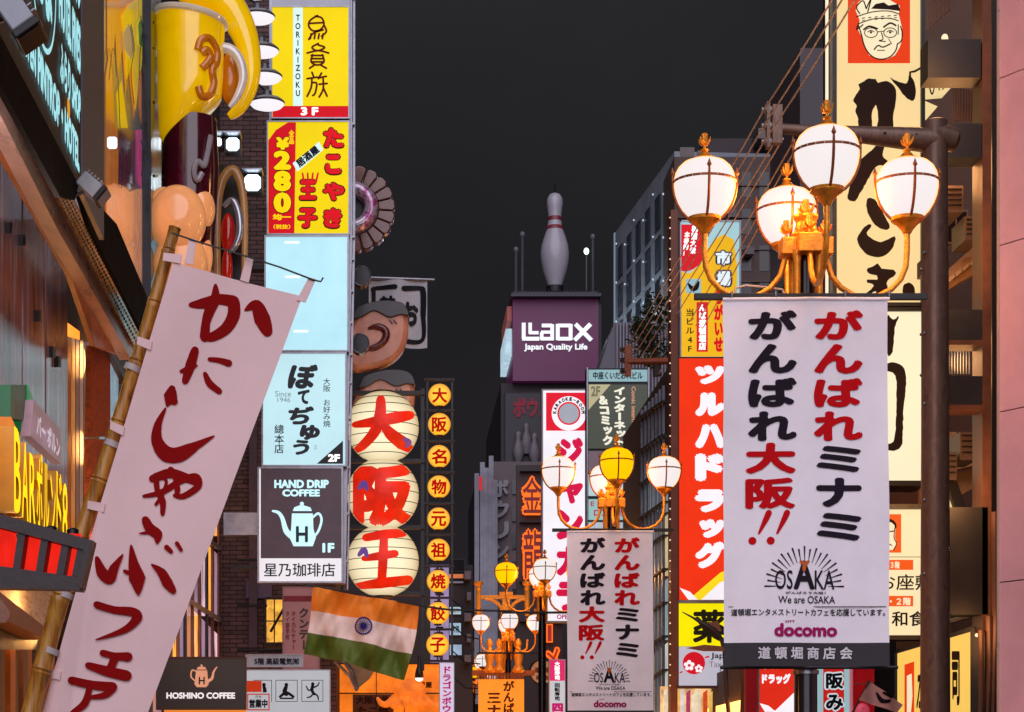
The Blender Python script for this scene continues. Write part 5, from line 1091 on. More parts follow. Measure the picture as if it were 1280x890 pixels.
# neon ramen lettering
NX = 62.0; SN = Fr(NX)
r = thing('neon_sign', 'orange outlined neon ramen lettering stacked behind the third lamp', 'neon sign', P(680, 850, NX))
MB().rect(SN, 646, 580, 704, 1000, -.4, -.2).build('backing', mat('neon_back', '#3a2c30', .6, 0, .3, 1), r)
def neon(ch, x0, y0, x1, y1, lab, bright):
    a = MB(); text(a, SN, ch, x0, y0, x1, y1, bold=.11, h=.0, passes=8); a.build('neon_outline', lit('neon_orange', '#ff6a1c', 1.25, light=False), r, fix=False)
    a = MB(); text(a, SN, ch, x0 + 2.4, y0 + 2.4, x1 - 2.4, y1 - 2.4, bold=.012, h=.03, passes=6); a.build('letter_face', mat('neon_face' + str(bright), '#7a1810', .5, 0, .3, 1, emit=bright, ecol='#c02410', light=False), r, fix=False)
neon('金', 651, 594, 679, 644, '', .1); neon('龍', 652, 660, 681, 726, '', .15)
neon('ラ', 681, 732, 704, 772, '', .6); neon('メ', 678, 808, 702, 838, '', .6)
a = MB(); a.rect(SN, 683, 780, 691, 803, -.05, .0); a.build('neon_outline', lit('neon_orange', '#ff6a1c', 1.25), r); a = MB(); a.rect(SN, 684.5, 781.5, 689.5, 801.5, 0, .03); a.build('letter_face', mat('neon_face0.6', '#7a1810'), r)
for y in (588, 652, 726, 776): MB().rect(SN, 650, y, 704, y + 1, -.2, .02).build('support_bar', dsteel, r)

# karaoke tower sign
JY = 47.0; SJ = Fr(JY)
r = thing('karaoke_sign', 'tall white karaoke sign with magenta kana below a red KARAOKE-ROOM panel', 'lit sign', P(705, 775, JY))
sign(r, SJ, 677, 486.5, 735, 778, lit('white_face3', '#f0ecf4', .9), .3, 1.8, mat('beige_frame', '#8a7c80', .4, .4))
MB().rect(SJ, 682.5, 491, 732.5, 538.5, .012, .02).build('red_panel', lit('red_face2', '#e01830', .85), r)
t = MB(); t.ring(SJ, 711, 517, 14.5, 21.5, .024, n=36); t.build('white_ring', lit('white_lit3', '#f4f0f6', .9, light=False), r, fix=False)
t = MB(); t.disc(SJ, 711, 517, 12.5, .024, 30); t.build('plain_disc', lit('grey_disc', '#b0b4c0', .7, light=False), r)
t = MB()
for i, ch in enumerate('KARAOKE-ROOM'):
    a = PI + (i + .3) * PI / 11.6; cx = 711 + 18 * math.cos(a); cy_ = 517 + 18 * math.sin(a)
    text(t, SJ, ch, cx - 1.9, cy_ - (2.4 if ch != '-' else .6), cx + 1.9, cy_ + (2.4 if ch != '-' else .6), bold=.07, h=.028, rot=a + PI / 2, passes=4)
t.build('arc_lettering', INK_K, r, fix=False)
t = MB(); 
for i, ch in enumerate('ジャンカラ'):
    y = 547 + i * 45; sml = ch == 'ャ'
    text(t, SJ, ch, 695 + (5 if sml else 0), y + (8 if sml else 0), 729, y + 38, bold=.068, h=.02)
t.build('lettering', lit('crimson_lit', '#d81048', .8, light=False), r, fix=False)
t = MB(); text(t, SJ, 'OPEN 24H', 696, 768, 730, 774, bold=.03, h=.02); t.build('small_lettering', ink('magenta_print', '#b0187c', .35), r, fix=False)

# striped sign stack with internet cafe
IY = 40.0; SQ = Fr(IY)
ib2 = thing('sign_stack', 'stack of framed signs headed by a pale building name plate, behind the second lamp', 'sign tower', P(772, 700, IY))
MB().rect(SQ, 733, 460, 811, 900, -.3, -.01).build('casing', dsteel, ib2)
for x in (733, 809.5): MB().rect(SQ, x, 460, x + 1.6, 900, -.01, .06).build('upright', steel, ib2)
MB().rect(SQ, 735.5, 462.5, 809, 477, 0, .03).build('name_plate', lit('plate_cyan', '#a4ccd4', .6), ib2)
t = MB(); text(t, SQ, '中座くいだおれビル', 741, 465, 803, 474.5, bold=.03, h=.035); t.build('plate_lettering', INK_K, ib2, fix=False)
MB().rect(SQ, 735.5, 481, 809, 561, 0, .03).build('olive_panel', mat('olive_panel', '#3c4434', .4, 0, .15, 2, emit=.45, light=False), ib2)
t = MB(); t.poly(SQ, [(735.5, 481), (763, 481), (735.5, 513)], .034); t.poly(SQ, [(809, 534), (809, 561), (785, 561)], .034); t.build('cream_corner', lit('cream_corner', '#cfc8a0', .6, light=False), ib2)
t = MB(); text(t, SQ, 'インターネット', 767, 484, 782, 558, True, .07, .036); text(t, SQ, '＆コミック', 750, 495, 764, 557, True, .07, .036, skew=-.12); t.build('lettering', lit('cream_lit', '#f0ecd8', .85, light=False), ib2, fix=False)
t = MB(); text(t, SQ, '2F', 738.5, 483, 750, 496, bold=.04, h=.038); t.build('floor_number', ink('olive_ink', '#8a8a68', .2), ib2, fix=False)
t = MB(); text(t, SQ, 'Comic internet bagus', 755, 516, 827, 523, bold=.03, h=.036, rot=PI / 2, passes=4); t.build('side_lettering', lit('peach_lit', '#e8a888', .6, light=False), ib2, fix=False)
for (y0, y1, cc, e) in ((564, 590, '#8a7480', .5), (593.5, 620, '#c8e0ea', .7), (624, 650, '#9fd0cc', .7), (653, 680, '#c0ccd8', .7), (683, 720, '#b8c4d0', .6)):
    MB().rect(SQ, 735.5, y0, 798, y1, 0, .03).build('sign_panel', lit('stk' + cc, cc, e, var=.15, scale=2), ib2); MB().rect(SQ, 799.5, y0, 809, y1, 0, .03).build('side_tab', lit('tab_white', '#c0ccd6', .6, light=False), ib2)
    MB().rect(SQ, 734, y1 + .6, 810, y1 + 2.6, 0, .07).build('divider', dsteel, ib2)
t = MB(); text(t, SQ, 'ロング ホー', 742, 636, 792, 646, bold=.05, h=.036); text(t, SQ, 'E', 738, 627, 743, 633, bold=.03, h=.036); t.build('lettering', ink('rose_print', '#c84878', .3), ib2, fix=False)

# narrow sign strips left of the second banner
SW = Fr(44)
r = thing('white_strip_sign', 'small pink and white strip sign left of the second banner', 'sign', P(696, 900, 44))
sign(r, SW, 686, 824, 707, 960, lit('white_soft2', '#d0d4dc', .7), .1, .8)
MB().rect(SW, 687, 825, 706, 851, .012, .018).build('pink_panel', lit('pink_lit', '#e0306c', .8, light=False), r)
t = MB(); text(t, SW, '大阪寿司', 693, 827, 700, 850, True, .05, .022, passes=4); t.build('lettering', ink('white_lit', '#ffffff', .85), r, fix=False)
t = MB(); text(t, SW, '回転寿司', 693, 854, 700, 876, True, .05, .016, passes=4); t.build('lettering', INK_K, r, fix=False)
t = MB(); text(t, SW, '四', 690, 879, 704, 890, bold=.07, h=.016); t.build('lettering', ink('magenta_print', '#b0187c', .35), r, fix=False)
r = thing('round_sign', 'round beige sign disc behind the pole of the third lamp', 'sign', P(678, 840, 52)); S = Fr(52)
b = MB(); b.prism(S, [(678 + 16 * math.cos(a * PI / 18), 840 + 16 * math.sin(a * PI / 18)) for a in range(36)], -.12, 0); b.build('disc', mat('beige_disc', '#a88058', .5, 0, .2, 2, emit=.3, light=False), r)
b = MB(); b.tube([S.pt(678 + 16 * math.cos(a * PI / 18), 840 + 16 * math.sin(a * PI / 18), .02) for a in range(38)], .03, 6, caps=False); b.build('rim', dsteel, r)
t = MB(); text(t, S, '道頓堀', 668, 834, 688, 841, bold=.04, h=.01); text(t, S, '商店会', 670, 844, 686, 850, bold=.04, h=.01); t.build('lettering', ink('rust_ink', '#6a3020', .05), r, fix=False)
MB().tube([P(678, 856, 52.1), P(678, 978, 52.1)], .05, 8).build('post', dsteel, r)

# gilded arch over the street far away
GY = 50.4; qg = GY / FPX
r = thing('gilded_arch', 'gilded ornamental arch with capitals, curved brackets and figures over the far street', 'arch', P(630, 900, GY))
gl = mat('arch_gilt', '#d8942c', .4, .2, .3, 3)
for x in (598, 659):
    c = P(x, 0, GY); b = MB(); b.lathe((c.x, GY, 0), [(3.2 * qg, zb(770, GY)), (3.2 * qg, zb(738, GY)), (4.2 * qg, zb(736, GY)), (3.4 * qg, zb(733, GY)), (6 * qg, zb(730, GY)), (6 * qg, zb(727, GY))], 4 * 4); b.build('post', gl, r)
MB().rect(Fr(GY), 596, 744, 662, 748.5, -.12, .02).build('crossbar', gl, r); MB().rect(Fr(GY), 628, 748, 637, 850, -.15, .02).build('centre_column', gl, r)
MB().rect(Fr(GY), 624, 740, 641, 744, -.15, .05).build('centre_capital', gl, r)
for s_ in (-1, 1): MB().tube([P(632.5 + s_ * (5 + 20 * math.sin(a * PI / 16)), 768 - 19 * math.cos(a * PI / 16) + 2, GY) if 0 else P(632.5 + s_ * (4 + 22 * (1 - math.cos(a * PI / 12))), 768 - 20 * math.sin(a * PI / 12), GY) for a in range(7)], .045, 8).build('curved_bracket', gl, r)
for x, k in ((612, 0), (648, 1), (624, 2)):
    b = MB(); c = P(x, 815, GY - .2); b.lathe(c, [(.1, -.5), (.16, -.45), (.08, -.3), (.12, -.1), (.08, .05), (.05, .12), (.08, .2), (.06, .28), (.01, .33)], 14)
    b.tube([c + Vector((.08, 0, .0)), c + Vector((.2, -.03, .08)), c + Vector((.22, -.05, .3))], .025, 8); b.build('figure', gl, r, True)
MB().rect(Fr(GY), 590, 838, 668, 844, -.2, .1).build('lower_beam', mat('beam_rust', '#8a4c20', .5), r)

# ------------------------------------------------------------------ right: distant buildings
wb = thing('pale_grey_building', 'pale grey building with vertical window strips and small bulbs, behind the lamp on the right', 'building', P(805, 900, 66))
pA = P(769, 290, 70); pB = P(843, 190, 61.0); ztop = (pA.z + pB.z) / 2
u = Vector((pB.x - pA.x, pB.y - pA.y, 0)); Lw = u.length; u.normalize(); nrm = Vector((u.y, -u.x, 0)); nrm = nrm if nrm.y < 0 else -nrm
SWb = Loc((pA.x, pA.y, 0), u, (0, 0, 1), nrm)
MB().prism(SWb, [(0, -ztop), (Lw, -ztop), (Lw, 0), (0, 0)], -6, 0).build('wall', mat('slat_wall', '#878d98', .6, 0, .4, .6), wb)
for i in range(6):
    a = (i + .42) / 6.2 * Lw; wd = Lw / 6.2 * .5
    for j in range(9):
        z0 = ztop - .7 - j * 1.25
        f = MB(); f.prism(SWb, [(a, -z0), (a + wd, -z0), (a + wd, -(z0 - 1.05)), (a, -(z0 - 1.05))], 0, .03); f = f.build('window', mat('strip_window', '#2c3038', .4), wb)
        MB().prism(SWb, [(a + .08, -z0 + .08), (a + wd - .08, -z0 + .08), (a + wd - .08, -(z0 - .97)), (a + .08, -(z0 - .97))], .03, .035).build('pane', mat('strip_pane%d' % ((i * 3 + j * 5) % 3), ['#39424e', '#2a3038', '#46505c'][(i * 3 + j * 5) % 3], .15), f)
    for j in range(5): MB().ell(SWb.pt(a - .12, -ztop + .5 + j * 1.3 + (i % 2) * .4, .06), .025, .025, .035, 8, 5).build('bulb', lit('cold_bulb', '#c8dcf0', .8, light=False), wb)
MB().prism(SWb, [(-.12, -ztop), (.02, -ztop), (.02, 0), (-.12, 0)], -.02, .03).build('lit_edge', lit('edge_light', '#8fa4b8', .5), wb)
MB().prism(SWb, [(.1, -(zb(398, 68))), (Lw, -(zb(398, 68))), (Lw, -(zb(404, 68))), (.1, -(zb(404, 68)))], 0, .02).build('ledge', mat('ledge_grey', '#8c98a8', .5), wb)
for i in range(3):
    c_ = SWb.pt(Lw * (.12 + .3 * i), -zb(410, 68), 1.2); ld = bpy.data.lights.new('facade_uplight', 'POINT'); ld.energy = 40; ld.color = (.75, .88, 1); ld.shadow_soft_size = .2; lo = bpy.data.objects.new('facade_uplight', ld); C.objects.link(lo); lo.parent = wb; lo.location = c_ - wb.location
cb = thing('corrugated_building', 'grey corrugated clad building with a sloping left side below the slatted building', 'building', P(780, 900, 58))
SC_ = Fr(58)
MB().prism(SC_, [(768, 403), (830, 403), (830, 1000), (746, 1000), (746, 470)], -3, 0).build('wall', mat('corrugated_wall', '#5c5a66', .55, .3, .2, .8, emit=.03, light=False), cb)
for i in range(16):
    x = 770 + i * 4; MB().rect(SC_, x, 405, x + 1.8, 1000, 0, .12).build('corrugation_rib', mat('rib_grey', '#7a7684', .5, .3, .2, 1), cb)
gw = thing('grey_office_building', 'plain brown grey office block behind the nearest lamp and its cables', 'building', P(930, 900, 60))
SGb = Fr(60)
MB().prism(SGb, [(843, 196), (1045, 196), (1045, 1000), (843, 1000)], -8, 0).build('wall', mat('brown_grey_wall', '#54423e', .7, 0, .2, .4), gw)
MB().prism(Fr(62), [(880, 173), (1048, 173), (1048, 300), (880, 300)], -8, 0).build('upper_wall', mat('plum_wall', '#3c3034', .7, 0, .2, .4), gw)
for i in range(5):
    for j in range(5):
        x = 905 + i * 22; y = 215 + j * 46
        f = MB().rect(SGb, x, y, x + 12, y + 32, 0, .015).build('window', mat('win_dark', '#2a2226', .2, 0, .4, 1), gw)
for x0, y0, x1, y1 in ((850, 184, 868, 196), (872, 188, 884, 196), (948, 160, 975, 173), (985, 150, 992, 173)): MB().rect(Fr(61), x0, y0, x1, y1, -1, 0).build('roof_unit', mat('roof_unit', '#6a5c5a', .5, .1, .3, 1), gw)
for x, y in ((906, 250), (928, 296), (950, 342), (972, 250)): MB().rect(SGb, x + 1, y + 18, x + 11, y + 27, .0, .5).build('air_unit', mat('unit_far', '#5a545c', .5), gw)
for x in (899, 990): MB().tube([P(x, 198, 59.8), P(x, 600, 59.8)], .06, 6).build('drain_pipe', mat('pipe_far', '#6a5850', .5), gw)
for i in range(6): MB().rect(SGb, 843, 232 + i * 40, 1045, 233 + i * 40, 0, .08).build('string_course', mat('course', '#6a5852', .6), gw)
MB().rect(Fr(50), 1000, 60, 1044, 330, -4, 0).build('shaft', mat('shaft_grey', '#4c444c', .6, 0, .2, .6), gw)
tr_ = thing('roof_tree', 'small dark bushy tree in front of the slatted building', 'tree', P(815, 445, 45))
MB().tube([P(822, 470, 45), P(818, 440, 45), P(812, 410, 45)], [.1, .07, .03], 8).build('trunk', mat('bark', '#2c2018', .8, bump=.5), tr_)
b = MB()
for i in range(900):
    while True:
        v = Vector((random.uniform(-1, 1), random.uniform(-1, 1), random.uniform(-1, 1)))
        if v.length < 1: break
    k_ = random.choice(((814, 405, .42), (806, 425, .4), (822, 385, .35), (816, 440, .38), (801, 412, .25)))
    p = P(k_[0], k_[1], 45) + v * k_[2]; a = Vector((random.uniform(-1, 1), random.uniform(-1, 1), random.uniform(-1, 1))).normalized() * .06; c_ = a.cross(Vector((random.random(), random.random(), 1))).normalized() * .03
    b.add([p - a, p + c_, p + a, p - c_], [(0, 1, 2, 3)])
b.build('crown', mat('dark_leaf', '#24341c', .6, 0, .5, 3), tr_, fix=False)

# glazed stair side of the drugstore building
SX = (838 - VX) * 30.6 / FPX
ds = thing('drugstore_building', 'building behind the red drugstore tower with a glazed side and thin vertical rails', 'building', (SX + 1, 33, 0))
MB().box((SX + .05, 30.9, 0), (SX + 4, 37.5, zb(455, 31))).build('wall', mat('ds_wall', '#3a3036', .6, 0, .3, .8), ds)
Sd = Pl((SX, 31, 0), (-1, 0, 0))
for i, (x0, x1) in enumerate(((812, 819), (820, 827), (828, 836))):
    for j, (y0, y1) in enumerate(((560, 640), (643, 720), (723, 800), (803, 960))):
        MB().prism(Sd, [(x0, y0 + (836 - x0) * .9), (x1, y0 + (836 - x1) * .9), (x1, y1), (x0, y1)], -.02, .02).build('glass_pane', lit('pane_lit%d' % ((i + j) % 4), ['#8fa8b0', '#c8d4cc', '#8c9cb4', '#d8c89c'][(i + j) % 4], .75, var=.35, scale=2), ds)
for i in range(7):
    x = 807 + i * 4.6; MB().prism(Sd, [(x, 478 + (838 - x) * 1.1), (x + .9, 478 + (838 - x) * 1.1), (x + .9, 900), (x, 900)], .05, .09).build('vertical_rail', mat('rail_steel', '#7c7c88', .3, .7, .2, 3), ds)
for j in range(9):
    y = 500 + j * 42; MB().prism(Sd, [(806, y + 22), (838, y), (838, y + 2.4), (806, y + 24.4)], .03, .12).build('horizontal_rail', dsteel, ds)
b = MB().rect(Fr(30.5), 826, 858, 906, 1000, -.1, 0).build('shopfront', lit('color_shop', '#e8b47a', 1.0, var=.75, scale=5), ds)
for i in range(11):
    x = 830 + i * 7; cc = ['#f0dcc0', '#d85020', '#f0c060', '#e8e0e8', '#b04468', '#f4e8c8'][i % 6]
    MB().prism(Fr(30.4), [(x, 862 + (i % 3) * 4), (x + 4 + i % 3, 862), (x + 3 + i % 2 * 3, 1000), (x, 1000)], -.03, .02).build('display_panel', lit('disp' + cc, cc, .8, var=.3, scale=8), ds)

# drugstore sign tower
DY = 30.0; SDg = Fr(DY)
dt = thing('drugstore_tower', 'tall sign tower with yellow market top, red drugstore panel, yellow and white panels', 'sign tower', P(886, 860, DY))
MB().rect(SDg, 847, 275, 927, 859, -.35, -.01).build('casing', brown, dt)
MB().rect(SDg, 838.5, 262, 847, 1000, -.3, 0).build('post', mat('rust_post', '#6a3a28', .45, .3, .3, 4), dt)
for i in range(46): 
    y = 272 + i * 13; MB().ell(P(837.6, y, DY - .02), .011, .011, .011, 8, 5).build('festoon_bulb', bulbm, dt, 'all')
b = MB()
for a in ((849.5, 276, 926, 278), (849.5, 276, 851.3, 447), (924.2, 278, 926, 447)): b.rect(SDg, *a, -.01, .04)
b.build('top_frame', steel, dt)
MB().rect(SDg, 851.5, 278, 924, 446, 0, .012).build('cyan_face', lit('cyan_face', '#b0dce4', .75), dt)
MB().prism(SDg, [(851.5, 446), (851.5, 340), (862, 342), (876, 330), (884, 312), (893, 300), (904, 293), (917, 300), (921, 330), (921, 446)], .012, .016).build('yellow_panel', lit('mustard_face', '#f0b81c', .85), dt)
b = MB(); b.poly(SDg, [(851.5, 281), (872, 281)] + [(854 + 28 * math.cos(a), 309 + 31 * math.sin(a)) for a in [(-.9 + k * .2) for k in range(13)]] + [(851.5, 339)], .018); b.build('red_sun', lit('red_sun', '#dc1c28', .8), dt)
b = MB(); text(b, SDg, '韓国大衆', 863, 282, 871, 318, True, .05, .022, passes=4, skew=.1); text(b, SDg, '本格的！', 854, 290, 861, 320, True, .05, .022, passes=4, skew=.1); b.build('lettering', ink('white_lit', '#ffffff', .85), dt, fix=False)
b = MB(); k = MB()
for y0, y1, ch in ((312, 334, '市'), (337, 360, '場')): text(b, SDg, ch, 892, y0, 916, y1, bold=.14, h=.018); text(k, SDg, ch, 894.5, y0 + 2, 913.5, y1 - 2, bold=.06, h=.024)
b.build('lettering_outline', ink('navy_outline', '#24406c', .08), dt, fix=False); k.build('lettering', lit('pale_blue_lit', '#e4f4fc', .9, light=False), dt, fix=False)
b = MB(); b.rect(SDg, 857, 349, 876, 367, .016, .02); b.build('blue_tile', lit('tile_blue', '#9cccd8', .7, light=False), dt); b = MB(); b.stroke(SDg, [(860, 355), (865, 361), (870, 360), (873, 353)], [2, 6, 6, 2.5], .022); b.stroke(SDg, [(867, 362), (867, 366)], [1.2, 1], .0225); b.build('rooster_emblem', INK_K, dt, fix=False)
b = MB(); b.rect(SDg, 870.5, 378, 884.5, 440, .016, .02); b.build('red_plaque', lit('red_sun', '#dc1c28', .8), dt); b = MB(); text(b, SDg, 'んば道頓堀店', 873, 381, 882.5, 438, True, .05, .024, passes=6); b.build('plaque_lettering', ink('white_lit', '#ffffff', .85), dt, fix=False)
b = MB(); text(b, SDg, '当ビル4F', 857, 386, 867.5, 440, True, .02, .018, passes=4, gap=1.15); b.build('floor_lettering', INK_K, dt, fix=False)
b = MB(); text(b, SDg, 'らがいせ', 892, 362, 904, 440, True, .07, .02); text(b, SDg, '肉', 906, 380, 918, 396, bold=.06, h=.02); b.build('red_lettering', ink('red_lit', '#c8101c', .7), dt, fix=False)
MB().rect(SDg, 849, 448.5, 925, 750, 0, .03).build('red_panel', lit('drug_red', '#ee3410', .88), dt)
b = MB()
for ch, y0, y1 in (('ツ', 457, 481), ('ル', 491, 521), ('ハ', 530, 561), ('ド', 567, 602), ('ラ', 612, 641), ('ッ', 649, 673), ('グ', 677, 711)):
    text(b, SDg, ch, 868 + (5 if ch == 'ッ' else 0), y0, 906, y1, bold=.1, h=.034)
b.build('lettering', lit('white_lit3', '#f4f0f6', .9, light=False), dt, fix=False)
b = MB(); b.poly(SDg, [(860, 750), (900, 716), (925, 706), (925, 730), (893, 750)], .034); b.build('yellow_swoosh', lit('swoosh_y', '#f8d820', .9, light=False), dt); b = MB(); b.poly(SDg, [(849, 735), (862, 740), (872, 750), (860, 750)], .036); b.poly(SDg, [(876, 750), (900, 728), (925, 722), (925, 750)], .037); b.build('white_swoosh', lit('white_lit3', '#f4f0f6', .9), dt)
MB().rect(SDg, 847.5, 750.5, 926, 754, -.01, .05).build('divider', steel, dt)
MB().rect(SDg, 848.5, 754.5, 925, 808, 0, .03).build('yellow_face', lit('yellow_drug', '#f4e400', .9), dt)
b = MB(); text(b, SDg, '薬', 865.5, 762, 907, 804, bold=.035, h=.034); b.build('medicine_character', ink('dark_green_ink', '#2a2c14', .03), dt, fix=False)
MB().rect(SDg, 848.5, 808.5, 925, 857, 0, .03).build('white_face', lit('white_soft3', '#c8c6d6', .72), dt)
b = MB(); b.disc(SDg, 867, 829, 14, .034, 32); b.build('red_disc', lit('tax_red', '#d81428', .75, light=False), dt)
b = MB()
for cx, cy_, s_ in ((861, 832, 4.2), (873, 836, 3.2)):
    for k in range(5): a = k * 2 * PI / 5 - PI / 2; b.disc(SDg, cx + s_ * math.cos(a), cy_ + s_ * math.sin(a), s_ * .62, .038 + k * .0004, 12)
b.build('blossom', lit('white_lit3', '#f4f0f6', .9), dt, fix=False)
b = MB(); b.stroke(SDg, [(881, 822), (885, 821)], [1.5, 2.5], .036); b.stroke(SDg, [(852, 840), (849.5, 841)], [2, 1.5], .036); b.build('petal', lit('tax_red', '#d81428', .75), dt, fix=False)
b = MB(); text(b, SDg, 'Japan.', 888, 816, 920, 825, bold=.02, h=.034, passes=4); b.build('lettering', ink('dark_print', '#24242c', .02), dt, fix=False)
b = MB(); text(b, SDg, 'Tax-free', 886, 827, 921, 834, h=.034); text(b, SDg, 'Shop', 899, 836, 920, 845, h=.034); b.build('lettering', ink('grey_print', '#8a8c96', .15), dt, fix=False)
MB().rect(SDg, 847, 857.5, 926, 860.5, -.1, .06).build('bottom_rail', brown, dt)
r = thing('bird_ornament', 'small brown crane ornament flying in front of the yellow medicine sign', 'ornament', P(885, 790, 27)); q = 27 / FPX
b = MB(); b.tube([P(x, y, 27) for x, y in ((853, 765), (866, 772), (880, 780), (893, 788), (902, 798))], [.006, .014, .032, .04, .02], 10); b.build('body', mat('bird_dark', '#2c2428', .4, 0, .4, 8), r, True)
b = MB(); b.prism(Fr(27), [(884, 779), (897, 776), (902, 789), (892, 787)], -.02, .02); b.prism(Fr(26.9), [(858, 810), (880, 806), (904, 808), (906, 814), (880, 814)], -.03, .02); b.build('wing', mat('bird_brown', '#6a4030', .5, 0, .4, 8), r)
MB().tube([P(x, y, 27) for x, y in ((902, 798), (906, 815), (908, 860), (915, 940))], .03, 8).build('stand', mat('bird_dark', '#2c2428'), r)

# orange street bracket with insulators on the right
r = thing('cable_bracket', 'rust orange steel bracket with insulators holding the overhead cables above the sign stack', 'bracket', P(812, 452, 34))
MB().tube([P(784, 452, 34), P(846, 451, 34)], [.05, .06], 10).build('arm', mat('rust_orange', '#8a4020', .5, .2, .3, 6), r)
MB().rect(Fr(34), 781, 432, 789, 470, -.06, .02).build('head_plate', mat('rust_orange', '#8a4020'), r)
for i in range(3): MB().lathe(P(778, 438 + i * 13, 34) - Vector((0, 0, .04)), [(.02, 0), (.06, .01), (.03, .03), (.06, .045), (.03, .06), (.05, .08), (.02, .09)], 10).build('insulator', mat('ceramic', '#5a4a48', .2, 0, .2, 5), r, True)

# ------------------------------------------------------------------ utility pole with arm and cables
UY = 17.0; up = thing('utility_pole', 'grey steel utility pole with a long tapered arm crossing the big cream sign', 'utility pole', ((1169 - VX) * UY / FPX, UY, 0)); U = (1169 - VX) * UY / FPX; qu = UY / FPX
psm = streak('galvanised', ['#6a5048', '#84685c', '#745a50', '#7c6056'], .45, (1, 1, .3), 16, .06, .35)
MB().lathe((U, UY, 0), [(.125, 0), (.118, 3), (.108, 5.5), (.1, zb(172, UY)), (.098, zb(152, UY)), (.07, zb(150, UY)), (.01, zb(149, UY))], 24).build('shaft', psm, up, True)
MB().tube([P(x, y, UY) for x, y in ((1168, 176), (1120, 172), (1060, 167), (1005, 163), (970, 160))], [.105, .085, .062, .045, .04], 16).build('arm', psm, up, True)
MB().tube([P(1168, 168, UY), P(1194, 176, UY), P(1198, 177, UY)], [.105, .095, .05], 16).build('arm_collar', psm, up, True)
MB().rect(Fr(UY), 965, 132, 977, 180, -.05, .04).build('head_plate', psm, up); MB().rect(Fr(UY), 958, 128, 962, 185, -.05, .03).build('head_plate', psm, up)
for y in (137, 157, 177):
    MB().tube([P(966, y, UY - .01), P(963, y, UY - .01), P(962.9, y, UY), P(960, y, UY), P(959.9, y, UY), P(956, y, UY), P(955.9, y, UY), P(952, y, UY)], [.012, .03, .015, .035, .015, .035, .015, .02], 10).build('insulator', mat('ceramic_pale', '#b8aca8', .2, 0, .2, 5), up, True)
for y in (320, 420, 508, 628, 689, 720, 770): MB().lathe((U + .1 * (1 if y % 4 else -1), UY - .05, zb(y, UY)), [(.012, 0), (.018, .01), (.01, .025)], 8).build('step_bolt', steel, up)
for x in (1063, 1103, 1142): MB().lathe(P(x, 168 + (x - 1063) * .05, UY) - Vector((0, .09, 0)), [(.008, -.004), (.014, 0), (.008, .004)], 10).build('rivet', steel, up)
for y in (337, 418, 469): MB().tube([P(1150, y, UY), P(1160, y, UY)], .012, 6).build('clamp', steel, up)
def cable(pts, rr, lab, m_, sag=0):
    r = thing('cable', lab, 'cable', pts[len(pts) // 2], 'overhead cables strung along the street'); a, b_ = Vector(pts[0]), Vector(pts[-1])
    full = []
    for i in range(len(pts) - 1):
        p, q_ = Vector(pts[i]), Vector(pts[i + 1])
        for k in range(9): t_ = k / 8; full.append(p.lerp(q_, t_) - Vector((0, 0, sag * 4 * t_ * (1 - t_))))
    MB().tube(full, rr, 5).build('strand', m_, r)
cw = mat('cable_grey', '#d8c8c4', .5); ck = mat('cable_black', '#1c181c', .5)
for i, (xs_, y) in enumerate(((1057, 137), (1070, 157), (1088, 177))):
    cable([P(xs_ + 34, -90, 13), P(955, y, UY), P(780, 440 + i * 12, 34)], .007, ['overhead cable from the top insulator', 'overhead cable from the middle insulator', 'overhead cable from the bottom insulator'][i] + ' of the pole arm', cw, .03)
for i in (0, 1, 3, 4, 5):
    cable([P(972 + i * 7, 172 + i * 1, 17.3), P(800 + i * 8, 448 + i * 6, 38)], .007, ['left edge', 'second', 'third', 'fourth', 'fifth', 'right edge'][i] + ' cable of the parallel bundle passing behind the nearest lamp', mat('cable_warm', '#f0d0b8', .5), .02)
r = thing('tube_bracket', 'thin white bent tube bracket above the large banner', 'bracket', P(950, 372, 14.2)); MB().tube([P(x, y, 14.2) for x, y in ((917, 375), (920, 360), (932, 357), (955, 359), (978, 362), (981, 372))], .009, 8).build('tube', mat('white_tube', '#b0a8b0', .4, .3, .1, 5), r, True)

# ------------------------------------------------------------------ big cream restaurant sign
GKY = 22.0; SGk = Fr(GKY)
cream = lit('cream_face', '#f2d79a', .82, var=.04)
gk = thing('restaurant_sign', 'huge cream sign with red square face emblem and black brush kana がんこ', 'lit sign', P(1097, 382, GKY))
MB().rect(SGk, 1041, -120, 1152, 383, -.5, -.01).build('casing', dsteel, gk)
MB().rect(SGk, 1045, -120, 1150, 170.4, 0, .012).build('face_panel', cream, gk); MB().rect(SGk, 1045, 171.4, 1150, 379, 0, .012).build('face_panel', cream, gk)
for a in ((1040.5, -120, 1044.8, 384), (1150.2, -120, 1155, 384), (1044.8, 379.2, 1150.2, 384)): MB().rect(SGk, *a, -.4, .05).build('frame', black, gk)
MB().rect(SGk, 1036.5, -120, 1038, 384, -.2, -.1).build('edge_light', lit('edge_pale', '#ffe8c8', 1.0, light=False), gk)
MB().rect(SGk, 1059.5, -40, 1137, 79.5, .012, .02).build('emblem_square', lit('emblem_red', '#e03c10', .85), gk)
bk = ink('brush_brown_black', '#241814', .03, .6); t = MB(); wh = MB()
def poly_h(mb, pts, h): mb.poly(SGk, pts, h)
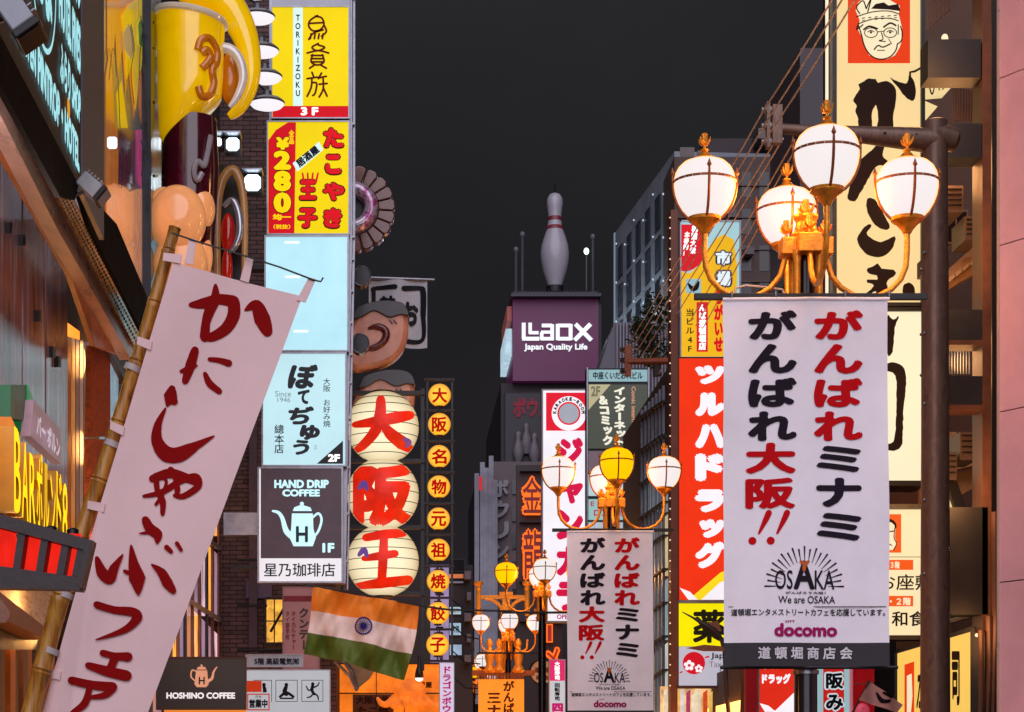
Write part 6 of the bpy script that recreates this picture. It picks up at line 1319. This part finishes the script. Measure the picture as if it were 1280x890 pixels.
# man's head emblem: pale silhouette with dark line work
wh_pts = [(1069, 14), (1072, 4), (1080, -2), (1092, -4), (1110, 0), (1124, 8), (1123, 20), (1127, 36), (1128, 48), (1124, 60), (1118, 70), (1108, 75), (1096, 74), (1086, 70), (1080, 60), (1077, 48), (1072, 38), (1074, 26)]
wh.poly(SGk, wh_pts, .022); wh.build('face_shape', lit('cream_emblem', '#f4e6c0', .85, light=False), gk)
def ln(*p, w=1.8, h=.026): t.stroke(SGk, list(p), [w] * len(p), h + .0003 * (len(t.v) % 5), 5)
ln((1072, 32), (1076, 44), (1079, 56), (1084, 66), (1092, 73), (1102, 75), (1112, 72), (1119, 64), (1121, 56), w=1.6)
ln((1121, 56), (1126, 52), (1127, 42), (1125, 34), w=1.6); ln((1122, 32), (1122, 44), w=1.3)
ln((1070, 22), (1090, 16), (1110, 15), (1124, 19), w=1.3); ln((1072, 31), (1090, 25), (1110, 24), (1122, 27), w=1.3)
for x in range(6): ln((1077 + x * 8, 24 - x * .7), (1080 + x * 8, 23.5 - x * .7), w=1.2); ln((1077 + x * 8, 27 - x * .7), (1080 + x * 8, 26.5 - x * .7), w=1.0)
t.poly(SGk, [(1088, 12), (1094, 6), (1104, 4), (1110, 8), (1122, 6), (1125, 15), (1110, 13)], .025)
ln((1074, 18), (1070, 10), (1078, 2), (1082, 12), w=1.6); ln((1082, 12), (1088, 0), (1084, 16), w=1.6); ln((1073, 30), (1070, 38), (1078, 32), w=1.6)
ln((1079, 38), (1086, 34), (1096, 37), w=2.2); ln((1104, 35), (1112, 30), (1119, 33), w=2.2)
for cx in (1088, 1112):
    pts = [(cx + 8 * math.cos(a * PI / 8), 42 + 6 * math.sin(a * PI / 8)) for a in range(17)]; ln(*pts, w=1.1); ln((cx - 4, 41), (cx, 39), (cx + 4, 41), w=1.1); t.disc(SGk, cx, 41.5, 1.6, .028, 8)
ln((1096, 41), (1104, 40), w=1.1); ln((1101, 42), (1103, 50), (1098, 52), (1106, 53), w=1.3)
ln((1092, 63), (1097, 58), (1103, 60), (1112, 56), w=1.7); ln((1096, 64), (1105, 64), w=1.1); ln((1110, 50), (1114, 56), w=1.0)
t.build('face_lines', bk, gk, fix=False)
t = MB(); rag = lambda pts, k=1.2: [(x + random.uniform(-k, k) * .5, y + random.uniform(-k, k) * .5) for x, y in pts]
def dens(pts, st=3):
    pts = sm(list(pts[-2:]) + list(pts) + list(pts[:2]), 3)[6:-3]
    out = []
    for i in range(len(pts)):
        a, b_ = pts[i], pts[(i + 1) % len(pts)]; n = max(1, int(math.dist(a, b_) / st))
        for k in range(n): out.append((a[0] + (b_[0] - a[0]) * k / n, a[1] + (b_[1] - a[1]) * k / n))
    return rag(out, .9)
# ga: two thick legs with a gap, plus a comma stroke
t.poly(SGk, dens([(1066, 127), (1070, 119), (1074, 112), (1073, 106), (1080, 102), (1085, 99), (1094, 100), (1097, 104), (1107, 102), (1115, 106), (1120, 116), (1119, 130), (1116, 145), (1115, 170), (1096, 170), (1097, 150), (1096, 138), (1094, 132), (1090, 140), (1089, 150), (1090, 170), (1074, 170), (1072, 150), (1069, 140), (1070, 132)]), .02)
t.poly(SGk, dens([(1112, 98), (1120, 102), (1132, 105), (1135, 99), (1136, 95), (1141, 100), (1144, 112), (1143, 124), (1139, 127), (1130, 121), (1122, 110)]), .021)
t.tube([SGk.pt(x, y, .02) for x, y in ((1137, 99), (1137, 91), (1143, 90), (1150, 86))], .012, 6)
# n
t.poly(SGk, dens([(1104, 174), (1106, 180), (1103, 195), (1110, 203), (1111, 212), (1100, 207), (1092, 212), (1083, 228), (1074, 243), (1068, 252), (1059, 249), (1061, 236), (1066, 220), (1070, 205), (1082, 194), (1092, 186), (1099, 176)]), .02)
# ko
t.poly(SGk, dens([(1084, 249), (1093, 250), (1099, 260), (1106, 272), (1112, 284), (1106, 288), (1096, 284), (1088, 274), (1083, 262)]), .02)
t.poly(SGk, dens([(1071, 300), (1078, 287), (1085, 281), (1089, 283), (1083, 292), (1088, 298), (1100, 303), (1117, 296), (1118, 303), (1114, 312), (1103, 321), (1088, 321), (1077, 313)]), .021)
# small character
t.poly(SGk, dens([(1083, 337), (1092, 333), (1097, 330), (1102, 336), (1116, 338), (1119, 344), (1110, 350), (1108, 355), (1109, 366), (1104, 374), (1095, 372), (1094, 364), (1084, 372), (1077, 372), (1092, 358), (1084, 354), (1084, 350), (1096, 350), (1095, 345), (1086, 343)]), .02)
t.poly(SGk, dens([(1128, 359), (1136, 354), (1142, 359), (1143, 366), (1138, 371), (1130, 374)]), .021)
t.build('brush_kana', bk, gk, fix=False)
r = thing('sushi_sign', 'second cream sign below, mostly behind the large banner, with a black hooked stroke', 'lit sign', P(1097, 606, GKY))
MB().rect(SGk, 1041, 387, 1156, 607, -.5, -.01).build('casing', black, r); MB().rect(SGk, 1045, 390, 1151, 601, 0, .012).build('face_panel', lit('cream_face2', '#f4ecc8', .86, var=.03), r)
for a in ((1151.2, 386, 1156, 608), (1045, 601.5, 1151.2, 608), (1045, 385.2, 1151.2, 390)): MB().rect(SGk, *a, -.4, .05).build('frame', black, r)
t = MB(); t.poly(SGk, dens([(1108, 455), (1119, 454), (1130, 462), (1132, 480), (1129, 510), (1128, 540), (1127, 555), (1121, 563), (1108, 563), (1108, 556), (1116, 552), (1119, 535), (1120, 500), (1119, 470), (1108, 464)]), .02)
t.poly(SGk, dens([(1108, 396), (1116, 400), (1123, 396), (1118, 410), (1115, 440), (1108, 442)]), .021); t.poly(SGk, dens([(1060, 480), (1100, 480), (1100, 492), (1060, 492)]), .02); t.poly(SGk, dens([(1062, 505), (1095, 505), (1095, 550), (1062, 550)]), .02); t.build('brush_kana', bk, r, fix=False)
# small cream menu sign
MY = 21.0; SM = Fr(MY)
r = thing('menu_sign', 'cream sign listing floors with お座敷 and 和食 in black brush script', 'lit sign', P(1110, 799, MY))
MB().rect(SM, 1060, 634, 1170, 799, -.3, -.01).build('casing', brown, r); MB().rect(SM, 1062, 637, 1169, 794, 0, .012).build('face_panel', lit('cream_face3', '#f6e4b4', .85, var=.04), r)
for a in ((1060, 631, 1170, 636.5), (1060, 794.5, 1170, 800), (1169.2, 636.5, 1172, 794.5)): MB().rect(SM, *a, -.2, .06).build('frame', black, r)
MB().rect(SM, 1062, 696, 1169, 696.7, .012, .015).build('seam', brown, r)
b = MB(); b.rect(SM, 1090, 643, 1126, 691, .012, .016); b.rect(SM, 1100, 700, 1141, 712.5, .012, .016); b.rect(SM, 1100, 745, 1141, 758, .012, .016); b.build('orange_block', lit('menu_orange', '#ec5a1c', .85, light=False), r)
b = MB(); b.poly(SM, [(1104, 655), (1112, 652), (1119, 658), (1118, 672), (1121, 680), (1116, 688), (1106, 687), (1100, 675)], .018); b.build('face_shape', lit('cream_emblem', '#f4e6c0', .85), r)
b = MB(); b.stroke(SM, [(1104, 655), (1112, 651), (1118, 655), (1119, 660)], [3, 4, 3, 2], .02); b.stroke(SM, [(1118, 660), (1117, 672), (1120, 680), (1116, 688)], [1.2] * 4, .0205); b.stroke(SM, [(1110, 665), (1117, 664)], [1.5, 1.5], .021); b.stroke(SM, [(1110, 680), (1114, 682)], [1.5, 1.2], .021)
text(b, SM, 'お座敷', 1098, 718, 1166, 738, bold=.012, h=.018, passes=6); text(b, SM, '和食', 1114, 764, 1157, 783, bold=.02, h=.018, passes=6); b.build('lettering', bk, r, fix=False)
b = MB(); text(b, SM, '１・３階', 1100, 702, 1124, 711, bold=.04, h=.02, passes=4); text(b, SM, '１・２階', 1100, 747, 1138, 757, bold=.04, h=.02, passes=4); b.build('floor_lettering', lit('cream_emblem', '#f4e6c0', .85), r, fix=False)
# slanted sign bottom right (facing the street at an angle)
SS = Pl(P(1120, 800, 20.6), (-.45, -1, 0))
r = thing('corner_sign', 'angled cream sign with がんこ and 司 brush lettering, at the bottom right', 'lit sign', SS.pt(1170, 900))
MB().prism(SS, [(1118, 816), (1222, 780), (1222, 960), (1118, 960)], -.2, -.01).build('casing', black, r)
MB().prism(SS, [(1122, 817), (1213, 790), (1213, 960), (1122, 960)], 0, .012).build('face_panel', lit('cream_face4', '#f4c860', .85, var=.06), r)
MB().prism(SS, [(1213.5, 786), (1232, 784), (1232, 960), (1213.5, 960)], -.25, .03).build('end_cap', black, r)
b = MB(); b.prism(SS, [(1131, 831), (1143, 827), (1143, 895), (1131, 895)], .012, .016); b.build('red_plaque', lit('emblem_red', '#e03c10', .85), r)
b = MB(); b.poly(SS, [(1134, 845), (1140, 842), (1141, 870), (1139, 892), (1134, 892)], .018); b.build('plaque_figure', lit('cream_emblem', '#f4e6c0', .85), r)
b = MB(); text(b, SS, 'が', 1147, 825, 1158, 886, bold=.03, h=.016, skew=.05); text(b, SS, 'ん', 1158, 822, 1168, 884, bold=.03, h=.016); text(b, SS, '寿', 1186, 816, 1187, 880, bold=.01, h=.016); text(b, SS, '司', 1190, 814, 1200, 882, bold=.04, h=.016); b.build('lettering', bk, r, fix=False)
# cream lantern-like sign pieces seen between the structure
r = thing('rooftop_banner_sign', 'small slanted cream sign with black brush marks between balconies, upper right', 'sign', P(1170, 118, 23)); S = Fr(23)
MB().prism(S, [(1156, 99), (1198, 99), (1180, 119), (1156, 121)], -.1, 0).build('face_panel', cream, r); MB().prism(S, [(1156, 126), (1172, 133), (1157, 150)], -.1, 0).build('lower_panel', cream, r)
b = MB(); b.stroke(S, [(1160, 102), (1165, 118), (1169, 103)], [1.5, 2, 1], .004); b.stroke(S, [(1173, 100), (1174, 113)], [2, 1.2], .004); b.stroke(S, [(1178, 112), (1184, 104), (1180, 102)], [1.2, 1.5, 1], .004); b.build('brush_mark', bk, r, fix=False)

# ------------------------------------------------------------------ dark escape-stair building on the right
rb = thing('escape_stair_building', 'dark building at right with brown steel columns, balconies and stair flights', 'building', ((1200 - VX) * 21 / FPX, 21, 0))
RY = 20.0; SR_ = Fr(RY)
MB().rect(Fr(24.5), 1150, -200, 1300, 1000, -3, 0).build('wall', mat('warm_dark_wall', '#5c3c2a', .7, 0, .4, 1.2), rb)
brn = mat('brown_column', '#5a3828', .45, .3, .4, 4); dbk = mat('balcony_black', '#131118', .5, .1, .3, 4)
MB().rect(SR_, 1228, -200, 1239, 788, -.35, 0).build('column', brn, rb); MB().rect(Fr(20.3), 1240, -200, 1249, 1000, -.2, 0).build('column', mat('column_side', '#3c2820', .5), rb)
for x0, y0, x1, y1, m_ in ((1160, 49, 1226, 97, dbk), (1178, 154, 1227, 197, dbk), (1176, 387, 1228, 425, dbk), (1176, 470, 1228, 506, dbk), (1187, 634, 1235, 768, mat('big_duct', '#100e14', .5, 0, .4, 3)), (1156, 320, 1180, 340, brn), (1176, 506, 1228, 512, brn), (1176, 425, 1228, 431, brn)):
    MB().rect(SR_, x0, y0, x1, y1, -.3, 0).build('balcony' if m_ is dbk else 'steel_beam', m_, rb)
for i in range(9): MB().rect(Fr(20.9), 1182 + i * 3.6, 433, 1183.6 + i * 3.6, 468, 0, .03).build('baluster', steel, rb)
for i in range(9): MB().rect(Fr(20.9), 1158 + i * 3.4, -6 + i * -1, 1160 + i * 3.4, 38 - i * 3, 0, .03).build('baluster', brn, rb)
for i in range(10): MB().rect(Fr(21.4), 1190 + i * 3.4, 110 + i * .5, 1191.6 + i * 3.4, 152, 0, .03).build('baluster', brn, rb)
tan = mat('tan_concrete', '#a8805c', .6, 0, .35, 4, bump=.2)
for k, pts in enumerate(([(1172, 372), (1200, 352), (1228, 338), (1238, 318), (1205, 322), (1160, 360)], [(1160, 390), (1160, 362), (1196, 330), (1236, 312), (1236, 322), (1190, 352)], [(1176, 345), (1226, 300), (1240, 300), (1240, 310), (1190, 350)], [(1150, 560), (1182, 548), (1228, 560), (1228, 580), (1180, 590), (1150, 590)], [(1155, 600), (1225, 585), (1234, 600), (1190, 625), (1155, 640)], [(1180, 600), (1172, 570), (1176, 540), (1196, 540), (1194, 600)])):
    MB().prism(Fr(21.5 + k * .2), pts, -.25, 0).build('stair_flight', tan, rb)
for i in range(7):
    x = 1168 + i * 9; y = 362 - i * 7; MB().prism(Fr(21.35), [(x, y), (x + 7, y - 6), (x + 7, y - 1), (x, y + 5)], -.2, 0).build('tread', mat('tread_pale', '#c09c74', .6, 0, .3, 5), rb)
for x0, y0, x1, y1 in ((1200, 540, 1222, 575), (1183, 232, 1204, 265), (1206, 270, 1226, 300), (1183, 565, 1196, 600)):
    u_ = MB().rect(Fr(21), x0, y0, x1, y1, -.5, 0).build('air_unit', mat('unit_shell', '#6a5448', .5, .1, .2, 5), rb)
    for k in range(4): MB().rect(Fr(21), x0 + 2, y0 + 4 + k * (y1 - y0) / 5, x1 - 2, y0 + 5.5 + k * (y1 - y0) / 5, 0, .02).build('louvre', dsteel, u_)
f = MB(); f.rect(Fr(22.5), 1180, 262, 1210, 305, -.05, 0); f = f.build('window', mat('frame_tan', '#7a6050', .5), rb); MB().rect(Fr(22.5), 1182, 265, 1194, 302, 0, .01).build('pane', mat('pane_night', '#241c20', .1), f); MB().rect(Fr(22.5), 1196, 265, 1208, 302, 0, .01).build('pane', mat('pane_night', '#241c20'), f)
for i, (x, y0, y1) in enumerate(((1243, 640, 900), (1236, 770, 900), (1226, 788, 960))): MB().tube([P(x, y0, 19.8), P(x + 1, (y0 + y1) / 2, 19.8), P(x - 2, y1, 19.8)], .03, 8).build('drain_pipe', mat('pipe_brown', '#54382c', .4, .2, .3, 5), rb)
for x0, y0, x1, y1 in ((1186, 720, 1250, 760), (1226, 790, 1248, 860), (1228, 780, 1248, 900)): MB().rect(Fr(22.2), x0, y0, x1, y1, -.3, 0).build('service_box', mat('box_plum', '#6a4848', .5, 0, .4, 5), rb)
MB().tube([P(1186, 778, 20.6), P(1232, 764, 20.4)], .03, 6).build('canopy_rail', steel, rb)
MB().ell(P(1221, 794, 19.9), .018, .018, .018, 8, 6).build('lamp_bulb', bulbm, rb, 'all'); MB().ell(P(1181, 48, 20.5), .035, .035, .045, 8, 6).build('lamp_bulb', bulbm, rb, 'all'); MB().ell(P(1178, 305, 20.6), .014, .014, .016, 8, 6).build('lamp_bulb', bulbm, rb, 'all')
MB().prism(Fr(21.2), [(1184, 605), (1196, 601), (1214, 650), (1200, 650)], -.1, 0).build('stair_stringer', dbk, rb); MB().prism(Fr(21.6), [(1168, 634), (1168, 610), (1184, 600), (1196, 634)], -.05, 0).build('lit_gap_panel', lit('cream_face', '#f2d79a', .82), rb)

for x, y, Y, e in ((1221, 790, 19.7, 12), (1180, 48, 19.2, 30), (1190, 300, 19.6, 34), (1196, 600, 19.6, 36), (1192, 450, 20.9, 12), (1188, 215, 21.0, 18)):
    warm_fill(P(x, y, Y), rb, e * 1.9, (1, .45, .16), .3)  # warm fill added to the stairs, only some points sit at bulbs
# ------------------------------------------------------------------ pink panelled wall at the right edge
pk = thing('pink_building', 'smooth salmon pink panelled building corner at the right edge', 'building', P(1250, 900, 14))
d = Vector((.55, -1, 0)).normalized(); c0 = P(1250, 900, 14); SPk = Loc((c0.x, c0.y, 0), d, (0, 0, 1), (-1, -.55, 0))
pm = mat('pink_panel', '#ecb4c0', .32, 0, .16, 1.6, bump=.04, coat=.25)
MB().box((c0.x + 2.0, 11.5, 0), (c0.x + 5, 20, 10)).build('core_wall', mat('pk_core', '#3c2a30', .7), pk)
MB().prism(SPk, [(0, -9.5), (4, -9.5), (4, 0), (0, 0)], -.25, -.02).build('backing_wall', mat('pk_core', '#3c2a30'), pk)
zj = [zb(y, 14) for y in (-120, 98, 307, 515, 728, 905)] + [.9, 0]
for i in range(len(zj) - 1):
    for j in range(3): MB().prism(SPk, [(.0 + j * 1.3, -zj[i] + .004), (1.294 + j * 1.3, -zj[i] + .004), (1.294 + j * 1.3, -zj[i + 1] - .004), (.0 + j * 1.3, -zj[i + 1] - .004)], -.02, .0).build('panel', pm, pk)
MB().prism(SPk, [(-.02, -9.5), (-.002, -9.5), (-.002, 0), (-.02, 0)], -.24, .01).build('corner_trim', mat('trim_pale', '#d8b8a8', .3, .3, .1, 3), pk)

# ------------------------------------------------------------------ small signs below the nearest banner
S = Fr(24)
r = thing('red_drug_sign', 'small red ドラッグ sign hanging below the large banner', 'lit sign', P(969, 930, 24))
sign(r, S, 948, 800, 993, 960, lit('drug_red2', '#e42c18', .8), .1, 1)
t = MB(); text(t, S, 'ドラッグ', 952, 842, 988, 855, bold=.08, h=.016); text(t, S, 'ツルハ', 952, 824, 988, 837, bold=.08, h=.016); t.poly(S, [(949, 879), (960, 882), (970, 890), (956, 890)], .015); t.poly(S, [(965, 892), (992, 866), (992, 900), (962, 900)], .015); t.build('lettering', lit('white_lit3', '#f4f0f6', .9), r, fix=False)
MB().rect(Fr(24.3), 932, 820, 948, 960, -.1, 0).build('side_panel', lit('side_red', '#8a1018', .5), r)
r = thing('timber_post', 'dark rough timber post left of the small red sign', 'post', P(933, 960, 25)); MB().tube([P(931, 800, 25), P(934, 860, 25), P(930, 960, 25)], [.07, .075, .08], 12).build('shaft', streak('rough_timber', ['#241610', '#5a3824', '#3a2418'], .7, (4, 4, .6), 5, .4), r, True)
r = thing('osaka_banner', 'vertical teal and red banner reading 大阪みや below the large banner', 'banner', P(1042, 950, 23)); S = Fr(23)
MB().rect(S, 1022, 800, 1062, 960, -.02, 0).build('cloth', lit('teal_cloth', '#a4ccd4', .65), r); MB().rect(S, 1029, 800, 1055, 960, .0, .004).build('red_panel', lit('banner_red2', '#d42420', .65, light=False), r)
t = MB(); k = MB()
for i, ch in enumerate('大阪みや'): text(k, S, ch, 1030, 812 + i * 27, 1056, 836 + i * 27, bold=.11, h=.006); text(t, S, ch, 1032, 814 + i * 27, 1054, 834 + i * 27, bold=.045, h=.012)
k.build('lettering_outline', lit('pale_outline', '#d8e8f0', .7, light=False), r, fix=False); t.build('lettering', INK_K, r, fix=False)
MB().tube([P(1064, 800, 23), P(1064, 960, 23)], .02, 8).build('pole', mat('pink_pole', '#d88090', .3, 0, .1, 5, emit=.3, light=False), r)
r = thing('red_cabinet', 'glossy red vending cabinet panel beside the teal banner', 'cabinet', P(1080, 950, 23.2)); S = Fr(23.2)
MB().rect(S, 1066, 800, 1093, 960, -.3, 0).build('body', mat('cabinet_red', '#a01018', .2, 0, .2, 4, coat=.6, emit=.4, light=False), r); b = MB(); b.ell(P(1078, 889, 23.1), .08, .04, .09, 16, 10); b.build('round_badge', mat('badge_pink', '#d85068', .3, emit=.4, light=False), r, 'all'); MB().tube([P(1066, 856, 23.1), P(1093, 853, 23.1)], .006, 6).build('handle', steel, r)
MB().rect(Fr(23.6), 1093, 800, 1120, 960, -.3, 0).build('dark_side', dbk, r)
SPn = Cloth(19, lambda x, y: .02 * math.sin(x * .2)); r = thing('pennant', 'small pink pennant with black brush marks at the bottom right', 'pennant', P(1100, 880, 19))
b = MB(); b.sheet(lambda u, v: SPn.pt(1087 + 42 * u - 14 * v * (1 - u * .5), 851 + 30 * u + 24 * v - 14 * u * v), 12, 8); b.build('cloth', mat('pink_pennant', '#c89088', .7, 0, .1, 5), r, 'all')
b = MB(); b.stroke(SPn, [(1096, 866), (1102, 876), (1112, 876)], [2, 6, 3], .006); b.stroke(SPn, [(1104, 866), (1114, 871)], [3, 4], .006); b.build('brush_mark', INK_K, r, fix=False); MB().tube([P(1087, 850, 19), P(1073, 877, 19), P(1065, 892, 19)], .01, 6).build('stick', brown, r)

FE = 92.0; SFe = Fr(FE)
r = thing('far_building', 'distant dark building closing the street, with rows of warm lit windows', 'building', P(600, 978, FE))
MB().rect(SFe, 555, 786, 720, 1020, -6, 0).build('wall', mat('far_wall', '#3a2a26', .7), r)
for i in range(9):
    for j in range(5):
        if (i * 7 + j * 5) % 4 == 0: continue
        f = MB().rect(SFe, 560 + i * 16, 796 + j * 21, 571 + i * 16, 808 + j * 21, 0, .12).build('window', dsteel, r)
        MB().rect(SFe, 561 + i * 16, 797 + j * 21, 570 + i * 16, 807 + j * 21, .12, .14).build('pane', lit('far_pane%d' % ((i + j) % 3), ['#ff9c30', '#ffc870', '#d86a30'][(i + j) % 3], .9, var=.5, scale=2, light=False), f)
FS = [(566, 848, 14, 34, '#ffb030', '酒', 78), (585, 856, 12, 40, '#f04828', '串', 76), (572, 812, 10, 22, '#f8e0b0', '鮨', 84), (600, 800, 12, 16, '#ff8020', '丼', 86), (662, 862, 14, 26, '#ff6a28', '麺', 70), (664, 800, 10, 30, '#ffd890', '肉', 74), (548 + 22, 884, 12, 30, '#ffe0a0', '茶', 66), (584, 826, 9, 18, '#ff9040', '蟹', 88)]
for i, (x, y, w__, h__, cc, ch, Y) in enumerate(FS):
    S = Fr(Y); r = thing('distant_shop_sign', ['amber sign with the character 酒', 'red sign with the character 串', 'pale sign with the character 鮨', 'orange sign with the character 丼', 'orange red sign with the character 麺', 'cream sign with the character 肉', 'pale yellow sign with the character 茶', 'small orange sign with the character 蟹'][i] + ' far down the street', 'sign', P(x, y + h__ / 2, Y), 'small lit signs far down the street')
    sign(r, S, x - w__ / 2, y - h__ / 2, x + w__ / 2, y + h__ / 2, lit('dist' + cc, cc, .95, var=.2, scale=4), .1, .7, dsteel)
    t = MB(); text(t, S, ch, x - w__ * .36, y - w__ * .4, x + w__ * .36, y + w__ * .34, bold=.05, h=.02, passes=6); t.build('lettering', INK_K if i % 2 else ink('deep_red_ink', '#7a0c0c', .05), r, fix=False)
# ------------------------------------------------------------------ unseen shop rows on both sides, glowing windows added for warm uplight
rs = thing('added_arcade_building', 'unseen low shop row at the foot of the right side with glowing windows added as uplight', 'building', (6.5, 26, 0))
MB().box((4.6, 24.6, 0), (9, 58, 3.2)).build('wall', mat('added_arcade_wall', '#3a2c28', .7), rs)
for i in range(6): MB().box((4.5, 25.2 + i * 5.2, .3), (4.58, 29.4 + i * 5.2, 2.7)).build('window', lit('arcade_uplight', '#ff9c48', 5, var=.4, scale=1), rs)
lsb = thing('added_left_arcade_building', 'added unseen low shop row beyond the brick building on the left', 'building', (-3, 48, 0))
MB().box((-6, 38, 0), (-1.4, 57, 3.2)).build('wall', mat('added_arcade_wall', '#3a2c28'), lsb)
for i in range(3): MB().box((-1.38, 39 + i * 6, .3), (-1.3, 44 + i * 6, 2.7)).build('window', lit('arcade_uplight', '#ffb060', 1.4), lsb)
